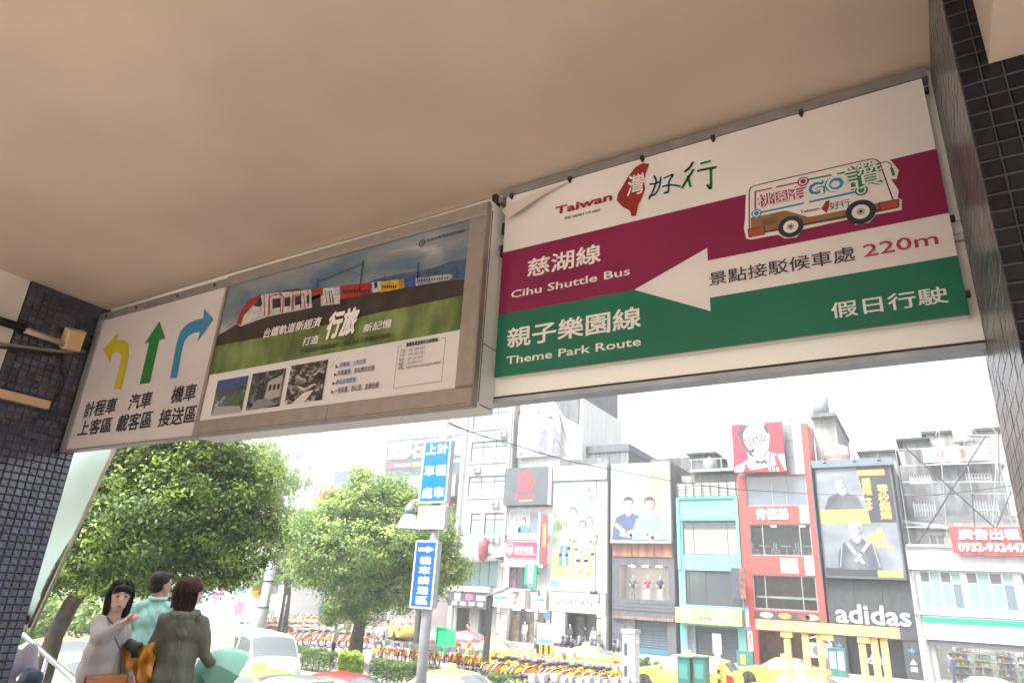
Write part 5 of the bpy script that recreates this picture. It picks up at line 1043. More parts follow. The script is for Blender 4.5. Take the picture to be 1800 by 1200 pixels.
# ---------------- rooftop things
tank('white cylindrical water tank behind the portrait sign, left of the pair', -9.6, D + 5, 13.4, 1.0, 1.9, M('tank_white', (.55, .56, .56), .5, streak=.15), 'rooftop water tanks')
tank('lower white water tank behind the portrait sign, right of the pair', -7.9, D + 5.5, 13.4, .95, 1.5, MC['tank_white'], 'rooftop water tanks')
tank('white rooftop tank with a red band above the charcoal shop', -5.6, D + 3, 10.4, .85, 1.9, MC['tank_white'], 'rooftop water tanks', M('tank_red_band', (.55, .25, .22), .5))
tank('pale water tank beside the roof sign of the old grey building', 2.7, D + 5.3, 12.1, .62, 1.5, MC['tank_white'], 'rooftop water tanks')
tank('small steel water tank above the teal building', -15.3, D + 3.5, 10.6, .55, 1.3, gsteel, 'rooftop water tanks')
tank('tall white tank left of the portrait sign', -13.4, D + 4, 10.6, .55, 2.2, MC['tank_white'], 'rooftop water tanks')
r = root('rooftop_house', (-5.5, D + 4, 10.5), 'grey concrete stair house with steps behind the red stripe of the restaurant', 'rooftop house')
b = MB(); b.box(-7.0, -5.4, D + 3, D + 12, 10.5, 14.5, concL); b.box(-7.1, -5.3, D + 2.5, D + 12, 14.5, 14.8, concG); b.build('wall', r)
q = MB(); q.tube([(-6.4, D + 3.5, 14.9), (-6.4, D + 3.5, 15.1), (-6.4, D + 3.5, 16.2), (-6.4, D + 3.5, 16.6)], [.4, .62, .62, .3], M('tank_grey_blue', (.30, .34, .37), .5), 16); q.build('tank', r, True)
b = MB(); b.box(-4.2, -1.8, D + 6, D + 14, 10.4, 12.2, M('pink_grey_wall', (.42, .38, .38), .8, streak=.3)); b.box(-4.4, -1.6, D + 5.6, D + 14, 12.2, 12.35, steel); b.build('wall', r)
for i, (px, h) in enumerate(((1173, 2.0), (1178, 2.4), (1184, 2.0), (1209, 2.2), (1216, 1.7), (1221, 1.7))):
    p_ = atY(px, 800, D + 6); rr = root('antenna', (p_.x, D + 6, 12.7), 'thin rooftop antenna, %s from the left above the grey walls' % ('first', 'second', 'third', 'fourth', 'fifth', 'sixth')[i], 'antenna', 'rooftop antennas')
    q = MB(); q.tube([(p_.x, D + 6, 12.7), (p_.x, D + 6, 12.7 + h)], .025, gsteel, 5); q.build('mast', rr); q = MB()
    for k in range(3): q.box(p_.x - .25, p_.x + .25, D + 5.99, D + 6.01, 12.7 + h * (.5 + .2 * k), 12.7 + h * (.5 + .2 * k) + .03, gsteel)
    q.build('crossbar', rr)
FK = 1.
# far pale blocks behind
def far_block(label, pts, Y, m, dep=12, rows=0, cols=0):
    P_ = [atY(*p, Y) for p in pts]; x0_ = min(p.x for p in P_); x1_ = max(p.x for p in P_); z1_ = max(p.z for p in P_)
    rr = root('apartment_block', (x0_, Y, G), label, 'building'); b = MB(); b.box(x0_, x1_, Y, Y + dep, G, z1_, m); b.build('wall', rr)
    for i in range(cols):
        for j in range(rows):
            w_ = (x1_ - x0_) / (cols * 2 + 1); zz = z1_ - 2.2 - j * 3.3
            q = MB(); q.box(x0_ + w_ * (1 + 2 * i), x0_ + w_ * (2 + 2 * i), Y - .12, Y - .01, zz, zz + 1.5, gl_g); q.build('window', rr)
    return rr
far_block('pale far apartment block rising behind the left tree', [(486, 700), (545, 790)], 105, M('far_pale_grey', (.62, .63, .65), .8), 3, 8, 3)
far_block('pale far block between the grey roofs and the old building', [(1490, 775), (1530, 800)], 80, M('far_pale_beige', (.6, .58, .55), .8), 10)
far_block('low white building behind the bicycles on the far left', [(230, 960), (520, 960)], 60, M('far_white', (.6, .6, .6), .8), 10, 4, 9)
Yb = 56  # building below scaled about the camera to a nearer depth, factor baked into coordinates
r = root('billboard_building', (-48, Yb, G), 'dark billboard with big white characters and a red arrow above grey roofs', 'building')
X0_, X1_, Z0_, Z1_ = -50.6, -40.0, 12.75, 15.75
b = MB(); b.box(X0_, X1_, Yb, Yb + .5, 11.5, Z1_, M('billboard_dark', (.07, .10, .12), .6)); b.build('board', r)
text('塑膠石頭牧場', X0_ + .2, X1_ - .2, 13.5, 15.6, Yb - .05, whB, r, .05)
q = MB(); q.flat([(X0_ + .15, 12.9), (X0_ + .9, 13.3), (X0_ + .9, 13.1), (X0_ + 3.8, 13.1), (X0_ + 3.8, 12.6), (X0_ + .9, 12.6), (X0_ + .9, 12.45)], Yb - .05, M('arrow_pink_red', (.58, .09, .12), .5)); q.build('sign_arrow', r)
q = MB(); q.flat([(X0_ + 3.9, 13.1), (X0_ + 5.6, 13.16), (X0_ + 5.6, 12.7), (X0_ + 3.9, 12.6)], Yb - .05, M('ochre_panel', (.6, .36, .10), .5)); q.build('sign_panel', r)
text('停車場入口', X0_ + 1.3, X0_ + 3.6, 12.7, 13.02, Yb - .08, whB, r, .03); text('640', X1_ - 1.5, X1_ - .3, 12.75, 13.25, Yb - .08, whB, r, .03)
b = MB(); b.box(-52.8, -39.9, Yb - 1.4, Yb + 5.6, 9.2, 11.4, M('grey_metal_roof', (.24, .28, .31), .5, streak=.2)); b.box(-56, -52.5, Yb - 2, Yb + 5.6, 8.4, 12.2, M('blue_grey_shed', (.14, .17, .22), .6, streak=.3)); b.box(-56, -39.9, Yb, Yb + 7, G, 9.2, M('far_dim_wall', (.22, .18, .18), .8, var=.3, scale=.6)); b.build('wall', r)
for k in range(9): bx(r, 'banner', -53.5 + k * 1.54, -52.6 + k * 1.54, Yb - 1.75, Yb - 1.5, 6.6, 9.0, M('pink_banner', (.58, .14, .24), .6))
bx(r, 'pink_sign', -59, -56.4, Yb - 1.8, Yb - 1.5, 9.1, 10.8, MC['pink_banner'])
b = MB(); b.box(-39.8, -38.2, Yb - 1, Yb + 4, G, 9.5, M('mid_grey_tenement', (.22, .22, .24), .8, var=.4, scale=.5, streak=.4)); b.build('tenement_wall', r)
for j in range(3): bx(r, 'window', -39.5, -38.6, Yb - 1.1, Yb - 1.01, .7 + j * 2.3, 1.9 + j * 2.3, gl_g)
# ============================================================ VEHICLES
def lerp_tab(tab, x):
    xs = [t[0] for t in tab]
    if x <= xs[0]: return tab[0][1]
    if x >= xs[-1]: return tab[-1][1]
    for i in range(len(xs) - 1):
        if xs[i] <= x <= xs[i + 1]:
            t = (x - xs[i]) / (xs[i + 1] - xs[i]); t = t * t * (3 - 2 * t) * .35 + t * .65
            return tab[i][1] * (1 - t) + tab[i + 1][1] * t
TAB = {
 'sedan': dict(L=4.6, top=[(0, .62), (.12, .70), (.6, .84), (1.1, .93), (1.35, .97), (2.05, 1.38), (2.5, 1.45), (3.1, 1.42), (3.85, 1.12), (4.0, 1.08), (4.5, 1.03), (4.6, .90)],
   belt=[(0, .52), (.12, .64), (.6, .78), (1.3, .90), (2.2, .93), (3.4, .97), (4.0, 1.0), (4.5, .96), (4.6, .80)], w=[(0, .55), (.1, .68), (.4, .80), (1.2, .875), (2.5, .885), (3.6, .87), (4.3, .80), (4.52, .72), (4.6, .60)],
   rw=[(1.3, .78), (2.05, .60), (3.1, .60), (3.95, .70)], cab=(1.35, 3.95), ws=(1.40, 2.02), rwin=(3.25, 3.9), side=(1.62, 3.62), pil=(2.62,), wh=(.86, 3.58), R=.32),
 'suv': dict(L=4.6, top=[(0, .75), (.12, .85), (.6, 1.0), (1.1, 1.07), (1.25, 1.10), (1.95, 1.58), (2.5, 1.66), (3.6, 1.62), (4.2, 1.5), (4.5, 1.15), (4.6, .95)],
   belt=[(0, .60), (.12, .75), (.6, .92), (1.3, 1.02), (2.2, 1.04), (3.4, 1.07), (4.3, 1.1), (4.5, 1.05), (4.6, .85)], w=[(0, .60), (.1, .74), (.4, .85), (1.2, .91), (2.5, .92), (3.8, .91), (4.4, .86), (4.6, .72)],
   rw=[(1.2, .80), (1.95, .66), (3.6, .66), (4.3, .72)], cab=(1.25, 4.5), ws=(1.3, 1.92), rwin=(4.22, 4.46), side=(1.5, 4.05), pil=(2.5, 3.4), wh=(.86, 3.66), R=.36),
 'van': dict(L=4.5, top=[(0, 1.0), (.05, 1.12), (.25, 1.25), (.35, 1.3), (.95, 1.86), (1.3, 1.93), (2.4, 1.95), (4.3, 1.93), (4.45, 1.85), (4.5, 1.2)],
   belt=[(0, .9), (.05, 1.05), (.3, 1.15), (.5, 1.18), (2.2, 1.18), (4.4, 1.18), (4.5, 1.1)], w=[(0, .68), (.08, .76), (.4, .80), (1.2, .82), (4.3, .82), (4.5, .76)],
   rw=[(.3, .76), (1.0, .70), (4.3, .70), (4.5, .68)], cab=(.3, 4.48), ws=(.36, .92), rwin=(4.4, 4.47), side=(.72, 2.0), pil=(), wh=(.75, 3.6), R=.30)}
def sect(T, x):
    top, belt, w = lerp_tab(T['top'], x), lerp_tab(T['belt'], x), lerp_tab(T['w'], x)
    c0, c1 = T['cab']; 
    if c0 <= x <= c1:
        rw = lerp_tab(T['rw'], x); rz = max(top - .07, belt + .012)
    else: rw = w * .86; rz = max(top - .035, belt + .008)
    zb_ = .22 + .16 * max(0, 1 - x / .25) + .16 * max(0, (x - T['L'] + .25) / .25)
    return [(0, zb_), (w * .86, zb_), (w * .985, zb_ + .06), (w * 1.0, (belt + zb_) * .52), (w * .975, belt), (min(rw, w * .975), rz), (rw * .6, rz + (top - rz) * .75), (0, top)]
def surf(T, x, t, off=0.):
    S_ = sect(T, x); t = max(0, min(6.999, t)); i = int(t); f = t - i
    y = S_[i][0] * (1 - f) + S_[i + 1][0] * f; z = S_[i][1] * (1 - f) + S_[i + 1][1] * f
    if off:
        e_ = .02; S2_ = sect(T, min(x + e_, T['L'])); y2 = S2_[i][0] * (1 - f) + S2_[i + 1][0] * f; z2 = S2_[i][1] * (1 - f) + S2_[i + 1][1] * f
        a = Vector((e_, y2 - y, z2 - z)); b_ = Vector((0, S_[i + 1][0] - S_[i][0], S_[i + 1][1] - S_[i][1])); n = b_.cross(a)
        if n.length > 0: n.normalize()
        return Vector((x, y, z)) + n * off
    return Vector((x, y, z))
tyreM = M('tyre_rubber', (.02, .02, .02), .8); rimM = M('alloy_rim', (.35, .36, .37), .35, .7); carglass = glassmat('car_glass', (.10, .12, .13), 0, .05); arch = M('wheel_arch_black', (.01, .01, .01), .9)
headM = glassmat('headlight_glass', (.6, .62, .62)); tailM = M('tail_light_red', (.45, .02, .02), .25)
blk = M('trim_black', (.02, .02, .022), .5)
def make_car(kind, name, label, group, paint_m, taxi=False, plate=True):
    T = TAB[kind]; L = T['L']; r = empty(name, (0, 0, 0), 0, label, 'taxi' if taxi else ('van' if kind == 'van' else 'car'), group)
    xs = [0, .03, .08, .15, .25] + [.25 + (L - .5) * k / 34 for k in range(1, 34)] + [L - .25, L - .15, L - .08, L - .03, L]; n = len(xs)
    vs = []; fs = []
    for x in xs:
        S_ = sect(T, x); full = [(-y, z) for y, z in S_[:0:-1]] + [(y, z) for y, z in S_[1:]]
        full = [(0 - y, z) for y, z in S_[::-1][:-1]] ; full = full + [(y, z) for y, z in S_[1:]]
        # order: top centre -> down the left -> up the right
        full = [(0, S_[7][1])] + [(-S_[k][0], S_[k][1]) for k in (6, 5, 4, 3, 2, 1)] + [(S_[k][0], S_[k][1]) for k in (1, 2, 3, 4, 5, 6)]
        vs += [(x, y, z) for y, z in full]
    m_ = 13
    for i in range(n - 1):
        for k in range(m_):
            k2 = (k + 1) % m_; fs.append((i * m_ + k, (i + 1) * m_ + k, (i + 1) * m_ + k2, i * m_ + k2))
    fs.append(tuple(range(m_))); fs.append(tuple((n - 1) * m_ + k for k in range(m_))[::-1])
    q = MB(); q.add(vs, fs, paint_m); body_ = q.build('body', r, True)
    me = body_.data
    try: me.set_sharp_from_angle(angle=R_(38))
    except Exception: pass
    def patch(x0_, x1_, t0, t1, nm, m, off=.006, nx_=10, nt=4, sides=(1, -1), par=r, front=False):
        for s in sides:
            q = MB(); vs = []; 
            for i in range(nx_ + 1):
                for j in range(nt + 1):
                    p = surf(T, x0_ + (x1_ - x0_) * i / nx_, t0 + (t1 - t0) * j / nt, off); vs.append((p.x, p.y * s, p.z))
            fs = [(i * (nt + 1) + j, (i + 1) * (nt + 1) + j, (i + 1) * (nt + 1) + j + 1, i * (nt + 1) + j + 1) for i in range(nx_) for j in range(nt)]
            if s < 0: fs = [f[::-1] for f in fs]
            q.add(vs, fs, m); q.build(nm, par, True)
    a, c = T['side']; cuts = [a] + [p for p in T['pil']] + [c]
    for i in range(len(cuts) - 1): patch(cuts[i] + (.03 if i else 0), cuts[i + 1] - (.03 if i < len(cuts) - 2 else 0), 4.10, 4.86, 'side_window', carglass)
    def wpatch(x0_, x1_, nm):
        q = MB(); vs = []; ts = [5.1, 5.5, 6, 6.5, 6.99]; nn = 8
        rows = []
        for i in range(nn + 1):
            x = x0_ + (x1_ - x0_) * i / nn; row = []
            for t in ts: p = surf(T, x, t, .006); row.append((p.x, -p.y, p.z))
            row += [(p[0], -p[1], p[2]) for p in row[::-1]]; vs += row
        w_ = len(ts) * 2; fs = [(i * w_ + j, i * w_ + j + 1, (i + 1) * w_ + j + 1, (i + 1) * w_ + j) for i in range(nn) for j in range(w_ - 1)]
        q.add(vs, fs, carglass); q.build(nm, r, True)
    wpatch(*T['ws'], 'windscreen'); wpatch(*T['rwin'], 'rear_window')
    R2 = T['R']; W_ = lerp_tab(T['w'], 2.0)
    for x in T['wh']:
        for s in (1, -1):
            q = MB(); q.cyl((x, s * (W_ - .012) - (.02 if s > 0 else 0), R2), R2 * 1.16, .02 + .004, arch, 22, 'y'); q.build('wheel_arch', r)
            q = MB(); y0_ = W_ - .19; pr = [(y0_, R2 * .8), (y0_, R2 * .96), (y0_ + .03, R2), (y0_ + .17, R2), (y0_ + .2, R2 * .95), (y0_ + .2, R2 * .66)]
            q.tube([(x, s * p[0] + (0.0001 * k), R2) for k, p in enumerate(pr)], [p[1] for p in pr], tyreM, 22); w_ = q.build('wheel', r, True)
            q = MB(); yy = s * (y0_ + .196); n_ = 16; q.add([(x + R2 * .66 * math.cos(2 * math.pi * k / n_), yy, R2 + R2 * .66 * math.sin(2 * math.pi * k / n_)) for k in range(n_)], [tuple(range(n_))], rimM)
            for k in range(5):
                an = 2 * math.pi * k / 5 + .3; an2 = an + .35; yo = yy + s * .003
                q.add([(x + R2 * .2 * math.cos((an + an2) / 2 - .5), yo, R2 + R2 * .2 * math.sin((an + an2) / 2 - .5)), (x + R2 * .58 * math.cos(an), yo, R2 + R2 * .58 * math.sin(an)), (x + R2 * .58 * math.cos(an2), yo, R2 + R2 * .58 * math.sin(an2))], [(0, 1, 2)], arch)
            q.build('rim', w_)
    for s in (1, -1):
        patch(.04, .42, 3.15, 3.85, 'headlight', headM, .006, 5, 3, (s,)); patch(L - .32, L - .04, 3.2, 3.9, 'tail_light', tailM, .006, 5, 3, (s,))
        wm = lerp_tab(T['w'], T['side'][0]); q = MB(); zz = lerp_tab(T['belt'], 1.7) + .06; xm = T['side'][0] + .1
        q.tube([(xm, s * wm * .93, zz), (xm - .02, s * (wm + .14), zz + .05)], [.05, .075], paint_m, 8); q.build('wing_mirror', r, True)
        for xh in ([a + .75, c - .45] if kind != 'van' else [1.75]): q = MB(); p = surf(T, xh, 3.75, .012); q.box(xh, xh + .18, s * p.y - .012, s * p.y + .012, p.z - .015, p.z + .015, blk); q.build('door_handle', r)
        for xd in ([a + .08, cuts[1], c - .08] if len(cuts) > 2 else [.75, 1.95]):
            q = MB(); pts = [surf(T, xd, t, .004) for t in (2.1, 2.6, 3, 3.5, 4)]; q.tube([(p.x, s * p.y, p.z) for p in pts], .006, blk, 4); q.build('door_seam', r)
    q = MB(); q.box(-.012, .0, -.42, .42, .40, .54, blk); q.build('grille', r)
    q = MB(); q.box(-.02, -.013, -.17, .17, .42, .51, M('plate_white', (.6, .6, .6), .4)); q.build('number_plate', r)
    q = MB(); q.box(L + .001, L + .012, -.17, .17, .62, .72, MC['plate_white']); q.build('number_plate', r)
    q = MB(); q.box(.3, L - .3, -W_ * .85, W_ * .85, .2, .3, arch); q.build('underbody', r)
    if taxi:
        zt = lerp_tab(T['top'], 2.45); q = MB(); q.bevbox(2.36, 2.56, -.22, .22, zt, zt + .12, .01, M('taxi_roof_lamp', (.72, .66, .45), .4)); q.build('roof_lamp', r)
    return r
yel = M('taxi_yellow', (.76, .48, .07), .3, coat=.6, var=.04); wpt = M('car_white_paint', (.62, .62, .62), .3, coat=.6); rpt = M('car_red_paint', (.48, .03, .04), .3, coat=.6); spt = M('car_silver_paint', (.40, .42, .43), .3, .3, coat=.6)
taxi0 = make_car('sedan', 'parked_car', 'x', 'yellow taxis', yel, True); suv0 = make_car('suv', 'parked_car', 'x', 'yellow taxis', yel, True)
proto_k = {id(taxi0): kid_tree(taxi0), id(suv0): kid_tree(suv0)}
used = set()
def put_car(pr, label, x, y, rz, group=None, z=G + .001):
    if id(pr) in used: o = copy_tree(pr, proto_k[id(pr)])
    else: o = pr; used.add(id(pr))
    o.location = (x, y, z); o.rotation_euler = (0, 0, rz); o['label'] = label
    if group: o['group'] = group
    return o
def carZ(px, py, rz, h, L, Y=None):
    """place so the roof centre (height h) falls on the pixel"""
    p = atZ(px, py, G + h); c, s = math.cos(rz), math.sin(rz); return p.x - c * L * .52, p.y - s * L * .52
for pr, lb, px, py, rz, h in (
    (taxi0, 'yellow taxi nearest the bottom right, in front of the gantry legs', 1402, 1177, 0, 1.45), (taxi0, 'yellow taxi in the road before the red restaurant, behind the nearer one', 1375, 1153, 0, 1.45),
    (suv0, 'long yellow taxi van in front of the teal shop and green cabinets', 1205, 1147, 0, 1.66), (taxi0, 'yellow taxi in front of the shop with the family poster', 1028, 1133, 0, 1.45),
    (taxi0, 'yellow taxi before the striped store, left of the dark lamp post', 868, 1122, 0, 1.45), (taxi0, 'yellow taxi cut by the bottom edge just right of the blue sign pole', 785, 1173, 0, 1.45),
    (taxi0, 'yellow taxi seen through the posts right of the second tree', 705, 1088, -.55, 1.45), (taxi0, 'yellow taxi in the lower left foreground before the white van', 448, 1171, 0, 1.45),
    (taxi0, 'yellow taxi behind the leaning trunk on the far left', 100, 1117, .1, 1.45), (taxi0, 'yellow taxi between the tree trunk and the pointing woman', 185, 1112, .1, 1.45)):
    L_ = 4.6; x, y = carZ(px, py, rz, h, L_); put_car(pr, lb, x, y, rz)
van = make_car('van', 'parked_van', 'small white van beside the yellow taxi at lower left', None, wpt); x, y = carZ(470, 1116, math.pi, 1.93, -1.2); van.rotation_euler = (0, 0, 2.74); vf = Vector((-math.cos(2.74), -math.sin(2.74), 0)); van.location = atZ(482, 1114, G + 1.9) + vf * .9; van.location.z = G + .001
q = MB(); q.box(2.12, 4.52, -.86, .86, .75, 1.72, M('cargo_cover_grey', (.26, .26, .23), .7, var=.2, scale=4)); q.build('cargo_cover', van)
rc = make_car('sedan', 'parked_car', 'red car parked near the striped corner store', None, rpt); x, y = carZ(815, 1107, 0, 1.45, 4.6); rc.location = (x, y, G + .001)
rc2 = make_car('sedan', 'parked_car', 'red car cut off by the bottom edge right of the white van', None, rpt); x, y = carZ(585, 1178, .2, 1.45, 4.6); rc2.location = (x, y, G + .001); rc2.rotation_euler = (0, 0, .2)
sc_ = make_car('sedan', 'parked_car', 'silver car cut off by the bottom edge beside the yellow taxi', None, spt); x, y = carZ(515, 1184, 0, 1.45, 4.6); sc_.location = (x, y, G + .001)
wc2 = make_car('sedan', 'parked_car', 'white car at the bottom right before the convenience store', None, wpt); x, y = carZ(1722, 1187, 0, 1.45, 4.6); wc2.location = (x, y, G + .001)
wc3 = make_car('sedan', 'parked_car', 'white car behind the handrail at the far lower left', None, wpt); x, y = carZ(120, 1148, .1, 1.45, 4.6); wc3.location = (x, y, G + .001); wc3.rotation_euler = (0, 0, .1)
# ============================================================ BICYCLES
bo = M('bike_orange', (.75, .20, .02), .4); by = M('bike_yellow', (.75, .42, .04), .4); bw = M('bike_white', (.62, .63, .64), .4); bgm = M('bike_grey', (.48, .49, .50), .5, .1)
def ring(q, c, R1, rr, m, n=18):
    q.tube([(c[0] + R1 * math.cos(2 * math.pi * k / n), c[1], c[2] + R1 * math.sin(2 * math.pi * k / n)) for k in range(n + 1)], rr, m, 5, False)
def make_bike(fm):
    r = empty('rental_bicycle', (0, 0, 0), 0, 'x', 'bicycle', 'rental bicycles in the racks')
    for x in (-.52, .52):
        q = MB(); ring(q, (x, 0, .33), .31, .022, tyreM); 
        for k in range(4): 
            a = k * math.pi / 4; q.tube([(x - .3 * math.cos(a), 0, .33 - .3 * math.sin(a)), (x + .3 * math.cos(a), 0, .33 + .3 * math.sin(a))], .003, bgm, 4)
        q.cyl((x, -.03, .33), .04, .06, bgm, 8, 'y'); q.build('wheel', r)
        q = MB(); n = 9
        for k in range(n):
            a0 = R_(20 + k * 140 / n); a1 = R_(20 + (k + 1) * 140 / n); q.add([(x + .36 * math.cos(a), yy, .33 + .36 * math.sin(a)) for a in (a0, a1) for yy in (-.045, .045)], [(0, 2, 3, 1)], bw if x < 0 else fm)
        q.build('mudguard', r)
    q = MB(); q.tube([(.52, 0, .33), (.42, 0, .75), (.38, 0, .92)], .022, fm, 6); q.tube([(.42, 0, .72), (.15, 0, .42), (-.1, 0, .36)], .035, fm, 7); q.tube([(-.1, 0, .33), (-.2, 0, .78)], .022, fm, 6); q.tube([(-.12, 0, .36), (-.52, 0, .33), (-.2, 0, .68)], .015, fm, 6); q.build('frame', r, True)
    q = MB(); q.tube([(.3, -.28, 1.0), (.38, -.1, .98), (.38, .1, .98), (.3, .28, 1.0)], .014, bgm, 6); q.tube([(.38, 0, .9), (.38, 0, .98)], .015, bgm, 6); q.build('handlebar', r)
    q = MB(); q.tube([(-.34, 0, .84), (-.2, 0, .86), (-.02, 0, .84)], [.09, .07, .025], M('saddle_black', (.03, .03, .03), .6), 8); q.tube([(-.2, 0, .75), (-.2, 0, .84)], .013, bgm, 6); q.build('saddle', r, True)
    q = MB(); q.add([(.46, -.11, .76), (.66, -.10, .78), (.66, .10, .78), (.46, .11, .76), (.44, -.15, .98), (.72, -.13, 1.0), (.72, .13, 1.0), (.44, .15, .98)], [(0, 3, 2, 1), (0, 1, 5, 4), (1, 2, 6, 5), (2, 3, 7, 6), (3, 0, 4, 7)], bgm); q.build('basket', r)
    q = MB(); q.add([(-.75, -.012, .52), (-.42, -.012, .70), (-.42, .012, .70), (-.75, .012, .52), (-.75, -.012, .35), (-.45, -.012, .45), (-.45, .012, .45), (-.75, .012, .35)], [(4, 5, 1, 0), (3, 2, 6, 7), (0, 1, 2, 3)], fm); q.build('skirt_guard', r)
    return r
bprot = [(b_, kid_tree(b_)) for b_ in (make_bike(bo), make_bike(by))]; bfirst = [True, True]
def put_bike(i, x, y, rz, label):
    if bfirst[i]: o = bprot[i][0]; bfirst[i] = False
    else: o = copy_tree(*bprot[i])
    s_ = random.uniform(.95, 1.06); o.scale = (s_, s_, s_); o.location = (x, y, G + .135); o.rotation_euler = (random.uniform(-.06, .06), 0, rz + random.uniform(-.25, .25)); o['label'] = label
ORD = 'first second third fourth fifth sixth seventh eighth ninth tenth eleventh twelfth thirteenth fourteenth fifteenth sixteenth seventeenth eighteenth nineteenth twentieth twenty-first twenty-second twenty-third twenty-fourth'.split()
def bike_row(p0, p1, n, where, flip=True):
    a, c = atZ(*p0, G + 1.1), atZ(*p1, G + 1.1); d = (c - a); rz = math.atan2(d.y, d.x) + math.pi / 2 + (.95 if flip else -.75) + (math.pi if flip else 0)
    for k in range(n):
        t = (k + .5) / n; p = a + d * t; kd = 0 if random.random() < .6 else 1
        put_bike(kd, p.x + random.uniform(-.06, .06), p.y, rz, '%s rental bicycle, %s from the left in the %s' % (('orange', 'yellow')[kd], ORD[k], where))
    r = root('bike_rack', (a.x, a.y, G + .14), 'low pale docking rail under the %s' % where, 'bike rack')
    dn = Vector((-d.y, d.x, 0)).normalized() * .75; zz = G + .15
    q = MB(); q.tube([(a.x + dn.x, a.y + dn.y, zz + .08), (c.x + dn.x, c.y + dn.y, zz + .08)], .05, bw, 6); q.build('rail', r)
    for k in range(0, n, 3):
        p = a + d * ((k + .5) / n); q = MB(); q.tube([(p.x + dn.x, p.y + dn.y, zz), (p.x + dn.x, p.y + dn.y, zz + .6)], .05, bw, 6); q.build('dock_post', r)
bike_row((375, 1076), (655, 1078), 24, 'far row beyond the second tree')
bike_row((500, 1102), (660, 1110), 13, 'row behind the second tree', False)
bike_row((655, 1124), (850, 1142), 16, 'row beside the blue sign pole')
bike_row((872, 1150), (1085, 1170), 17, 'row right of the dark lamp post', False)
bike_row((800, 1128), (1000, 1146), 12, 'rear row before the hedge')
bike_row((910, 1182), (1090, 1192), 12, 'front row at the bottom edge')
bike_row((425, 1090), (560, 1092), 12, 'row behind the white van')
# ============================================================ PLANTS
def leafmat(name, c1, c2):
    if name in MC: return MC[name]
    m = bpy.data.materials.new(name); m.use_nodes = True; n = m.node_tree; L = n.links; b = n.nodes['Principled BSDF']
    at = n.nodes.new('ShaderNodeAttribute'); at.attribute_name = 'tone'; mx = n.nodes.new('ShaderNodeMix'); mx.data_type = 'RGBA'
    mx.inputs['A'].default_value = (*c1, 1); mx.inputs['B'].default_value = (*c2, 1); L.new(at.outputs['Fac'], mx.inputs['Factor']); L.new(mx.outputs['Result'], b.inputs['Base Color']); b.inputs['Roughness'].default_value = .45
    t = n.nodes.new('ShaderNodeBsdfTranslucent'); L.new(mx.outputs['Result'], t.inputs[0]); ms = n.nodes.new('ShaderNodeMixShader'); ms.inputs[0].default_value = .5
    L.new(b.outputs[0], ms.inputs[1]); L.new(t.outputs[0], ms.inputs[2]); L.new(ms.outputs[0], n.nodes['Material Output'].inputs[0]); MC[name] = m; return m
def leaves(name, par, cen, nor, size, tone, mat):
    """one mesh of small folded leaves"""
    n = len(cen); cen = np.asarray(cen); nor = np.asarray(nor); nor = nor / np.maximum(1e-6, np.linalg.norm(nor, axis=1))[:, None]
    rv = rng.normal(size=(n, 3)); a = np.cross(nor, rv); a /= np.maximum(1e-6, np.linalg.norm(a, axis=1))[:, None]; b = np.cross(nor, a)
    s = (size * rng.uniform(.7, 1.3, n))[:, None]
    v = np.empty((n, 4, 3)); v[:, 0] = cen - a * s; v[:, 1] = cen + b * s * .42 + nor * s * .12; v[:, 2] = cen + a * s; v[:, 3] = cen - b * s * .42 + nor * s * .12
    me = bpy.data.meshes.new(name); me.vertices.add(n * 4); me.vertices.foreach_set('co', v.reshape(-1)); me.loops.add(n * 4); me.loops.foreach_set('vertex_index', np.arange(n * 4, dtype=np.int32))
    me.polygons.add(n); me.polygons.foreach_set('loop_start', np.arange(n, dtype=np.int32) * 4); me.polygons.foreach_set('loop_total', np.full(n, 4, dtype=np.int32))
    at = me.attributes.new('tone', 'FLOAT', 'FACE'); at.data.foreach_set('value', np.asarray(tone, dtype=np.float32)); me.materials.append(mat); me.update(); me.validate()
    return link(name, me, par)
bark = M('tree_bark', (.13, .10, .075), .9, var=.45, scale=6, bump=.6, bscale=14, streak=.3)
def crown_pts(ells, nclump, nper, csz, outer=.6):
    vol = np.array([e[1][0] * e[1][1] * e[1][2] for e in ells]); vol = vol ** .75; vol /= vol.sum()
    C_ = []; N_ = []; T_ = []
    for k in range(nclump):
        e = ells[rng.choice(len(ells), p=vol)]; d = rng.normal(size=3); d /= np.linalg.norm(d); rad = outer + (1.0 - outer) * rng.random() ** .6
        c = np.array(e[0]) + d * np.array(e[1]) * rad * rng.uniform(.78, 1.2); sz = csz * rng.uniform(.55, 1.3)
        p = rng.normal(size=(nper, 3)) * sz * np.array([.5, .5, .3]); 
        pn = p / sz * .7 + d * .8 + np.array([0, 0, .9]) + rng.normal(size=(nper, 3)) * .45
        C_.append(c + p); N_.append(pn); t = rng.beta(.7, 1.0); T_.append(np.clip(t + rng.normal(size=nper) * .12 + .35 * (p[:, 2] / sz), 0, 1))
    return np.concatenate(C_), np.concatenate(N_), np.concatenate(T_)
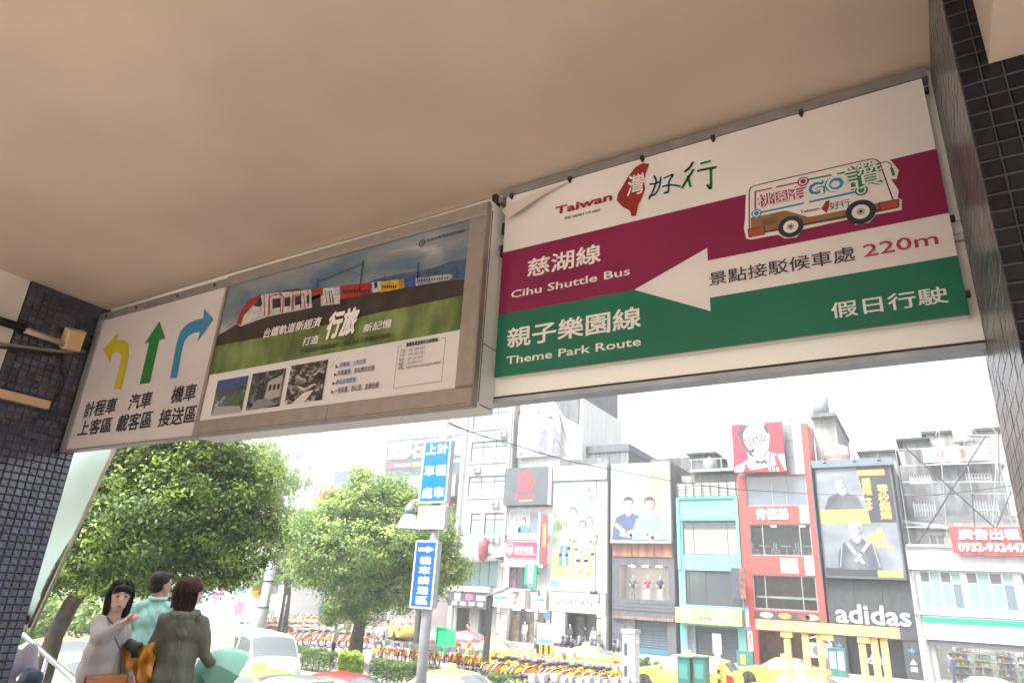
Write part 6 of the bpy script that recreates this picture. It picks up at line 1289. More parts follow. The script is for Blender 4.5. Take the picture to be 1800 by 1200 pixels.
def tree(label, base, trunk, ells, nclump, nper, csz, leaf, mat, r0=.25, limbs=True, name='broadleaf_tree', group=None, outer=.6):
    r = root(name, base, label, 'tree', group); q = MB(); n = len(trunk)
    q.tube([base] + trunk, [r0 * 1.35] + [r0 * (1 - .5 * k / n) for k in range(n)], bark, 12)
    top = Vector(trunk[-1]); mid = Vector(trunk[max(0, n - 2)])
    for e in ells:
        c = Vector(e[0]); s = mid.lerp(top, random.random()); m1 = s.lerp(c, .5) + Vector((random.uniform(-.2, .2), random.uniform(-.2, .2), .25)); q.tube([s, m1, c, c + Vector((random.uniform(-1, 1) * e[1][0] * .5, 0, e[1][2] * .5))], [r0 * .45, r0 * .28, r0 * .15, r0 * .05], bark, 7)
    q.build('trunk', r, True)
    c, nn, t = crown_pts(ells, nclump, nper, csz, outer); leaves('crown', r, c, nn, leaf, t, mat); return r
lf1 = leafmat('banyan_leaf', (.03, .085, .012), (.42, .58, .10)); lf2 = leafmat('bright_leaf', (.08, .18, .03), (.50, .64, .16)); lf3 = leafmat('far_leaf', (.16, .26, .08), (.45, .58, .22)); lfy = leafmat('lime_leaf', (.14, .26, .02), (.42, .52, .06)); lfh = leafmat('hedge_leaf', (.05, .10, .03), (.20, .30, .08))
def el_px(px, py, rpx, d, squash=.85, depth=1.0):
    p = atD(px, py, d); R0 = rpx * d / FPX; return (tuple(p), (R0, R0 * depth, R0 * squash))
d1 = 14.5
E1 = [el_px(*e, d1) for e in ((320, 880, 140), (225, 930, 120), (400, 880, 85), (180, 850, 90), (300, 985, 75), (420, 960, 65), (345, 800, 90), (240, 800, 90), (120, 975, 70), (445, 830, 48), (395, 1000, 42), (300, 720, 100), (200, 1010, 46), (60, 1000, 50), (455, 915, 52))]
tr1 = [atD(70, 1205, d1), atD(95, 1120, d1), atD(125, 1060, d1), atD(185, 990, d1), atD(260, 920, d1)]
bs = atD(48, 1290, d1); bs.z = G
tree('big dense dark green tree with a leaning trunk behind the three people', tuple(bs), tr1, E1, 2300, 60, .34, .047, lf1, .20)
d2 = 31
E2 = [el_px(*e, d2) for e in ((630, 950, 95), (700, 930, 85), (575, 965, 65), (775, 995, 48), (645, 880, 52), (635, 1035, 62), (705, 1035, 48), (600, 1075, 34), (755, 925, 48), (545, 930, 40), (638, 845, 22), (600, 900, 50), (800, 1000, 26), (690, 870, 40), (740, 1020, 45), (560, 1000, 50), (770, 950, 40), (635, 825, 9))]
b2 = atZ(622, 1166, G); tree('bushy light green tree in the plaza left of the blue sign pole', tuple(b2), [atD(628, 1120, d2), atD(640, 1060, d2), atD(645, 1000, d2)], E2, 1800, 52, .50, .078, lf2, .3)
d3 = 46
E3 = [el_px(*e, d3) for e in ((490, 850, 42), (515, 925, 45), (470, 1000, 40), (535, 985, 38), (470, 800, 34))]
b3 = atD(505, 1060, d3); b3.z = G; tree('paler tree showing between the two larger trees', tuple(b3), [atD(505, 1040, d3), atD(505, 960, d3)], E3, 420, 34, .7, .13, lf3, .25)
d4 = 30
E4 = [el_px(*e, d4) for e in ((60, 1080, 60), (150, 1085, 40), (230, 1060, 45))]; b4 = atD(100, 1150, d4); b4.z = G
tree('low tree behind the left taxis', tuple(b4), [atD(105, 1130, d4), atD(105, 1100, d4)], E4, 260, 26, .6, .12, lf2, .15)
def hedge(label, p0, p1, h, w, n, mat=lfh, leaf=.05, z=G + .13, name='hedge', seed_pot=True):
    a, c = atZ(*p0, z + h), atZ(*p1, z + h); a = Vector((a.x, a.y, z)); c = Vector((c.x, c.y, z)); d = c - a; L_ = d.length; dn = Vector((-d.y, d.x, 0)).normalized()
    r = root(name, tuple(a), label, 'hedge' if name == 'hedge' else 'bush')
    u = rng.random(n); s = rng.uniform(-1, 1, n); t = rng.random(n) ** .6; edge = rng.random(n) < .6
    sx = np.where(edge & (rng.random(n) < .5), np.sign(s) * rng.uniform(.85, 1.05, n), s); tz = np.where(edge & (np.abs(sx) < .85), rng.uniform(.88, 1.06, n), t)
    lump = .06 * np.sin(u * L_ * 5.1) + .05 * np.sin(u * L_ * 11.3 + 1)
    P_ = np.array(a)[None] + u[:, None] * np.array(d)[None] + (sx * w / 2)[:, None] * np.array(dn)[None]; P_[:, 2] = z + h * (.12 + .88 * tz) * (1 + lump)
    nn = rng.normal(size=(n, 3)) * .6 + np.array([0, 0, .8]) + (sx)[:, None] * np.array(dn)[None] * .7
    leaves('foliage', r, P_, nn, leaf, np.clip(rng.random(n) * .8 + .2 * (tz > .85), 0, 1), mat)
    q = MB(); 
    for k in range(max(3, int(L_ / .35))):
        p = a + d * ((k + .5) / max(3, int(L_ / .35))); q.tube([(p.x, p.y, z), (p.x + random.uniform(-.1, .1), p.y, z + h * .5), (p.x + random.uniform(-.2, .2), p.y, z + h * .85)], [.025, .018, .01], bark, 5)
    tag(q.build('stem', r), kind='stuff'); return r
hedge('clipped hedge in front of the long taxi van, under the dark green cabinets', (1150, 1166), (1290, 1178), .85, .9, 9000)
hedge('clipped hedge behind the bicycles under the two men poster', (1010, 1146), (1140, 1158), .85, .8, 9000)
hedge('yellow green hedge below the taxi by the striped store', (862, 1138), (945, 1144), .7, .9, 5000, lfy)
hedge('low hedge left of the lime bush', (520, 1137), (590, 1147), .8, .7, 4500)
hedge('low hedge on the bottom edge right of the dark lamp post', (862, 1186), (930, 1192), .6, .8, 5000)
hedge('short clipped hedge beside the blue sign pole', (660, 1160), (735, 1168), .8, .8, 6000)
hedge('lime green clipped bush at the foot of the second tree', (598, 1148), (640, 1150), 1.05, 1.2, 6000, lfy, .055, name='bush')
# ============================================================ POSTS AND STREET FURNITURE
pgrey = M('post_dark_grey', (.10, .105, .11), .45, .3, var=.1); plight = M('post_light_grey', (.45, .47, .49), .4, .4, var=.15, streak=.2); pwhite = M('post_white', (.62, .62, .62), .5)
# main sign pole
dp = 15.
pb = atD(742, 1175, dp); pt = atY(773, 735, pb.y); PXX, PYY = pb.x, pb.y
r = root('sign_pole', (PXX, PYY, G), 'tall grey pole with two blue direction signs, a white notice and a hanging lamp', 'sign pole')
q = MB(); q.tube([(PXX, PYY, G), (PXX, PYY, 0), (PXX, PYY, 4.4)], [.125, .115, .095], plight, 16); q.build('pole', r, True)
q = MB(); q.tube([(PXX, PYY, G), (PXX, PYY, G + .03)], .25, plight, 12); q.build('base_plate', r)
def psign(x0, y0, x1, y1, m, rows, bl_=True):
    a = atY(x0, y0, PYY - .22); c = atY(x1, y1, PYY - .22); X_0, X_1, Z_1, Z_0 = a.x, c.x, a.z, c.z
    q = MB(); q.box(X_0, X_1, PYY - .215, PYY - .03, Z_0, Z_1, plight); o = q.build('sign_case', r); q = MB(); q.box(X_0 - .012, X_1 + .012, PYY - .222, PYY - .2151, Z_0 - .012, Z_1 + .012, pwhite); q.build('sign_border', o)
    q = MB(); q.flat([(X_0 + .025, Z_0 + .025), (X_1 - .025, Z_0 + .025), (X_1 - .025, Z_1 - .025), (X_0 + .025, Z_1 - .025)], PYY - .2235, m); q.build('sign_face', o); return X_0, X_1, Z_0, Z_1
sb = M('sign_blue', (.0, .13, .62), .35); a_ = psign(747, 776, 783, 882, sb, 3)
lt = M('sign_letter_bright', (.78, .78, .78), .4); w_ = a_[1] - a_[0]; h_ = a_[3] - a_[2]
for k, (l_, r2) in enumerate((('上', '計'), ('車', '程'), ('處', '車'))):
    zt = a_[3] - h_ * (.05 + k * .355); 
    text(l_, a_[0] + w_ * .1, a_[0] + w_ * .48, zt - h_ * .17, zt, PYY - .225, lt, r, .03); text(r2, a_[0] + w_ * .53, a_[0] + w_ * .92, zt - h_ * .17, zt, PYY - .225, lt, r, .03)
b_ = psign(732, 950, 758, 1069, M('sign_blue_dark', (.01, .09, .48), .35), 5); w_ = b_[1] - b_[0]; h_ = b_[3] - b_[2]
q = MB(); zc = b_[3] - h_ * .13; q.flat([(b_[0] + w_ * .15, zc + .035), (b_[0] + w_ * .55, zc + .035), (b_[0] + w_ * .55, zc + .075), (b_[0] + w_ * .9, zc), (b_[0] + w_ * .55, zc - .075), (b_[0] + w_ * .55, zc - .035), (b_[0] + w_ * .15, zc - .035)], PYY - .2245, lt); q.build('sign_arrow', r)
for k, ch in enumerate('機車接送區'):
    zt = b_[3] - h_ * (.24 + k * .148); text(ch, b_[0] + w_ * .26, b_[0] + w_ * .8, zt - h_ * .115, zt, PYY - .225, lt, r, .03)
c_ = psign(737, 890, 779, 928, pwhite, 4)
for k in range(4): text('計程車乘客請上下車', c_[0] + .06, c_[1] - .05, c_[3] - .13 - k * .1, c_[3] - .07 - k * .1, PYY - .225, M('notice_ink', (.03, .03, .04), .5), r, .006)
# hanging lamp on the pole
lp = atY(722, 884, PYY - .25); q = MB(); q.tube([(PXX, PYY, lp.z + .05), (lp.x + .1, PYY - .25, lp.z + .06), (lp.x, PYY - .25, lp.z)], .035, pwhite, 8); q.build('lamp_arm', r)
q = MB(); q.tube([(lp.x, lp.y, lp.z), (lp.x, lp.y, lp.z - .26)], [.06, .16], M('lamp_cap_grey', (.20, .24, .28), .4), 20); q.build('lamp_cap', r, True)
q = MB(); q.tube([(lp.x, lp.y, lp.z - .26), (lp.x, lp.y, lp.z - .6)], [.14, .29], M('lamp_shade_white', (.66, .66, .66), .3), 24, False); q.build('lamp_shade', r, True)
# overhead cables
for k, (pts, rr) in enumerate((([(776, 737), (830, 760), (1000, 810), (1190, 847), (1300, 860), (1430, 868), (1560, 871), (1800, 864)], .022), ([(776, 741), (900, 785), (1060, 824), (1195, 850), (1310, 862)], .014))):
    P_ = []; n = len(pts)
    for i, p in enumerate(pts): Yi = PYY + (D - 1.6 - PYY) * min(1, i / (n - 3)); P_.append(atY(*p, Yi))
    rr_ = root('overhead_cable', tuple(P_[0]), ('thick black cable', 'thin black cable')[k] + ' sagging from the blue sign pole to the shop fronts', 'cable'); Q = []
    for i in range(len(P_) - 1):
        for t in (0, .34, .67): Q.append(P_[i].lerp(P_[i + 1], t))
    Q.append(P_[-1]); q = MB(); q.tube(Q, rr, blk, 5); q.build('cable', rr_, True)
def post(label, px, pyb, pyt, m1, m2=None, rr=.07, split=.35, sq=False, Y=None, name='lamp_post', cat='post', group=None):
    b0 = atZ(px, pyb, G); Y_ = b0.y if Y is None else Y; b0 = atY(px, pyb, Y_) if Y is not None else b0; t = atY(px + 0, pyt, Y_); X_ = b0.x
    o = root(name, (X_, Y_, G), label, cat, group); H2 = t.z - G; zs = G + H2 * split
    q = MB()
    if sq: q.box(X_ - rr, X_ + rr, Y_ - rr, Y_ + rr, G + .01, t.z, m1)
    else: q.tube([(X_, Y_, G), (X_, Y_, zs if m2 else t.z)], rr, m1, 12)
    q.build('post', o, not sq)
    if m2: q = MB(); q.tube([(X_, Y_, zs), (X_, Y_, t.z)], rr * .9, m2, 12); q.build('upper_post', o, True)
    for f in (.3, .55, .8): q = MB(); q.tube([(X_, Y_, G + H2 * f), (X_, Y_, G + H2 * f + .05)], rr * 1.15, steel, 10); q.build('clamp', o)
    return o, X_, Y_, t.z
o, X_, Y_, Z_ = post('dark square lamp post with a flat slanted head before the striped store', 852, 1192, 1046, pgrey, None, .11, sq=True)
q = MB(); q.add([(X_ - .1, Y_ - .2, Z_ + .05), (X_ + .95, Y_ - .2, Z_ + .42), (X_ + .95, Y_ + .2, Z_ + .42), (X_ - .1, Y_ + .2, Z_ + .05), (X_ - .1, Y_ - .2, Z_ - .05), (X_ + .95, Y_ - .2, Z_ + .34), (X_ + .95, Y_ + .2, Z_ + .34), (X_ - .1, Y_ + .2, Z_ - .05)], [(0, 1, 2, 3), (7, 6, 5, 4), (0, 4, 5, 1), (1, 5, 6, 2), (2, 6, 7, 3), (3, 7, 4, 0)], plight); q.build('lamp_head', o)
o, X_, Y_, Z_ = post('white pole with dark foot left of the striped tourist map', 940, 1153, 1040, pgrey, pwhite, .12, .32); q = MB(); q.tube([(X_ - .5, Y_, Z_ + .1), (X_ + .1, Y_, Z_ + .1), (X_ + .15, Y_, Z_ - .2)], .1, pgrey, 8); q.build('camera', o, True)
o, X_, Y_, Z_ = post('white pole with a black spotlight before the plain white shop', 1052, 1186, 1062, pgrey, pwhite, .12, .45); q = MB(); q.tube([(X_, Y_, Z_), (X_, Y_, Z_ + .5), (X_ - .1, Y_, Z_ + .62)], .04, pgrey, 8); q.tube([(X_ - .45, Y_ - .1, Z_ + .62), (X_ - .1, Y_ - .1, Z_ + .6)], [.13, .11], pgrey, 10); q.build('spotlight', o, True)
o, X_, Y_, Z_ = post('thin pole with a yellow plate between the two men shop and teal shop', 1186, 1152, 1056, pwhite, None, .08); bx(o, 'yellow_plate', X_ - .02, X_ + .3, Y_ - .14, Y_ - .1, -2.1 + .9, .05, M('yellow_plate', (.72, .42, .03), .5)); bx(o, 'dark_post', X_ + .12, X_ + .3, Y_ - .08, Y_ + .08, G, 3.4, pgrey)
post('slim dark post right of the second tree', 668, 1166, 1105, pgrey, pwhite, .09, .95); post('pale post beside the red shirt pedestrian sign', 678, 1128, 1058, pwhite, None, .10)
post('square dark post just left of the blue sign pole', 727, 1170, 1050, pgrey, None, .11, sq=True)
post('thick pale utility pole under the left tree beside the mural', 461, 1085, 985, plight, None, .22, Y=22); post('black slender street post between the two trees', 497, 1095, 1045, pgrey, None, .06, Y=30)
post('thin white post right of the striped store lamp', 869, 1195, 1050, pwhite, None, .05)
# gantry: orange frame at lower right
org_ = M('gantry_orange', (.74, .46, .17), .5, var=.08, scale=3)
YG = 16.
r = root('gantry', (-1.6, YG, G), 'orange painted steel frame of one long beam on slim posts', 'gantry')
a, c = atY(1331, 1097, YG), atY(1581, 1110, YG); zc = (a.z + c.z) / 2
q = MB(); q.box(a.x, c.x, YG - .12, YG + .12, zc - .1, zc + .09, org_); q.build('beam', r)
for px in (1383, 1415, 1441, 1513, 1535, 1552):
    t = atY(px, 1112, YG); q = MB(); q.box(t.x - .06, t.x + .06, YG - .06, YG + .06, G, zc - .1, org_); q.build('post', r)
for px in (1375, 1445, 1508):
    t = atY(px, 1110, YG); q = MB(); q.box(t.x - .02, t.x + .2, YG - .09, YG + .09, zc - .22, zc - .101, org_); q.build('bracket', r)
# kiosk column
YK = 24.
r = root('ticket_column', (-9.7, YK, G), 'tall white metal column with dark and green panels among the bicycles', 'column')
a, c = atY(1098, 1112, YK), atY(1119, 1116, YK); q = MB(); q.bevbox(a.x, c.x, YK - .2, YK + .25, G, a.z, .02, pwhite); q.build('case', r); q = MB(); q.box(a.x - .04, c.x + .04, YK - .24, YK + .28, a.z + .002, a.z + .14, plight); q.build('cap', r)
for (u0, u1, v0, v1, m_) in ((.12, .42, .72, .88, gl_g), (.12, .42, .38, .6, gl_g), (.62, .85, .45, .72, M('kiosk_green', (.2, .36, .3), .5)), (.62, .85, .1, .2, MC['kiosk_green'])):
    H2 = a.z - G; w_ = c.x - a.x; q = MB(); q.box(a.x + w_ * u0, a.x + w_ * u1, YK - .212, YK - .2, G + H2 * v0, G + H2 * v1, m_); q.build('panel', r)
q = MB(); q.box(c.x + .002, c.x + .1, YK - .1, YK + .05, a.z - .3, a.z - .12, M('kiosk_side_box', (.55, .4, .38), .5)); q.build('side_box', r)
# dark green cabinets
for i, (px, lb) in enumerate(((1201, 'left dark green utility cabinet standing in the hedge'), (1229, 'right dark green utility cabinet standing in the hedge'))):
    YC = 27.2; a = atY(px - 12, 1152, YC); c = atY(px + 12, 1152, YC); r = root('utility_cabinet', (a.x, YC, G), lb, 'cabinet'); gm_ = M('cabinet_green', (.03, .13, .12), .45, var=.15, scale=3)
    q = MB(); q.bevbox(a.x + .02, c.x - .02, YC, YC + .5, G, a.z - .06, .01, gm_); q.build('case', r); q = MB(); q.box(a.x, c.x, YC - .03, YC + .53, a.z - .058, a.z, gm_); q.build('lid', r); q = MB(); q.box(a.x + .08, c.x - .12, YC - .012, YC - .001, a.z - .75, a.z - .25, M('cabinet_panel_green', (.06, .2, .17), .4)); q.build('door', r)
# green open box on the plaza, street signs, map board
p_ = atZ(772, 1166, G); r = root('green_kiosk', (p_.x, p_.y, G), 'bright green open metal box standing by the bicycles', 'kiosk'); gk = M('kiosk_bright_green', (.0, .38, .14), .4, var=.05); w2, h2 = .8, 1.75
q = MB(); q.box(p_.x - .4, p_.x - .36, p_.y, p_.y + .6, G + .3, G + h2, gk); q.box(p_.x - .36, p_.x + .15, p_.y + .1, p_.y + .14, G + .3, G + h2, gk); q.build('panel', r); q = MB(); q.add([(p_.x + .15, p_.y + .1, G + .3), (p_.x + .62, p_.y + .45, G + .38), (p_.x + .62, p_.y + .45, G + h2 - .1), (p_.x + .15, p_.y + .1, G + h2)], [(0, 1, 2, 3)], M('kiosk_green_light', (.03, .46, .22), .4)); q.build('door', r)
q = MB(); q.box(p_.x - .55, p_.x + .2, p_.y, p_.y + .06, G + h2 + .002, G + h2 + .06, gk); q.box(p_.x - .55, p_.x + .2, p_.y, p_.y + .06, G + .2, G + .26, gk); q.build('rail', r); q = MB(); q.tube([(p_.x - .5, p_.y + .2, G), (p_.x - .5, p_.y + .2, G + h2)], .04, plight, 8); q.build('post', r)
r = root('traffic_sign', (-8.6, 30, G), 'back of a grey street sign on a striped post before the teal shop', 'sign'); a = atY(1259, 1113, 30); q = MB(); q.box(a.x - .17, a.x + .19, 30, 30.03, a.z - .75, a.z, plight); q.box(a.x - .1, a.x + .12, 30, 30.03, a.z - 1.15, a.z - .752, plight); q.build('plate', r)
q = MB(); q.tube([(a.x, 30.06, G), (a.x, 30.06, a.z - .2)], .045, plight, 8); q.build('pole', r)
stY, stB = M('hazard_yellow', (.72, .42, .03), .5), M('hazard_black', (.03, .03, .03), .5)
q = MB()
for k in range(8): q.tube([(a.x, 30.06, G + .05 + k * .17), (a.x + .001, 30.06, G + .05 + k * .17 + .17)], .07, stY if k % 2 else stB, 8)
q.build('hazard_sleeve', r)
YM = 31.; r = root('map_board', (-17, YM, G), 'tourist map board with black and yellow striped foot among the bicycles', 'board'); a, c = atY(945, 1094, YM), atY(972, 1133, YM)
q = MB(); q.box(a.x, c.x, YM, YM + .08, c.z, a.z, pwhite); q.build('board', r); q = MB(); q.flat([(a.x + .05, c.z + .25), (c.x - .05, c.z + .25), (c.x - .05, a.z - .05), (a.x + .05, a.z - .05)], YM - .003, noisemat('map_print', [(.3, .5, .6), (.55, .68, .72), (.68, .7, .66)], 2.5, 4, (1, 1, 2), .4)); q.flat([(a.x + .05, c.z + .05), (c.x - .05, c.z + .05), (c.x - .05, c.z + .23), (a.x + .05, c.z + .23)], YM - .003, M('map_blue', (.08, .3, .55), .4)); q.build('print', r)
q = MB(); n = 6
for k in range(n):
    x0_ = a.x + (c.x - a.x) * k / n; x1_ = a.x + (c.x - a.x) * (k + 1) / n; q.box(x0_, x1_, YM, YM + .05, c.z - .42, c.z - .02, stY if k % 2 else stB)
q.build('hazard_panel', r)
q = MB()
for k in range(9): q.box(a.x - .06, a.x + .06, YM + .002, YM + .1, max(G, c.z - .45 - (k + 1) * .22), c.z - .45 - k * .22, stB if k % 2 else stY)
q.build('hazard_post', r); bx(r, 'post', c.x - .06, c.x, YM + .052, YM + .1, G, c.z - .03, plight)
# mural hoarding with pink flowers
YH = 33; r = root('mural_hoarding', (-38, YH, G), 'pale blue hoarding painted with pink flowers behind the bicycles', 'hoarding'); a, c = atY(345, 1020, YH), atY(465, 1092, YH)
q = MB(); q.box(a.x, c.x, YH, YH + .1, G, a.z, noisemat('mural_print', [(.26, .36, .46), (.38, .42, .46), (.44, .38, .34)], .5, 2, (1, 1, 1), .5)); q.build('board', r)
q = MB()
for (px, py, s) in ((390, 1035, .55), (420, 1068, .75), (376, 1046, .4)):
    p = atY(px, py, YH - .01); pts = []
    for k in range(10): rr = s if k % 2 == 0 else s * .5; an = R_(90 + 36 * k + 12); pts.append((p.x + rr * math.cos(an), p.z + rr * math.sin(an)))
    q.flat(pts, YH - .012, M('mural_pink', (.62, .12, .38), .5))
for (px, py, s, m_) in ((380, 1078, .9, M('mural_white', (.7, .7, .7), .5)), (450, 1035, .7, MC['mural_white'])):
    p = atY(px, py, YH - .008); q.flat([(p.x + s * math.cos(2 * math.pi * k / 16), p.z + s * .6 * math.sin(2 * math.pi * k / 16)) for k in range(16)], YH - .007, m_)
p = atY(456, 1032, YH); q.flat([(p.x - .8, p.z - .5), (p.x + .3, p.z - .7), (p.x + .3, p.z + .4), (p.x - .8, p.z + .5)], YH - .01, M('mural_orange', (.7, .28, .03), .5))
q.build('painted_flower', r)
# street level low wall + dark green shelter far left
r = root('bus_shelter', (-38, 44, G), 'dark green low shelter behind the far bicycle row', 'shelter'); a, c = atY(560, 1078, 44), atY(620, 1080, 44); q = MB(); q.box(a.x, c.x, 44, 45.5, a.z - .1, a.z + .8, M('shelter_green', (.05, .16, .13), .5)); q.build('roof', r); q = MB(); q.box(a.x + .1, a.x + .25, 44, 44.15, G, a.z - .1, pgrey); q.box(c.x - .25, c.x - .1, 44, 44.15, G, a.z - .1, pgrey); q.build('post', r)
# aqua tarpaulin on a slanted pole, by the left pillar
YT = 3.5
r = root('tarpaulin', (-7.6, YT, FL), 'pale aqua tarpaulin stretched along a slanted pole beside the left pillar', 'tarpaulin')
a, c, d_, e_ = atY(150, 740, YT), atY(222, 740, YT), atY(48, 1095, YT), atY(0, 1110, YT)
q = MB(); vs = []; n = 14
for i in range(n + 1):
    t = i / n; L0 = a.lerp(e_, t) + Vector((-.25, 0, 0)); R0 = c.lerp(d_, t)
    for j in range(5): p = L0.lerp(R0, j / 4); vs.append((p.x, p.y + .03 * math.sin(t * 9 + j) + .015 * math.sin(j * 2.1), p.z))
q.add(vs, [(i * 5 + j, (i + 1) * 5 + j, (i + 1) * 5 + j + 1, i * 5 + j + 1) for i in range(n) for j in range(4)], M('tarp_aqua', (.42, .60, .58), .5, var=.05)); q.build('sheet', r, True)
q = MB(); a2, b2_ = atY(232, 720, YT - .05), atY(54, 1110, YT - .05); q.tube([a2, b2_], .018, M('bamboo_pale', (.5, .46, .36), .6, var=.3, scale=10), 8); q.build('pole', r, True)
q = MB(); q.tube([atY(150, 905, YT - .04), atY(120, 965, YT - .04), atY(95, 1010, YT - .04), atY(62, 1085, YT - .04), atY(52, 1100, YT - .04)], [.008, .02, .03, .03, .02], M('dark_rope', (.04, .045, .03), .8), 6); q.build('rope', r, True)
# hand rail
r = root('handrail', (-6.3, 3.2, FL), 'stainless steel stair handrail at the lower left', 'handrail'); a, c = atD(38, 1112, 7.6), atD(128, 1192, 6.4)
ss = M('stainless_steel', (.62, .62, .64), .22, 1.)
q = MB(); q.tube([a, c, atD(150, 1215, 6.1)], .027, ss, 12); q.build('rail', r, True); m_ = a.lerp(c, .55); q = MB(); q.tube([(m_.x, m_.y, FL - .8), m_], .02, ss, 10); q.build('post', r, True); q = MB(); q.tube([a - Vector((0, 0, .35)), c - Vector((0, 0, .35))], .014, ss, 8); q.build('rail', r, True)
# ============================================================ PEOPLE
def blob(name, shapes, vox, mat, parent=None, smooth=3, mats=None):
    """shapes: ('c', [points], [radii]) capsule chains, ('e', centre, radii, optional euler) ellipsoids -> one continuous surface"""
    bm = bmesh.new()
    def sphere(c, r, rot=None, seg=14):
        o = bmesh.ops.create_uvsphere(bm, u_segments=seg, v_segments=max(8, seg * 2 // 3), radius=1)
        mt = Matrix.Translation(c) @ (rot.to_matrix().to_4x4() if rot else Matrix.Identity(4)) @ Matrix.Diagonal((*r, 1)); bmesh.ops.transform(bm, matrix=mt, verts=o['verts'])
    def cone(p, q, r1, r2, fl):
        d = q - p; L = d.length
        if L < 1e-5: return
        o = bmesh.ops.create_cone(bm, cap_ends=True, segments=14, radius1=r1, radius2=r2, depth=L); rt = d.to_track_quat('Z', 'Y').to_matrix().to_4x4()
        bmesh.ops.transform(bm, matrix=Matrix.Translation((p + q) / 2) @ rt, verts=o['verts'])
    for s in shapes:
        if s[0] == 'e': sphere(Vector(s[1]), s[2], (s[3] if len(s) > 3 else None))
        else:
            P_ = [Vector(p) for p in s[1]]; R1 = s[2]
            for i, p in enumerate(P_): sphere(p, (R1[i],) * 3)
            for i in range(len(P_) - 1): cone(P_[i], P_[i + 1], R1[i], R1[i + 1], 1)
    me = bpy.data.meshes.new(name + '_raw'); bm.to_mesh(me); bm.free(); o = bpy.data.objects.new(name, me); COL.objects.link(o)
    m = o.modifiers.new('r', 'REMESH'); m.mode = 'VOXEL'; m.voxel_size = vox; m.use_smooth_shade = True
    if smooth: s = o.modifiers.new('s', 'SMOOTH'); s.iterations = smooth; s.factor = .5
    dg = bpy.context.evaluated_depsgraph_get(); me2 = bpy.data.meshes.new_from_object(o.evaluated_get(dg)); bpy.data.objects.remove(o); bpy.data.meshes.remove(me)
    me2.name = name; me2.materials.clear(); me2.materials.append(mat); me2.polygons.foreach_set('use_smooth', [True] * len(me2.polygons))
    o = link(name, me2, parent); return o
from mathutils import Euler
def wrinkle(o, amp, sc, drag=1.):
    """cloth folds: push the vertices in and out along soft ridges"""
    me = o.data; n = len(me.vertices); co = np.empty(n * 3); no = np.empty(n * 3); me.vertices.foreach_get('co', co); me.vertices.foreach_get('normal', no)
    co = co.reshape(-1, 3); no = no.reshape(-1, 3); x, y, z = co.T
    amp *= 1.25; w = .35 * np.sin(x * sc * 4.1 + z * sc * 1.3 + 3 * np.sin(z * sc * .5)) + np.sin(x * sc * 1.7 + z * sc * .55 + 2 * np.sin(y * sc * .6)) * .5 + np.sin((x - y) * sc * 1.1 - z * sc * .8 + 1.3) * .35 + np.sin(z * sc * 1.9 + x * sc * .7) * .25
    co += no * (amp * w)[:, None]; me.vertices.foreach_set('co', co.reshape(-1)); me.update()
skin = M('skin', (.60, .40, .31), .5); skin2 = M('skin_tan', (.42, .25, .17), .5); hairD = M('hair_dark', (.012, .009, .008), .5, spec=.25, var=.4, scale=40); hairB = M('hair_brown', (.055, .024, .016), .5, spec=.25, var=.4, scale=40); lips = M('lips', (.42, .10, .09), .4); eyeD = M('eye_dark', (.012, .01, .01), .25)
def head_shapes(c, tilt=0):
    c = Vector(c); f = 1
    return [('e', c + Vector((0, .0, .02)), (.076, .092, .098)), ('e', c + Vector((0, .022, -.045)), (.058, .066, .066)), ('e', c + Vector((0, .045, -.088)), (.028, .028, .024)),
            ('c', [c + Vector((0, .092, .012)), c + Vector((0, .108, -.026))], [.010, .014]), ('e', c + Vector((0, .088, -.062)), (.024, .012, .010)),
            ('e', c + Vector((.076, -.004, -.008)), (.010, .018, .030)), ('e', c + Vector((-.076, -.004, -.008)), (.010, .018, .030)),
            ('e', c + Vector((.030, .080, .030)), (.024, .010, .008)), ('e', c + Vector((-.030, .080, .030)), (.024, .010, .008))]
def face_parts(par, c, frame):
    """eyes, brows and mouth; c head centre in the head's own frame; frame maps head coordinates to the person"""
    for s in (-1, 1):
        q = MB(); p = frame @ (Vector((s * .031, .089, .012))); 
        bm_ = bmesh.new(); bmesh.ops.create_uvsphere(bm_, u_segments=10, v_segments=8, radius=1); vs = [frame @ (Vector((s * .031, .086, .010)) + Vector((v.co.x * .0125, v.co.y * .006, v.co.z * .0062))) for v in bm_.verts]; fs = [[v.index for v in f.verts] for f in bm_.faces]; bm_.free()
        q.add(vs, fs, eyeD); q.build('eye', par, True)
        q = MB(); q.tube([frame @ Vector((s * .014, .092, .034)), frame @ Vector((s * .032, .093, .039)), frame @ Vector((s * .05, .082, .033))], .0035, hairD, 5); q.build('eyebrow', par, True)
    q = MB(); q.tube([frame @ Vector((-.022, .086, -.058)), frame @ Vector((0, .099, -.060)), frame @ Vector((.022, .086, -.058))], [.003, .0065, .003], lips, 6); q.build('mouth', par, True)
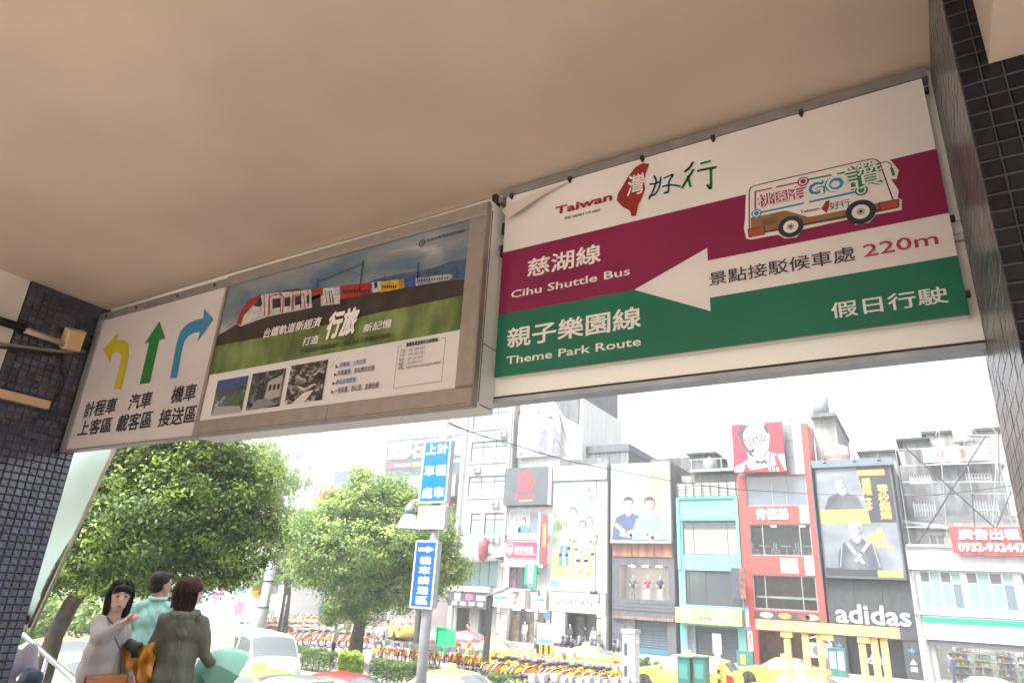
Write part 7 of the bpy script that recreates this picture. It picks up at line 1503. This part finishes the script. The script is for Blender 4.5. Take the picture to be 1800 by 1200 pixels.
def hand_shapes(wrist, dirv, palm_n, curl=.4, s=1., point=False):
    """palm, thumb and four fingers; dirv along the hand, palm_n out of the palm"""
    d = Vector(dirv).normalized(); n = Vector(palm_n).normalized(); a = d.cross(n).normalized(); w = Vector(wrist); out = [('c', [w, w + d * .03 * s], [.024 * s, .027 * s]), ('e', w + d * .055 * s, (.036 * s, .036 * s, .026 * s))]
    for k in (-1.5, -.5, .5, 1.5):
        b0 = w + d * .085 * s + a * k * .019 * s; L_ = (.068, .078, .074, .058)[int(k + 1.5)] * s; cc = curl
        if point and k == -1.5: cc = .02
        elif point: cc = 1.5
        p1 = b0 + (d * math.cos(cc * .6) + n * math.sin(cc * .6)) * L_ * .45; p2 = p1 + (d * math.cos(cc * 1.5) + n * math.sin(cc * 1.5)) * L_ * .32; p3 = p2 + (d * math.cos(cc * 2.2) + n * math.sin(cc * 2.2)) * L_ * .23
        out.append(('c', [w + d * .05 * s + a * k * .015 * s, b0, p1, p2, p3], [.011 * s, .0105 * s, .0092 * s, .0085 * s, .0075 * s]))
    t0 = w + d * .025 * s - a * .024 * s; t1 = t0 - a * .024 * s + d * .022 * s + n * .012 * s; t2 = t1 + d * .028 * s + n * .016 * s; out.append(('c', [t0, t1, t2], [.014 * s, .0115 * s, .009 * s])); return out
def legs_shapes(h, spread=.09, bend=0.):
    o = []
    for s in (-1, 1): o.append(('c', [(s * .085, 0, h * .52), (s * spread, .01 + bend * s, h * .285), (s * spread, -.01, h * .05)], [.085, .058, .042])); o.append(('c', [(s * spread, -.02, .045), (s * (spread + .01), .12, .03)], [.042, .032]))
    return o
def frame_of(c, yaw, pitch=0, roll=0): return Matrix.Translation(Vector(c)) @ Euler((pitch, roll, yaw), 'ZXY').to_matrix().to_4x4()
def xf(shapes, M4):
    out = []
    for s in shapes:
        if s[0] == 'e': out.append(('e', M4 @ Vector(s[1]), s[2], (M4.to_euler() if len(s) < 4 else s[3])))
        else: out.append(('c', [M4 @ Vector(p) for p in s[1]], s[2]))
    return out
def to_local(root_, p): return root_.matrix_world.inverted() @ Vector(p)
def yaw_to(target, frm): d = Vector(target) - Vector(frm); return math.atan2(-d.x, d.y)
# each person stands at a point, facing +y of the person's own frame
def person(label, loc, yaw, h, head_yaw, head_pitch, clothes, hairf, armR, armL, skinm=skin, extra=None, vox=.0085, lean=0., group=None, hands=(dict(), dict()), shoulders=.17, head_roll=0.):
    r = empty('person', loc, yaw, label, 'person', group); hz = h - .125; hc = Vector((0, .03 + lean, hz)); FM = frame_of(hc, head_yaw, head_pitch, head_roll)
    sh = xf(head_shapes((0, 0, 0)), FM); shz = h * .815
    sh.append(('c', [(0, lean * .7, shz - .02), FM @ Vector((0, -.012, -.07))], [.056, .052])); sh += [('e', (0, lean * .5, shz - .14), (shoulders * .70, .08, .15)), ('e', (0, lean * .25, h * .62), (.11, .08, .14)), ('e', (0, 0, h * .53), (.13, .09, .12))]
    for arm, hd in ((armR, hands[0]), (armL, hands[1])):
        sh.append(('c', arm, [.046, .033, .026])); d = Vector(arm[2]) - Vector(arm[1]); sh += hand_shapes(arm[2], hd.get('dir', d), hd.get('n', (0, 1, 0)), hd.get('curl', .5), hd.get('s', .95), hd.get('point', False))
    sh += legs_shapes(h); body_ = blob('body', sh, vox, skinm, r, 2); face_parts(r, hc, FM); clothes(r, h, armR, armL, lean, shz); hairf(r, FM); 
    if extra: extra(r)
    return r
def sleeve(arm, rads, t1=1., up=1.):
    a, b_, c = [Vector(p) for p in arm]; e_ = b_.lerp(c, t1); return ('c', [a, a.lerp(b_, .5), b_, b_.lerp(c, t1 * .5), e_], rads)
# --- woman in the grey top, pointing towards the street / camera
def cl_grey(r, h, aR, aL, ln, shz):
    sh = [('e', (0, ln * .6, shz - .12), (.160, .112, .16)), ('e', (0, ln * .4, shz - .28), (.160, .13, .22)), ('e', (0, .0, h * .57), (.170, .14, .22)), ('e', (0, 0, h * .47), (.178, .14, .10)), ('c', [(-.10, 0, shz - .01), (.10, 0, shz - .01)], [.055, .055]), sleeve(aR, [.056, .056, .054, .050, .042], .62), sleeve(aL, [.056, .054, .050, .044, .038], .9)]
    o = blob('blouse', sh, .011, M('cloth_grey', (.42, .40, .41), .85, var=.08, scale=6, bump=.5, bscale=90), r, 4); wrinkle(o, .009, 21)
    o = blob('trousers', [('c', [(s * .09, 0, h * .5), (s * .095, .01, h * .28), (s * .09, -.01, .07)], [.10, .075, .055]) for s in (-1, 1)], .014, M('cloth_black', (.025, .025, .028), .8), r, 2)
def hair_long(m, ln=.17, wide=.098, fringe=True):
    def f(r, FM):
        sh = [('e', (0, -.022, .042), (.092, .100, .096)), ('e', (0, -.05, -.03), (.092, .078, .11)), ('e', (.072, -.012, -.05), (.026, .05, .12)), ('e', (-.072, -.012, -.05), (.026, .05, .12)), ('c', [(-.03, -.06, -.06), (-.03, -.055, -.06 - ln)], [.06, .045]), ('c', [(.03, -.06, -.06), (.03, -.055, -.06 - ln)], [.06, .045])]
        if fringe: sh += [('e', (0, .062, .066), (.068, .034, .032)), ('e', (.045, .06, .05), (.026, .026, .032)), ('e', (-.045, .06, .05), (.026, .026, .032))]
        blob('hair', xf(sh, FM), .009, m, r, 2); q = MB(); rs = random.Random(5)
        for k in range(230):
            an = rs.uniform(-2.75, 2.75) - math.pi / 2; fz = abs(an + math.pi / 2) > 2.0; L_ = (ln + .17) * rs.uniform(.85, 1.05) if not fz else rs.uniform(.05, .075); pts = []; o1 = rs.uniform(.99, 1.05)
            for t in (0, .2, .4, .6, .8, 1):
                ph = min(1., t * 1.5) * math.pi / 2 * (1 if not fz else .78); z_ = .142 * math.cos(ph) + .0 - max(0, t - .66) * L_ * 1.5 * (0 if fz else 1); rr = math.sin(ph) ** .8; px_ = math.cos(an) * .100 * rr * o1; py_ = math.sin(an) * .112 * rr * o1 - .02
                if t > .66 and not fz: px_ *= 1 - .22 * (t - .66); py_ *= 1 - .1 * (t - .66)
                pts.append(FM @ Vector((px_ + rs.uniform(-.002, .002), py_ + rs.uniform(-.002, .002), z_)))
            q.tube(pts, [.0035, .0045, .0045, .004, .0035, .0015], m, 4, False)
        o = q.build('hair', r, True); tag(o, kind='stuff')
    return f
def hair_short(r, FM): blob('hair', xf([('e', (0, -.022, .045), (.086, .094, .086)), ('e', (0, -.045, -.005), (.082, .060, .07)), ('e', (0, .045, .085), (.062, .042, .028))], FM), .008, M('hair_salt_black', (.018, .017, .018), .6, spec=.25, var=.5, scale=50), r, 1)
# woman: feet at px ~ (190, 1330); she looks back over her arm towards the camera
def feet(px, py, d): p = atD(px, py, d); return p
pA = feet(205, 1052, 5.55); pB = feet(283, 1028, 6.45); pC = feet(333, 1045, 5.75)
FLp = -1.66
camv = Vector((0, 0, 0))
yA = yaw_to(camv, pA) + R_(48)      # facing the camera
hA = .12 + (pA.z - FLp) + .02
def bagA(r):
    lea = M('tan_leather', (.42, .15, .045), .4, var=.1, scale=10); q = MB(); q.bevbox(-.02, .30, .16, .26, .74, .95, .02, lea); o = q.build('bag', r); q = MB(); q.bevbox(-.02, .30, .148, .16, .86, .952, .01, lea); q.build('flap', o)
    q = MB(); q.tube([(-.01, .2, .95), (.02, .19, 1.1), (.085, .14, 1.22), (.085, .105, hA * .80), (.09, .03, hA * .80 + .052)], .006, M('brown_cable', (.10, .06, .04)), 6); q.build('bag_strap', r, True)
A = person('woman in a loose grey top with dark bobbed hair pointing with her outstretched hand', (pA.x, pA.y, FLp), yA, hA, R_(-42), R_(-2), cl_grey, hair_long(hairD, .10), [(.135, .02, hA * .80), (.235, .17, hA * .745), (.20, .34, hA * .835)] , [(-.135, 0, hA * .80), (-.20, .04, hA * .63), (-.12, .20, hA * .56)], extra=bagA, hands=(dict(n=(-.3, -.1, -1), point=True, curl=.4, dir=(.35, .6, .25)), dict(n=(1, 0, 0), curl=1.1)), vox=.0075)
# man in the aqua shirt seen from behind, face turned to the right
yB = yaw_to(camv, pB) + math.pi
hB = .125 + (pB.z - FLp)
def cl_aqua(r, h, aR, aL, ln, shz):
    mm_ = M('cloth_aqua', (.34, .62, .57), .75, var=.08, scale=5, bump=.5, bscale=90); sh = [('e', (0, 0, shz - .10), (.175, .115, .15)), ('e', (0, 0, shz - .30), (.16, .12, .22)), ('e', (0, 0, h * .55), (.16, .125, .20)), ('c', [(-.13, -.01, shz - .005), (-.04, -.02, shz + .03), (.04, -.02, shz + .03), (.13, -.01, shz - .005)], [.055, .05, .05, .055]), sleeve(aR, [.062, .060, .056, .052, .048], .75), sleeve(aL, [.062, .060, .056, .052, .048], .75)]
    o = blob('shirt', sh, .011, mm_, r, 4); wrinkle(o, .009, 19)
    q = MB(); q.tube([(-.07, .02, shz + .085), (-.055, -.055, shz + .075), (0, -.08, shz + .07), (.055, -.055, shz + .075), (.07, .02, shz + .085)], .018, mm_, 8); q.build('collar', r, True)
    blob('trousers', [('c', [(s * .09, 0, h * .5), (s * .10, .01, h * .28), (s * .095, -.01, .07)], [.115, .085, .06]) for s in (-1, 1)], .014, M('cloth_navy_black', (.02, .022, .03), .8), r, 2)
def exB(r):
    q = MB(); q.tube([(-.16, -.145, hB * .545), (0, -.16, hB * .54), (.16, -.145, hB * .545)], .018, blk, 6); q.build('belt', r, True)
B = person('man in a pale aqua shirt seen from behind between the two women', (pB.x, pB.y, FLp), yB, hB, R_(-58), R_(4), cl_aqua, hair_short, [(.165, 0, hB * .80), (.22, .06, hB * .64), (.17, .28, hB * .60)], [(-.165, 0, hB * .80), (-.22, .05, hB * .64), (-.18, .24, hB * .58)], skin2, extra=exB, shoulders=.19, vox=.0085)
yC = yaw_to(camv, pC) + math.pi
hC = .13 + (pC.z - FLp)
def cl_olive(r, h, aR, aL, ln, shz):
    mm_ = M('cloth_olive', (.13, .135, .10), .85, var=.12, scale=5, bump=.5, bscale=90); sh = [('e', (0, 0, shz - .11), (.158, .115, .15)), ('e', (0, 0, shz - .32), (.155, .125, .24)), ('e', (0, 0, h * .52), (.18, .145, .24)), ('e', (0, 0, h * .40), (.205, .165, .16)), ('c', [(-.12, -.01, shz - .015), (.12, -.01, shz - .015)], [.058, .058]), sleeve(aR, [.060, .058, .054, .048, .042], .88), sleeve(aL, [.060, .058, .054, .048, .042], .88)]
    o = blob('coat', sh, .011, mm_, r, 4); wrinkle(o, .008, 16)
    o = blob('hood', [('c', [(.075, .04, shz + .05), (.09, -.03, shz + .035), (.05, -.085, shz + .02), (0, -.10, shz + .012), (-.05, -.085, shz + .02), (-.09, -.03, shz + .035), (-.075, .04, shz + .05)], [.026, .034, .038, .040, .038, .034, .026]), ('e', (0, -.098, shz - .05), (.095, .035, .085)), ('e', (0, -.115, shz - .11), (.05, .022, .05))], .011, mm_, r, 3); wrinkle(o, .005, 30)
    q = MB(); q.tube([(0, -.152, shz - .16), (0, -.160, shz - .34), (0, -.168, h * .46)], .004, mm_, 5); q.build('back_seam', r, True)
    blob('trousers', [('c', [(s * .09, 0, h * .42), (s * .095, .01, h * .25), (s * .09, -.01, .07)], [.09, .07, .05]) for s in (-1, 1)], .014, MC['cloth_black'], r, 2)
armC = [(.145, 0, hC * .80), (.215, .0, hC * .655), (.34, .12, hC * .565)]
C_w = person('woman in a hooded olive coat with brown bobbed hair seen from behind', (pC.x, pC.y, FLp), yC, hC, R_(-62), R_(0), cl_olive, hair_long(hairB, .05), armC, [(-.145, 0, hC * .80), (-.20, .04, hC * .63), (-.13, .18, hC * .56)], vox=.0085, hands=(dict(n=(0, 1, -.2), curl=1.3), dict(curl=1.)))
bpy.context.view_layer.update()
# umbrella in her right hand
hp = C_w.matrix_world @ (Vector(armC[2]) + Vector((.03, .05, -.05)))
r = root('umbrella', (hp.x, hp.y, FLp + .4), 'mint green umbrella held half open by the woman in the olive coat', 'umbrella')
dirs = (CR * .50 - CU * .42 + CF * .10).normalized(); apex = hp - dirs * .24 + CF * .04; q = MB(); q.tube([apex - dirs * .05, hp + dirs * .34], .008, M('umbrella_shaft', (.65, .65, .66), .3, .4), 8); q.build('shaft', r, True); q = MB(); q.tube([hp + dirs * .30, hp + dirs * .46], [.013, .016], blk, 8); q.build('handle', r, True)
u_ = (CU * 1.0 + CR * .4).cross(dirs).normalized(); v_ = dirs.cross(u_).normalized(); mint = M('umbrella_mint', (.16, .36, .29), .6, var=.05); nR = 8; rimr = .27
for k in range(nR):
    q = MB(); vs = []; ns = 5
    for i in range(7):
        t = i / 6; rr_ = rimr * math.sin(t * 1.35) / math.sin(1.35); ax = .36 * (1 - math.cos(t * 1.35)) / (1 - math.cos(1.35)) * .75 + t * .06
        for j in range(ns + 1):
            an = 2 * math.pi * (k + j / ns) / nR; sag = 1 - .10 * math.sin(math.pi * j / ns) * t; p = apex + dirs * ax + (u_ * math.cos(an) + v_ * math.sin(an)) * rr_ * sag; vs.append(p)
    q.add(vs, [(i * (ns + 1) + j, i * (ns + 1) + j + 1, (i + 1) * (ns + 1) + j + 1, (i + 1) * (ns + 1) + j) for i in range(6) for j in range(ns)], mint); q.build('canopy_panel', r, True)
    q = MB(); an = 2 * math.pi * k / nR; pts = []
    for i in range(7):
        t = i / 6; rr_ = rimr * math.sin(t * 1.35) / math.sin(1.35); ax = .36 * (1 - math.cos(t * 1.35)) / (1 - math.cos(1.35)) * .75 + t * .06; pts.append(apex + dirs * (ax + .006) + (u_ * math.cos(an) + v_ * math.sin(an)) * rr_ * .99)
    q.tube(pts, .003, gsteel, 4); q.build('rib', r)
# orange rain cape and patterned bag carried by the man
pO = atD(236, 1160, 5.45); r = root('rain_cape', tuple(pO), 'bright orange yellow plastic rain cape bundled over an arm', 'rain cape')
q = MB(); n, mrow = 18, 16; vs = []
for i in range(n + 1):
    for j in range(mrow + 1):
        u = i / n - .5; v = j / mrow; wd = .19 * (1 + .5 * v) ; p = pO + CR * (u * wd * 1.5 + .035 * math.sin(v * 5 + u * 4)) - CU * (v * .36 - .13) + CF * (.035 * math.sin(u * 21 + 3 * math.sin(v * 4)) + .02 * math.sin(v * 13 + u * 6)); vs.append(p)
q.add(vs, [(i * (mrow + 1) + j, i * (mrow + 1) + j + 1, (i + 1) * (mrow + 1) + j + 1, (i + 1) * (mrow + 1) + j) for i in range(n) for j in range(mrow)], M('cape_orange', (.75, .33, .015), .3, var=.15, scale=9, coat=.5)); q.build('sheet', r, True)
q = MB(); p = pO + CU * .14; q.tube([p - CR * .05, p + CR * .03 - CU * .03 - CF * .03, p + CR * .02 - CU * .09 - CF * .04], [.04, .05, .03], M('black_pouch', (.02, .02, .02), .6), 10); q.build('pouch', r, True)
pG = atD(262, 1176, 5.55); r = root('shoulder_bag', tuple(pG), 'grey patterned soft bag between the orange cape and the olive coat', 'bag')
o = blob('bag_body', [('e', pG, (.075, .06, .13)), ('e', pG - CU * .08, (.085, .06, .09))], .012, M('woven_grey', (.17, .165, .15), .8, var=.6, scale=60), r, 3)
# person half hidden by the left pillar
def simple_person(label, loc, yaw, h, shirt, trs, hair, cat='person', group=None, coat_len=.5, arms=None, cap=None, vox=.022):
    aR = [(.15, 0, h * .80), (.20, .03, h * .63), (.18, .12, h * .5)] if not arms else arms[0]; aL = [(-.15, 0, h * .80), (-.20, .03, h * .63), (-.18, .12, h * .5)] if not arms else arms[1]
    r = empty('person', loc, yaw, label, 'person', group); hc = (0, .03, h - .125); FM = frame_of(hc, 0); sh = xf(head_shapes((0, 0, 0)), FM) + [('c', [(0, 0, h * .79), (0, .01, h - .2)], [.055, .05])]
    for a in (aR, aL): sh.append(('c', a, [.045, .038, .028])); sh += hand_shapes(a[2], Vector(a[2]) - Vector(a[1]), (0, 1, 0), .5)
    sh += legs_shapes(h) + [('e', (0, 0, h * .6), (.13, .09, .25))]; blob('body', sh, min(vox, .016), skin, r, 1)
    blob('top', [('e', (0, 0, h * .73), (.165, .11, .16)), ('e', (0, 0, h * coat_len + .12), (.165, .12, .24)), sleeve(aR, [.06, .056, .052, .048, .042], .85), sleeve(aL, [.06, .056, .052, .048, .042], .85)], vox, shirt, r, 2)
    blob('trousers', [('c', [(s * .09, 0, h * .5), (s * .1, .02 * s, h * .28), (s * .1, -.02 * s, .08)], [.105, .08, .06]) for s in (-1, 1)], vox, trs, r, 1)
    if cap: blob('hat', xf([('e', (0, 0, .06), (.10, .11, .075)), ('e', (0, .06, .04), (.08, .08, .02))], FM), vox * .8, cap, r, 1)
    blob('hair', xf([('e', (0, -.022, .045), (.09, .096, .088)), ('e', (0, -.045, -.01), (.086, .064, .08))], FM), vox * .7, hair, r, 1); return r
pD = atD(28, 1096, 6.2); yD = yaw_to(camv, pD)
def cm(n, c): return M(n, c, .8, var=.1, scale=5)
simple_person('person in a lilac grey shirt holding a navy rucksack, mostly hidden by the left pillar', (pD.x, pD.y, FLp - .35), yD, 1.66, cm('cloth_lilac', (.36, .35, .42)), cm('cloth_navy', (.03, .04, .09)), hairD, arms=([(.17, 0, 1.34), (.22, .1, 1.12), (.08, .26, 1.06)], [(-.17, 0, 1.34), (-.23, .05, 1.1), (-.10, .26, 1.03)]), vox=.014)
pN = atD(50, 1196, 6.0); r = root('rucksack', tuple(pN), 'navy blue rucksack beside the left pillar', 'rucksack'); o = blob('bag_body', [('e', pN, (.10, .08, .10)), ('e', pN - CU * .10, (.12, .09, .12)), ('e', pN + CR * .05, (.06, .07, .09))], .014, M('navy_nylon', (.025, .04, .10), .5, var=.2, scale=9), r, 3); wrinkle(o, .008, 22)
# pedestrians in the street
def ped(px, py_feet, label, shirt, trs, hair, yaw=0, h=1.68, z=G + .13, **k):
    p = atZ(px, py_feet, z); return simple_person(label, (p.x, p.y, z), yaw, h, shirt, trs, hair, **k)
ped(582, 1166, 'pedestrian in a long pale raincoat walking between the two trees', cm('raincoat_pale', (.55, .60, .64)), cm('cloth_ink', (.02, .02, .03)), hairD, 2.2, 1.72, coat_len=.40)
ped(886, 1130, 'pedestrian in light clothes under the striped store sign, left of the two', cm('cloth_beige', (.36, .32, .28)), cm('cloth_pale', (.45, .42, .4)), hairD, 2.8, 1.66, z=GZ)
ped(922, 1131, 'pedestrian in a white shirt carrying a dark bag under the striped store sign', cm('cloth_white', (.60, .60, .62)), cm('cloth_taupe', (.22, .18, .17)), hairD, 3.1, 1.7, z=GZ)
ped(1002, 1137, 'person in a black jacket standing before the plain white shop', cm('cloth_black2', (.03, .035, .05)), cm('cloth_black2', (.03, .035, .05)), hairD, 3.0, 1.72, z=GZ)
ped(1029, 1138, 'person in dark clothes by the parked scooters, middle of three', cm('cloth_charcoal', (.06, .065, .08)), cm('cloth_charcoal', (.06, .065, .08)), hairD, 2.6, 1.6, z=GZ)
ped(1043, 1140, 'person in a pale yellow jacket by the parked scooters', cm('cloth_lemon', (.6, .62, .35)), cm('cloth_blue', (.08, .18, .4)), hairD, 3.3, 1.6, z=GZ, cap=mw)
p_ = atY(1676, 1190, D - 1.6)
simple_person('man in a purple blue jacket standing before the convenience store', (p_.x, D - 1.6, GZ), 1.3, 1.72, cm('cloth_violet', (.10, .10, .26)), cm('cloth_charcoal', (.06, .065, .08)), hairD)
p_ = atZ(678, 1150, G + .13); simple_person('pedestrian in a red top behind the pale post', (p_.x, p_.y + 8, G + .13), 2.0, 1.65, cm('cloth_red', (.5, .06, .08)), cm('cloth_blue', (.08, .18, .4)), hairD)
# parked scooters
def scooter():
    r = empty('scooter', (0, 0, 0), 0, 'x', 'scooter', 'scooters parked before the white shop'); sm_ = M('scooter_grey', (.2, .22, .25), .35, coat=.5)
    for x in (-.6, .6): q = MB(); q.tube([(x, -.05, .25), (x, -.04, .25), (x, .04, .25), (x, .05, .25)], [.16, .24, .24, .16], tyreM, 16); q.build('wheel', r, True)
    blob('body', [('c', [(-.75, 0, .62), (-.3, 0, .60), (-.05, 0, .35), (.35, 0, .30), (.48, 0, .85)], [.07, .15, .10, .07, .09]), ('e', (.5, 0, .62), (.07, .17, .25))], .03, sm_, r, 2)
    q = MB(); q.tube([(-.7, 0, .76), (-.15, 0, .74)], [.09, .12], blk, 8); q.build('seat', r, True); q = MB(); q.tube([(.42, -.3, 1.0), (.48, 0, 1.03), (.42, .3, 1.0)], .025, blk, 6); q.build('handlebar', r, True)
    for s in (-1, 1): q = MB(); q.tube([(.46, s * .18, 1.03), (.42, s * .26, 1.2)], .008, blk, 4); q.cyl((.41, s * .26, 1.2), .055, .012, blk, 10, 'x'); q.build('mirror', r)
    return r
s0 = scooter(); sk = kid_tree(s0)
for i, (px, yw, lb) in enumerate(((990, 1.8, 'grey scooter beside the pillar of the plain white shop'), (1012, 1.5, 'grey scooter behind the person in black'), (1034, 1.7, 'grey scooter between the two riders'), (1052, 1.6, 'grey scooter beside the white spotlight pole'), (1083, 1.7, 'grey scooter right of the plain white shop'), (1448, 1.6, 'grey scooter by the red restaurant door'))):
    p = atY(px, 1150, D - 1.3); o = s0 if i == 0 else copy_tree(s0, sk); o.location = (p.x, D - 1.3, GZ); o.rotation_euler = (0, 0, yw); o['label'] = lb
# small green bin + planter before the red restaurant
p_ = atY(1472, 1165, D - 4); r = root('utility_cabinet', (p_.x, D - 4, G), 'dark green street cabinet with posters before the charcoal shop', 'cabinet'); q = MB(); q.bevbox(p_.x - .5, p_.x + .5, D - 4, D - 3.5, G, G + 1.75, .02, MC['cabinet_green']); q.build('case', r); q = MB(); q.box(p_.x - .4, p_.x - .08, D - 4.01, D - 4.001, G + .6, G + 1.5, M('poster_pale_blue', (.4, .5, .55), .5)); q.build('poster', r); q = MB(); q.box(p_.x + .05, p_.x + .38, D - 4.01, D - 4.001, G + .55, G + 1.55, M('poster_pale_red', (.6, .5, .45), .5)); q.build('poster', r)
p_ = atY(1314, 1155, D - 3); r = root('utility_cabinet', (p_.x, D - 3, G), 'small green cabinet between the teal and red shops', 'cabinet'); q = MB(); q.bevbox(p_.x - .7, p_.x + .35, D - 3, D - 2.5, G, G + 1.1, .02, MC['cabinet_green']); q.build('case', r); q = MB(); q.box(p_.x - .45, p_.x - .15, D - 3.01, D - 3.001, G + .3, G + .85, stY); q.build('notice', r)
p_ = atY(1438, 1123, D - 3.2); r = root('air_conditioner', (p_.x, D - 3.2, -2.2), 'white air conditioner box on a post before the red restaurant', 'air conditioner'); q = MB(); q.bevbox(p_.x - .55, p_.x + .65, D - 3.2, D - 2.8, -2.3, -1.45, .03, MC['ac_white']); q.build('case', r); q = MB(); q.cyl((p_.x - .1, D - 3.215, -1.87), .3, .012, MC['ac_fan_grey'], 16, 'y'); q.build('fan', r); q = MB(); q.box(p_.x - .05, p_.x + .05, D - 3.1, D - 3.0, G, -2.3, gsteel); q.build('post', r); q = MB(); q.tube([(p_.x - .6, D - 3, -1.2), (p_.x + .2, D - 3, -1.0), (p_.x + .7, D - 3, -1.4), (p_.x + .8, D - 3, -3.2)], .04, pwhite, 6); q.build('pipe', r, True)

# ============================================================ FLARE VEIL: added milky volume standing in for lens flare and overexposure
hm = bpy.data.materials.new('flare_veil'); hm.use_nodes = True; n_ = hm.node_tree; n_.nodes.clear(); ho = n_.nodes.new('ShaderNodeOutputMaterial'); hv = n_.nodes.new('ShaderNodeVolumePrincipled')
hv.inputs['Color'].default_value = (.93, .95, .98, 1); hv.inputs['Density'].default_value = .0024; hv.inputs['Anisotropy'].default_value = .3; n_.links.new(hv.outputs[0], ho.inputs['Volume'])
b = MB(); b.box(-265, 165, -25, 305, G - 1.6, 32, hm); tag(b.build('flare_veil'), kind='stuff')
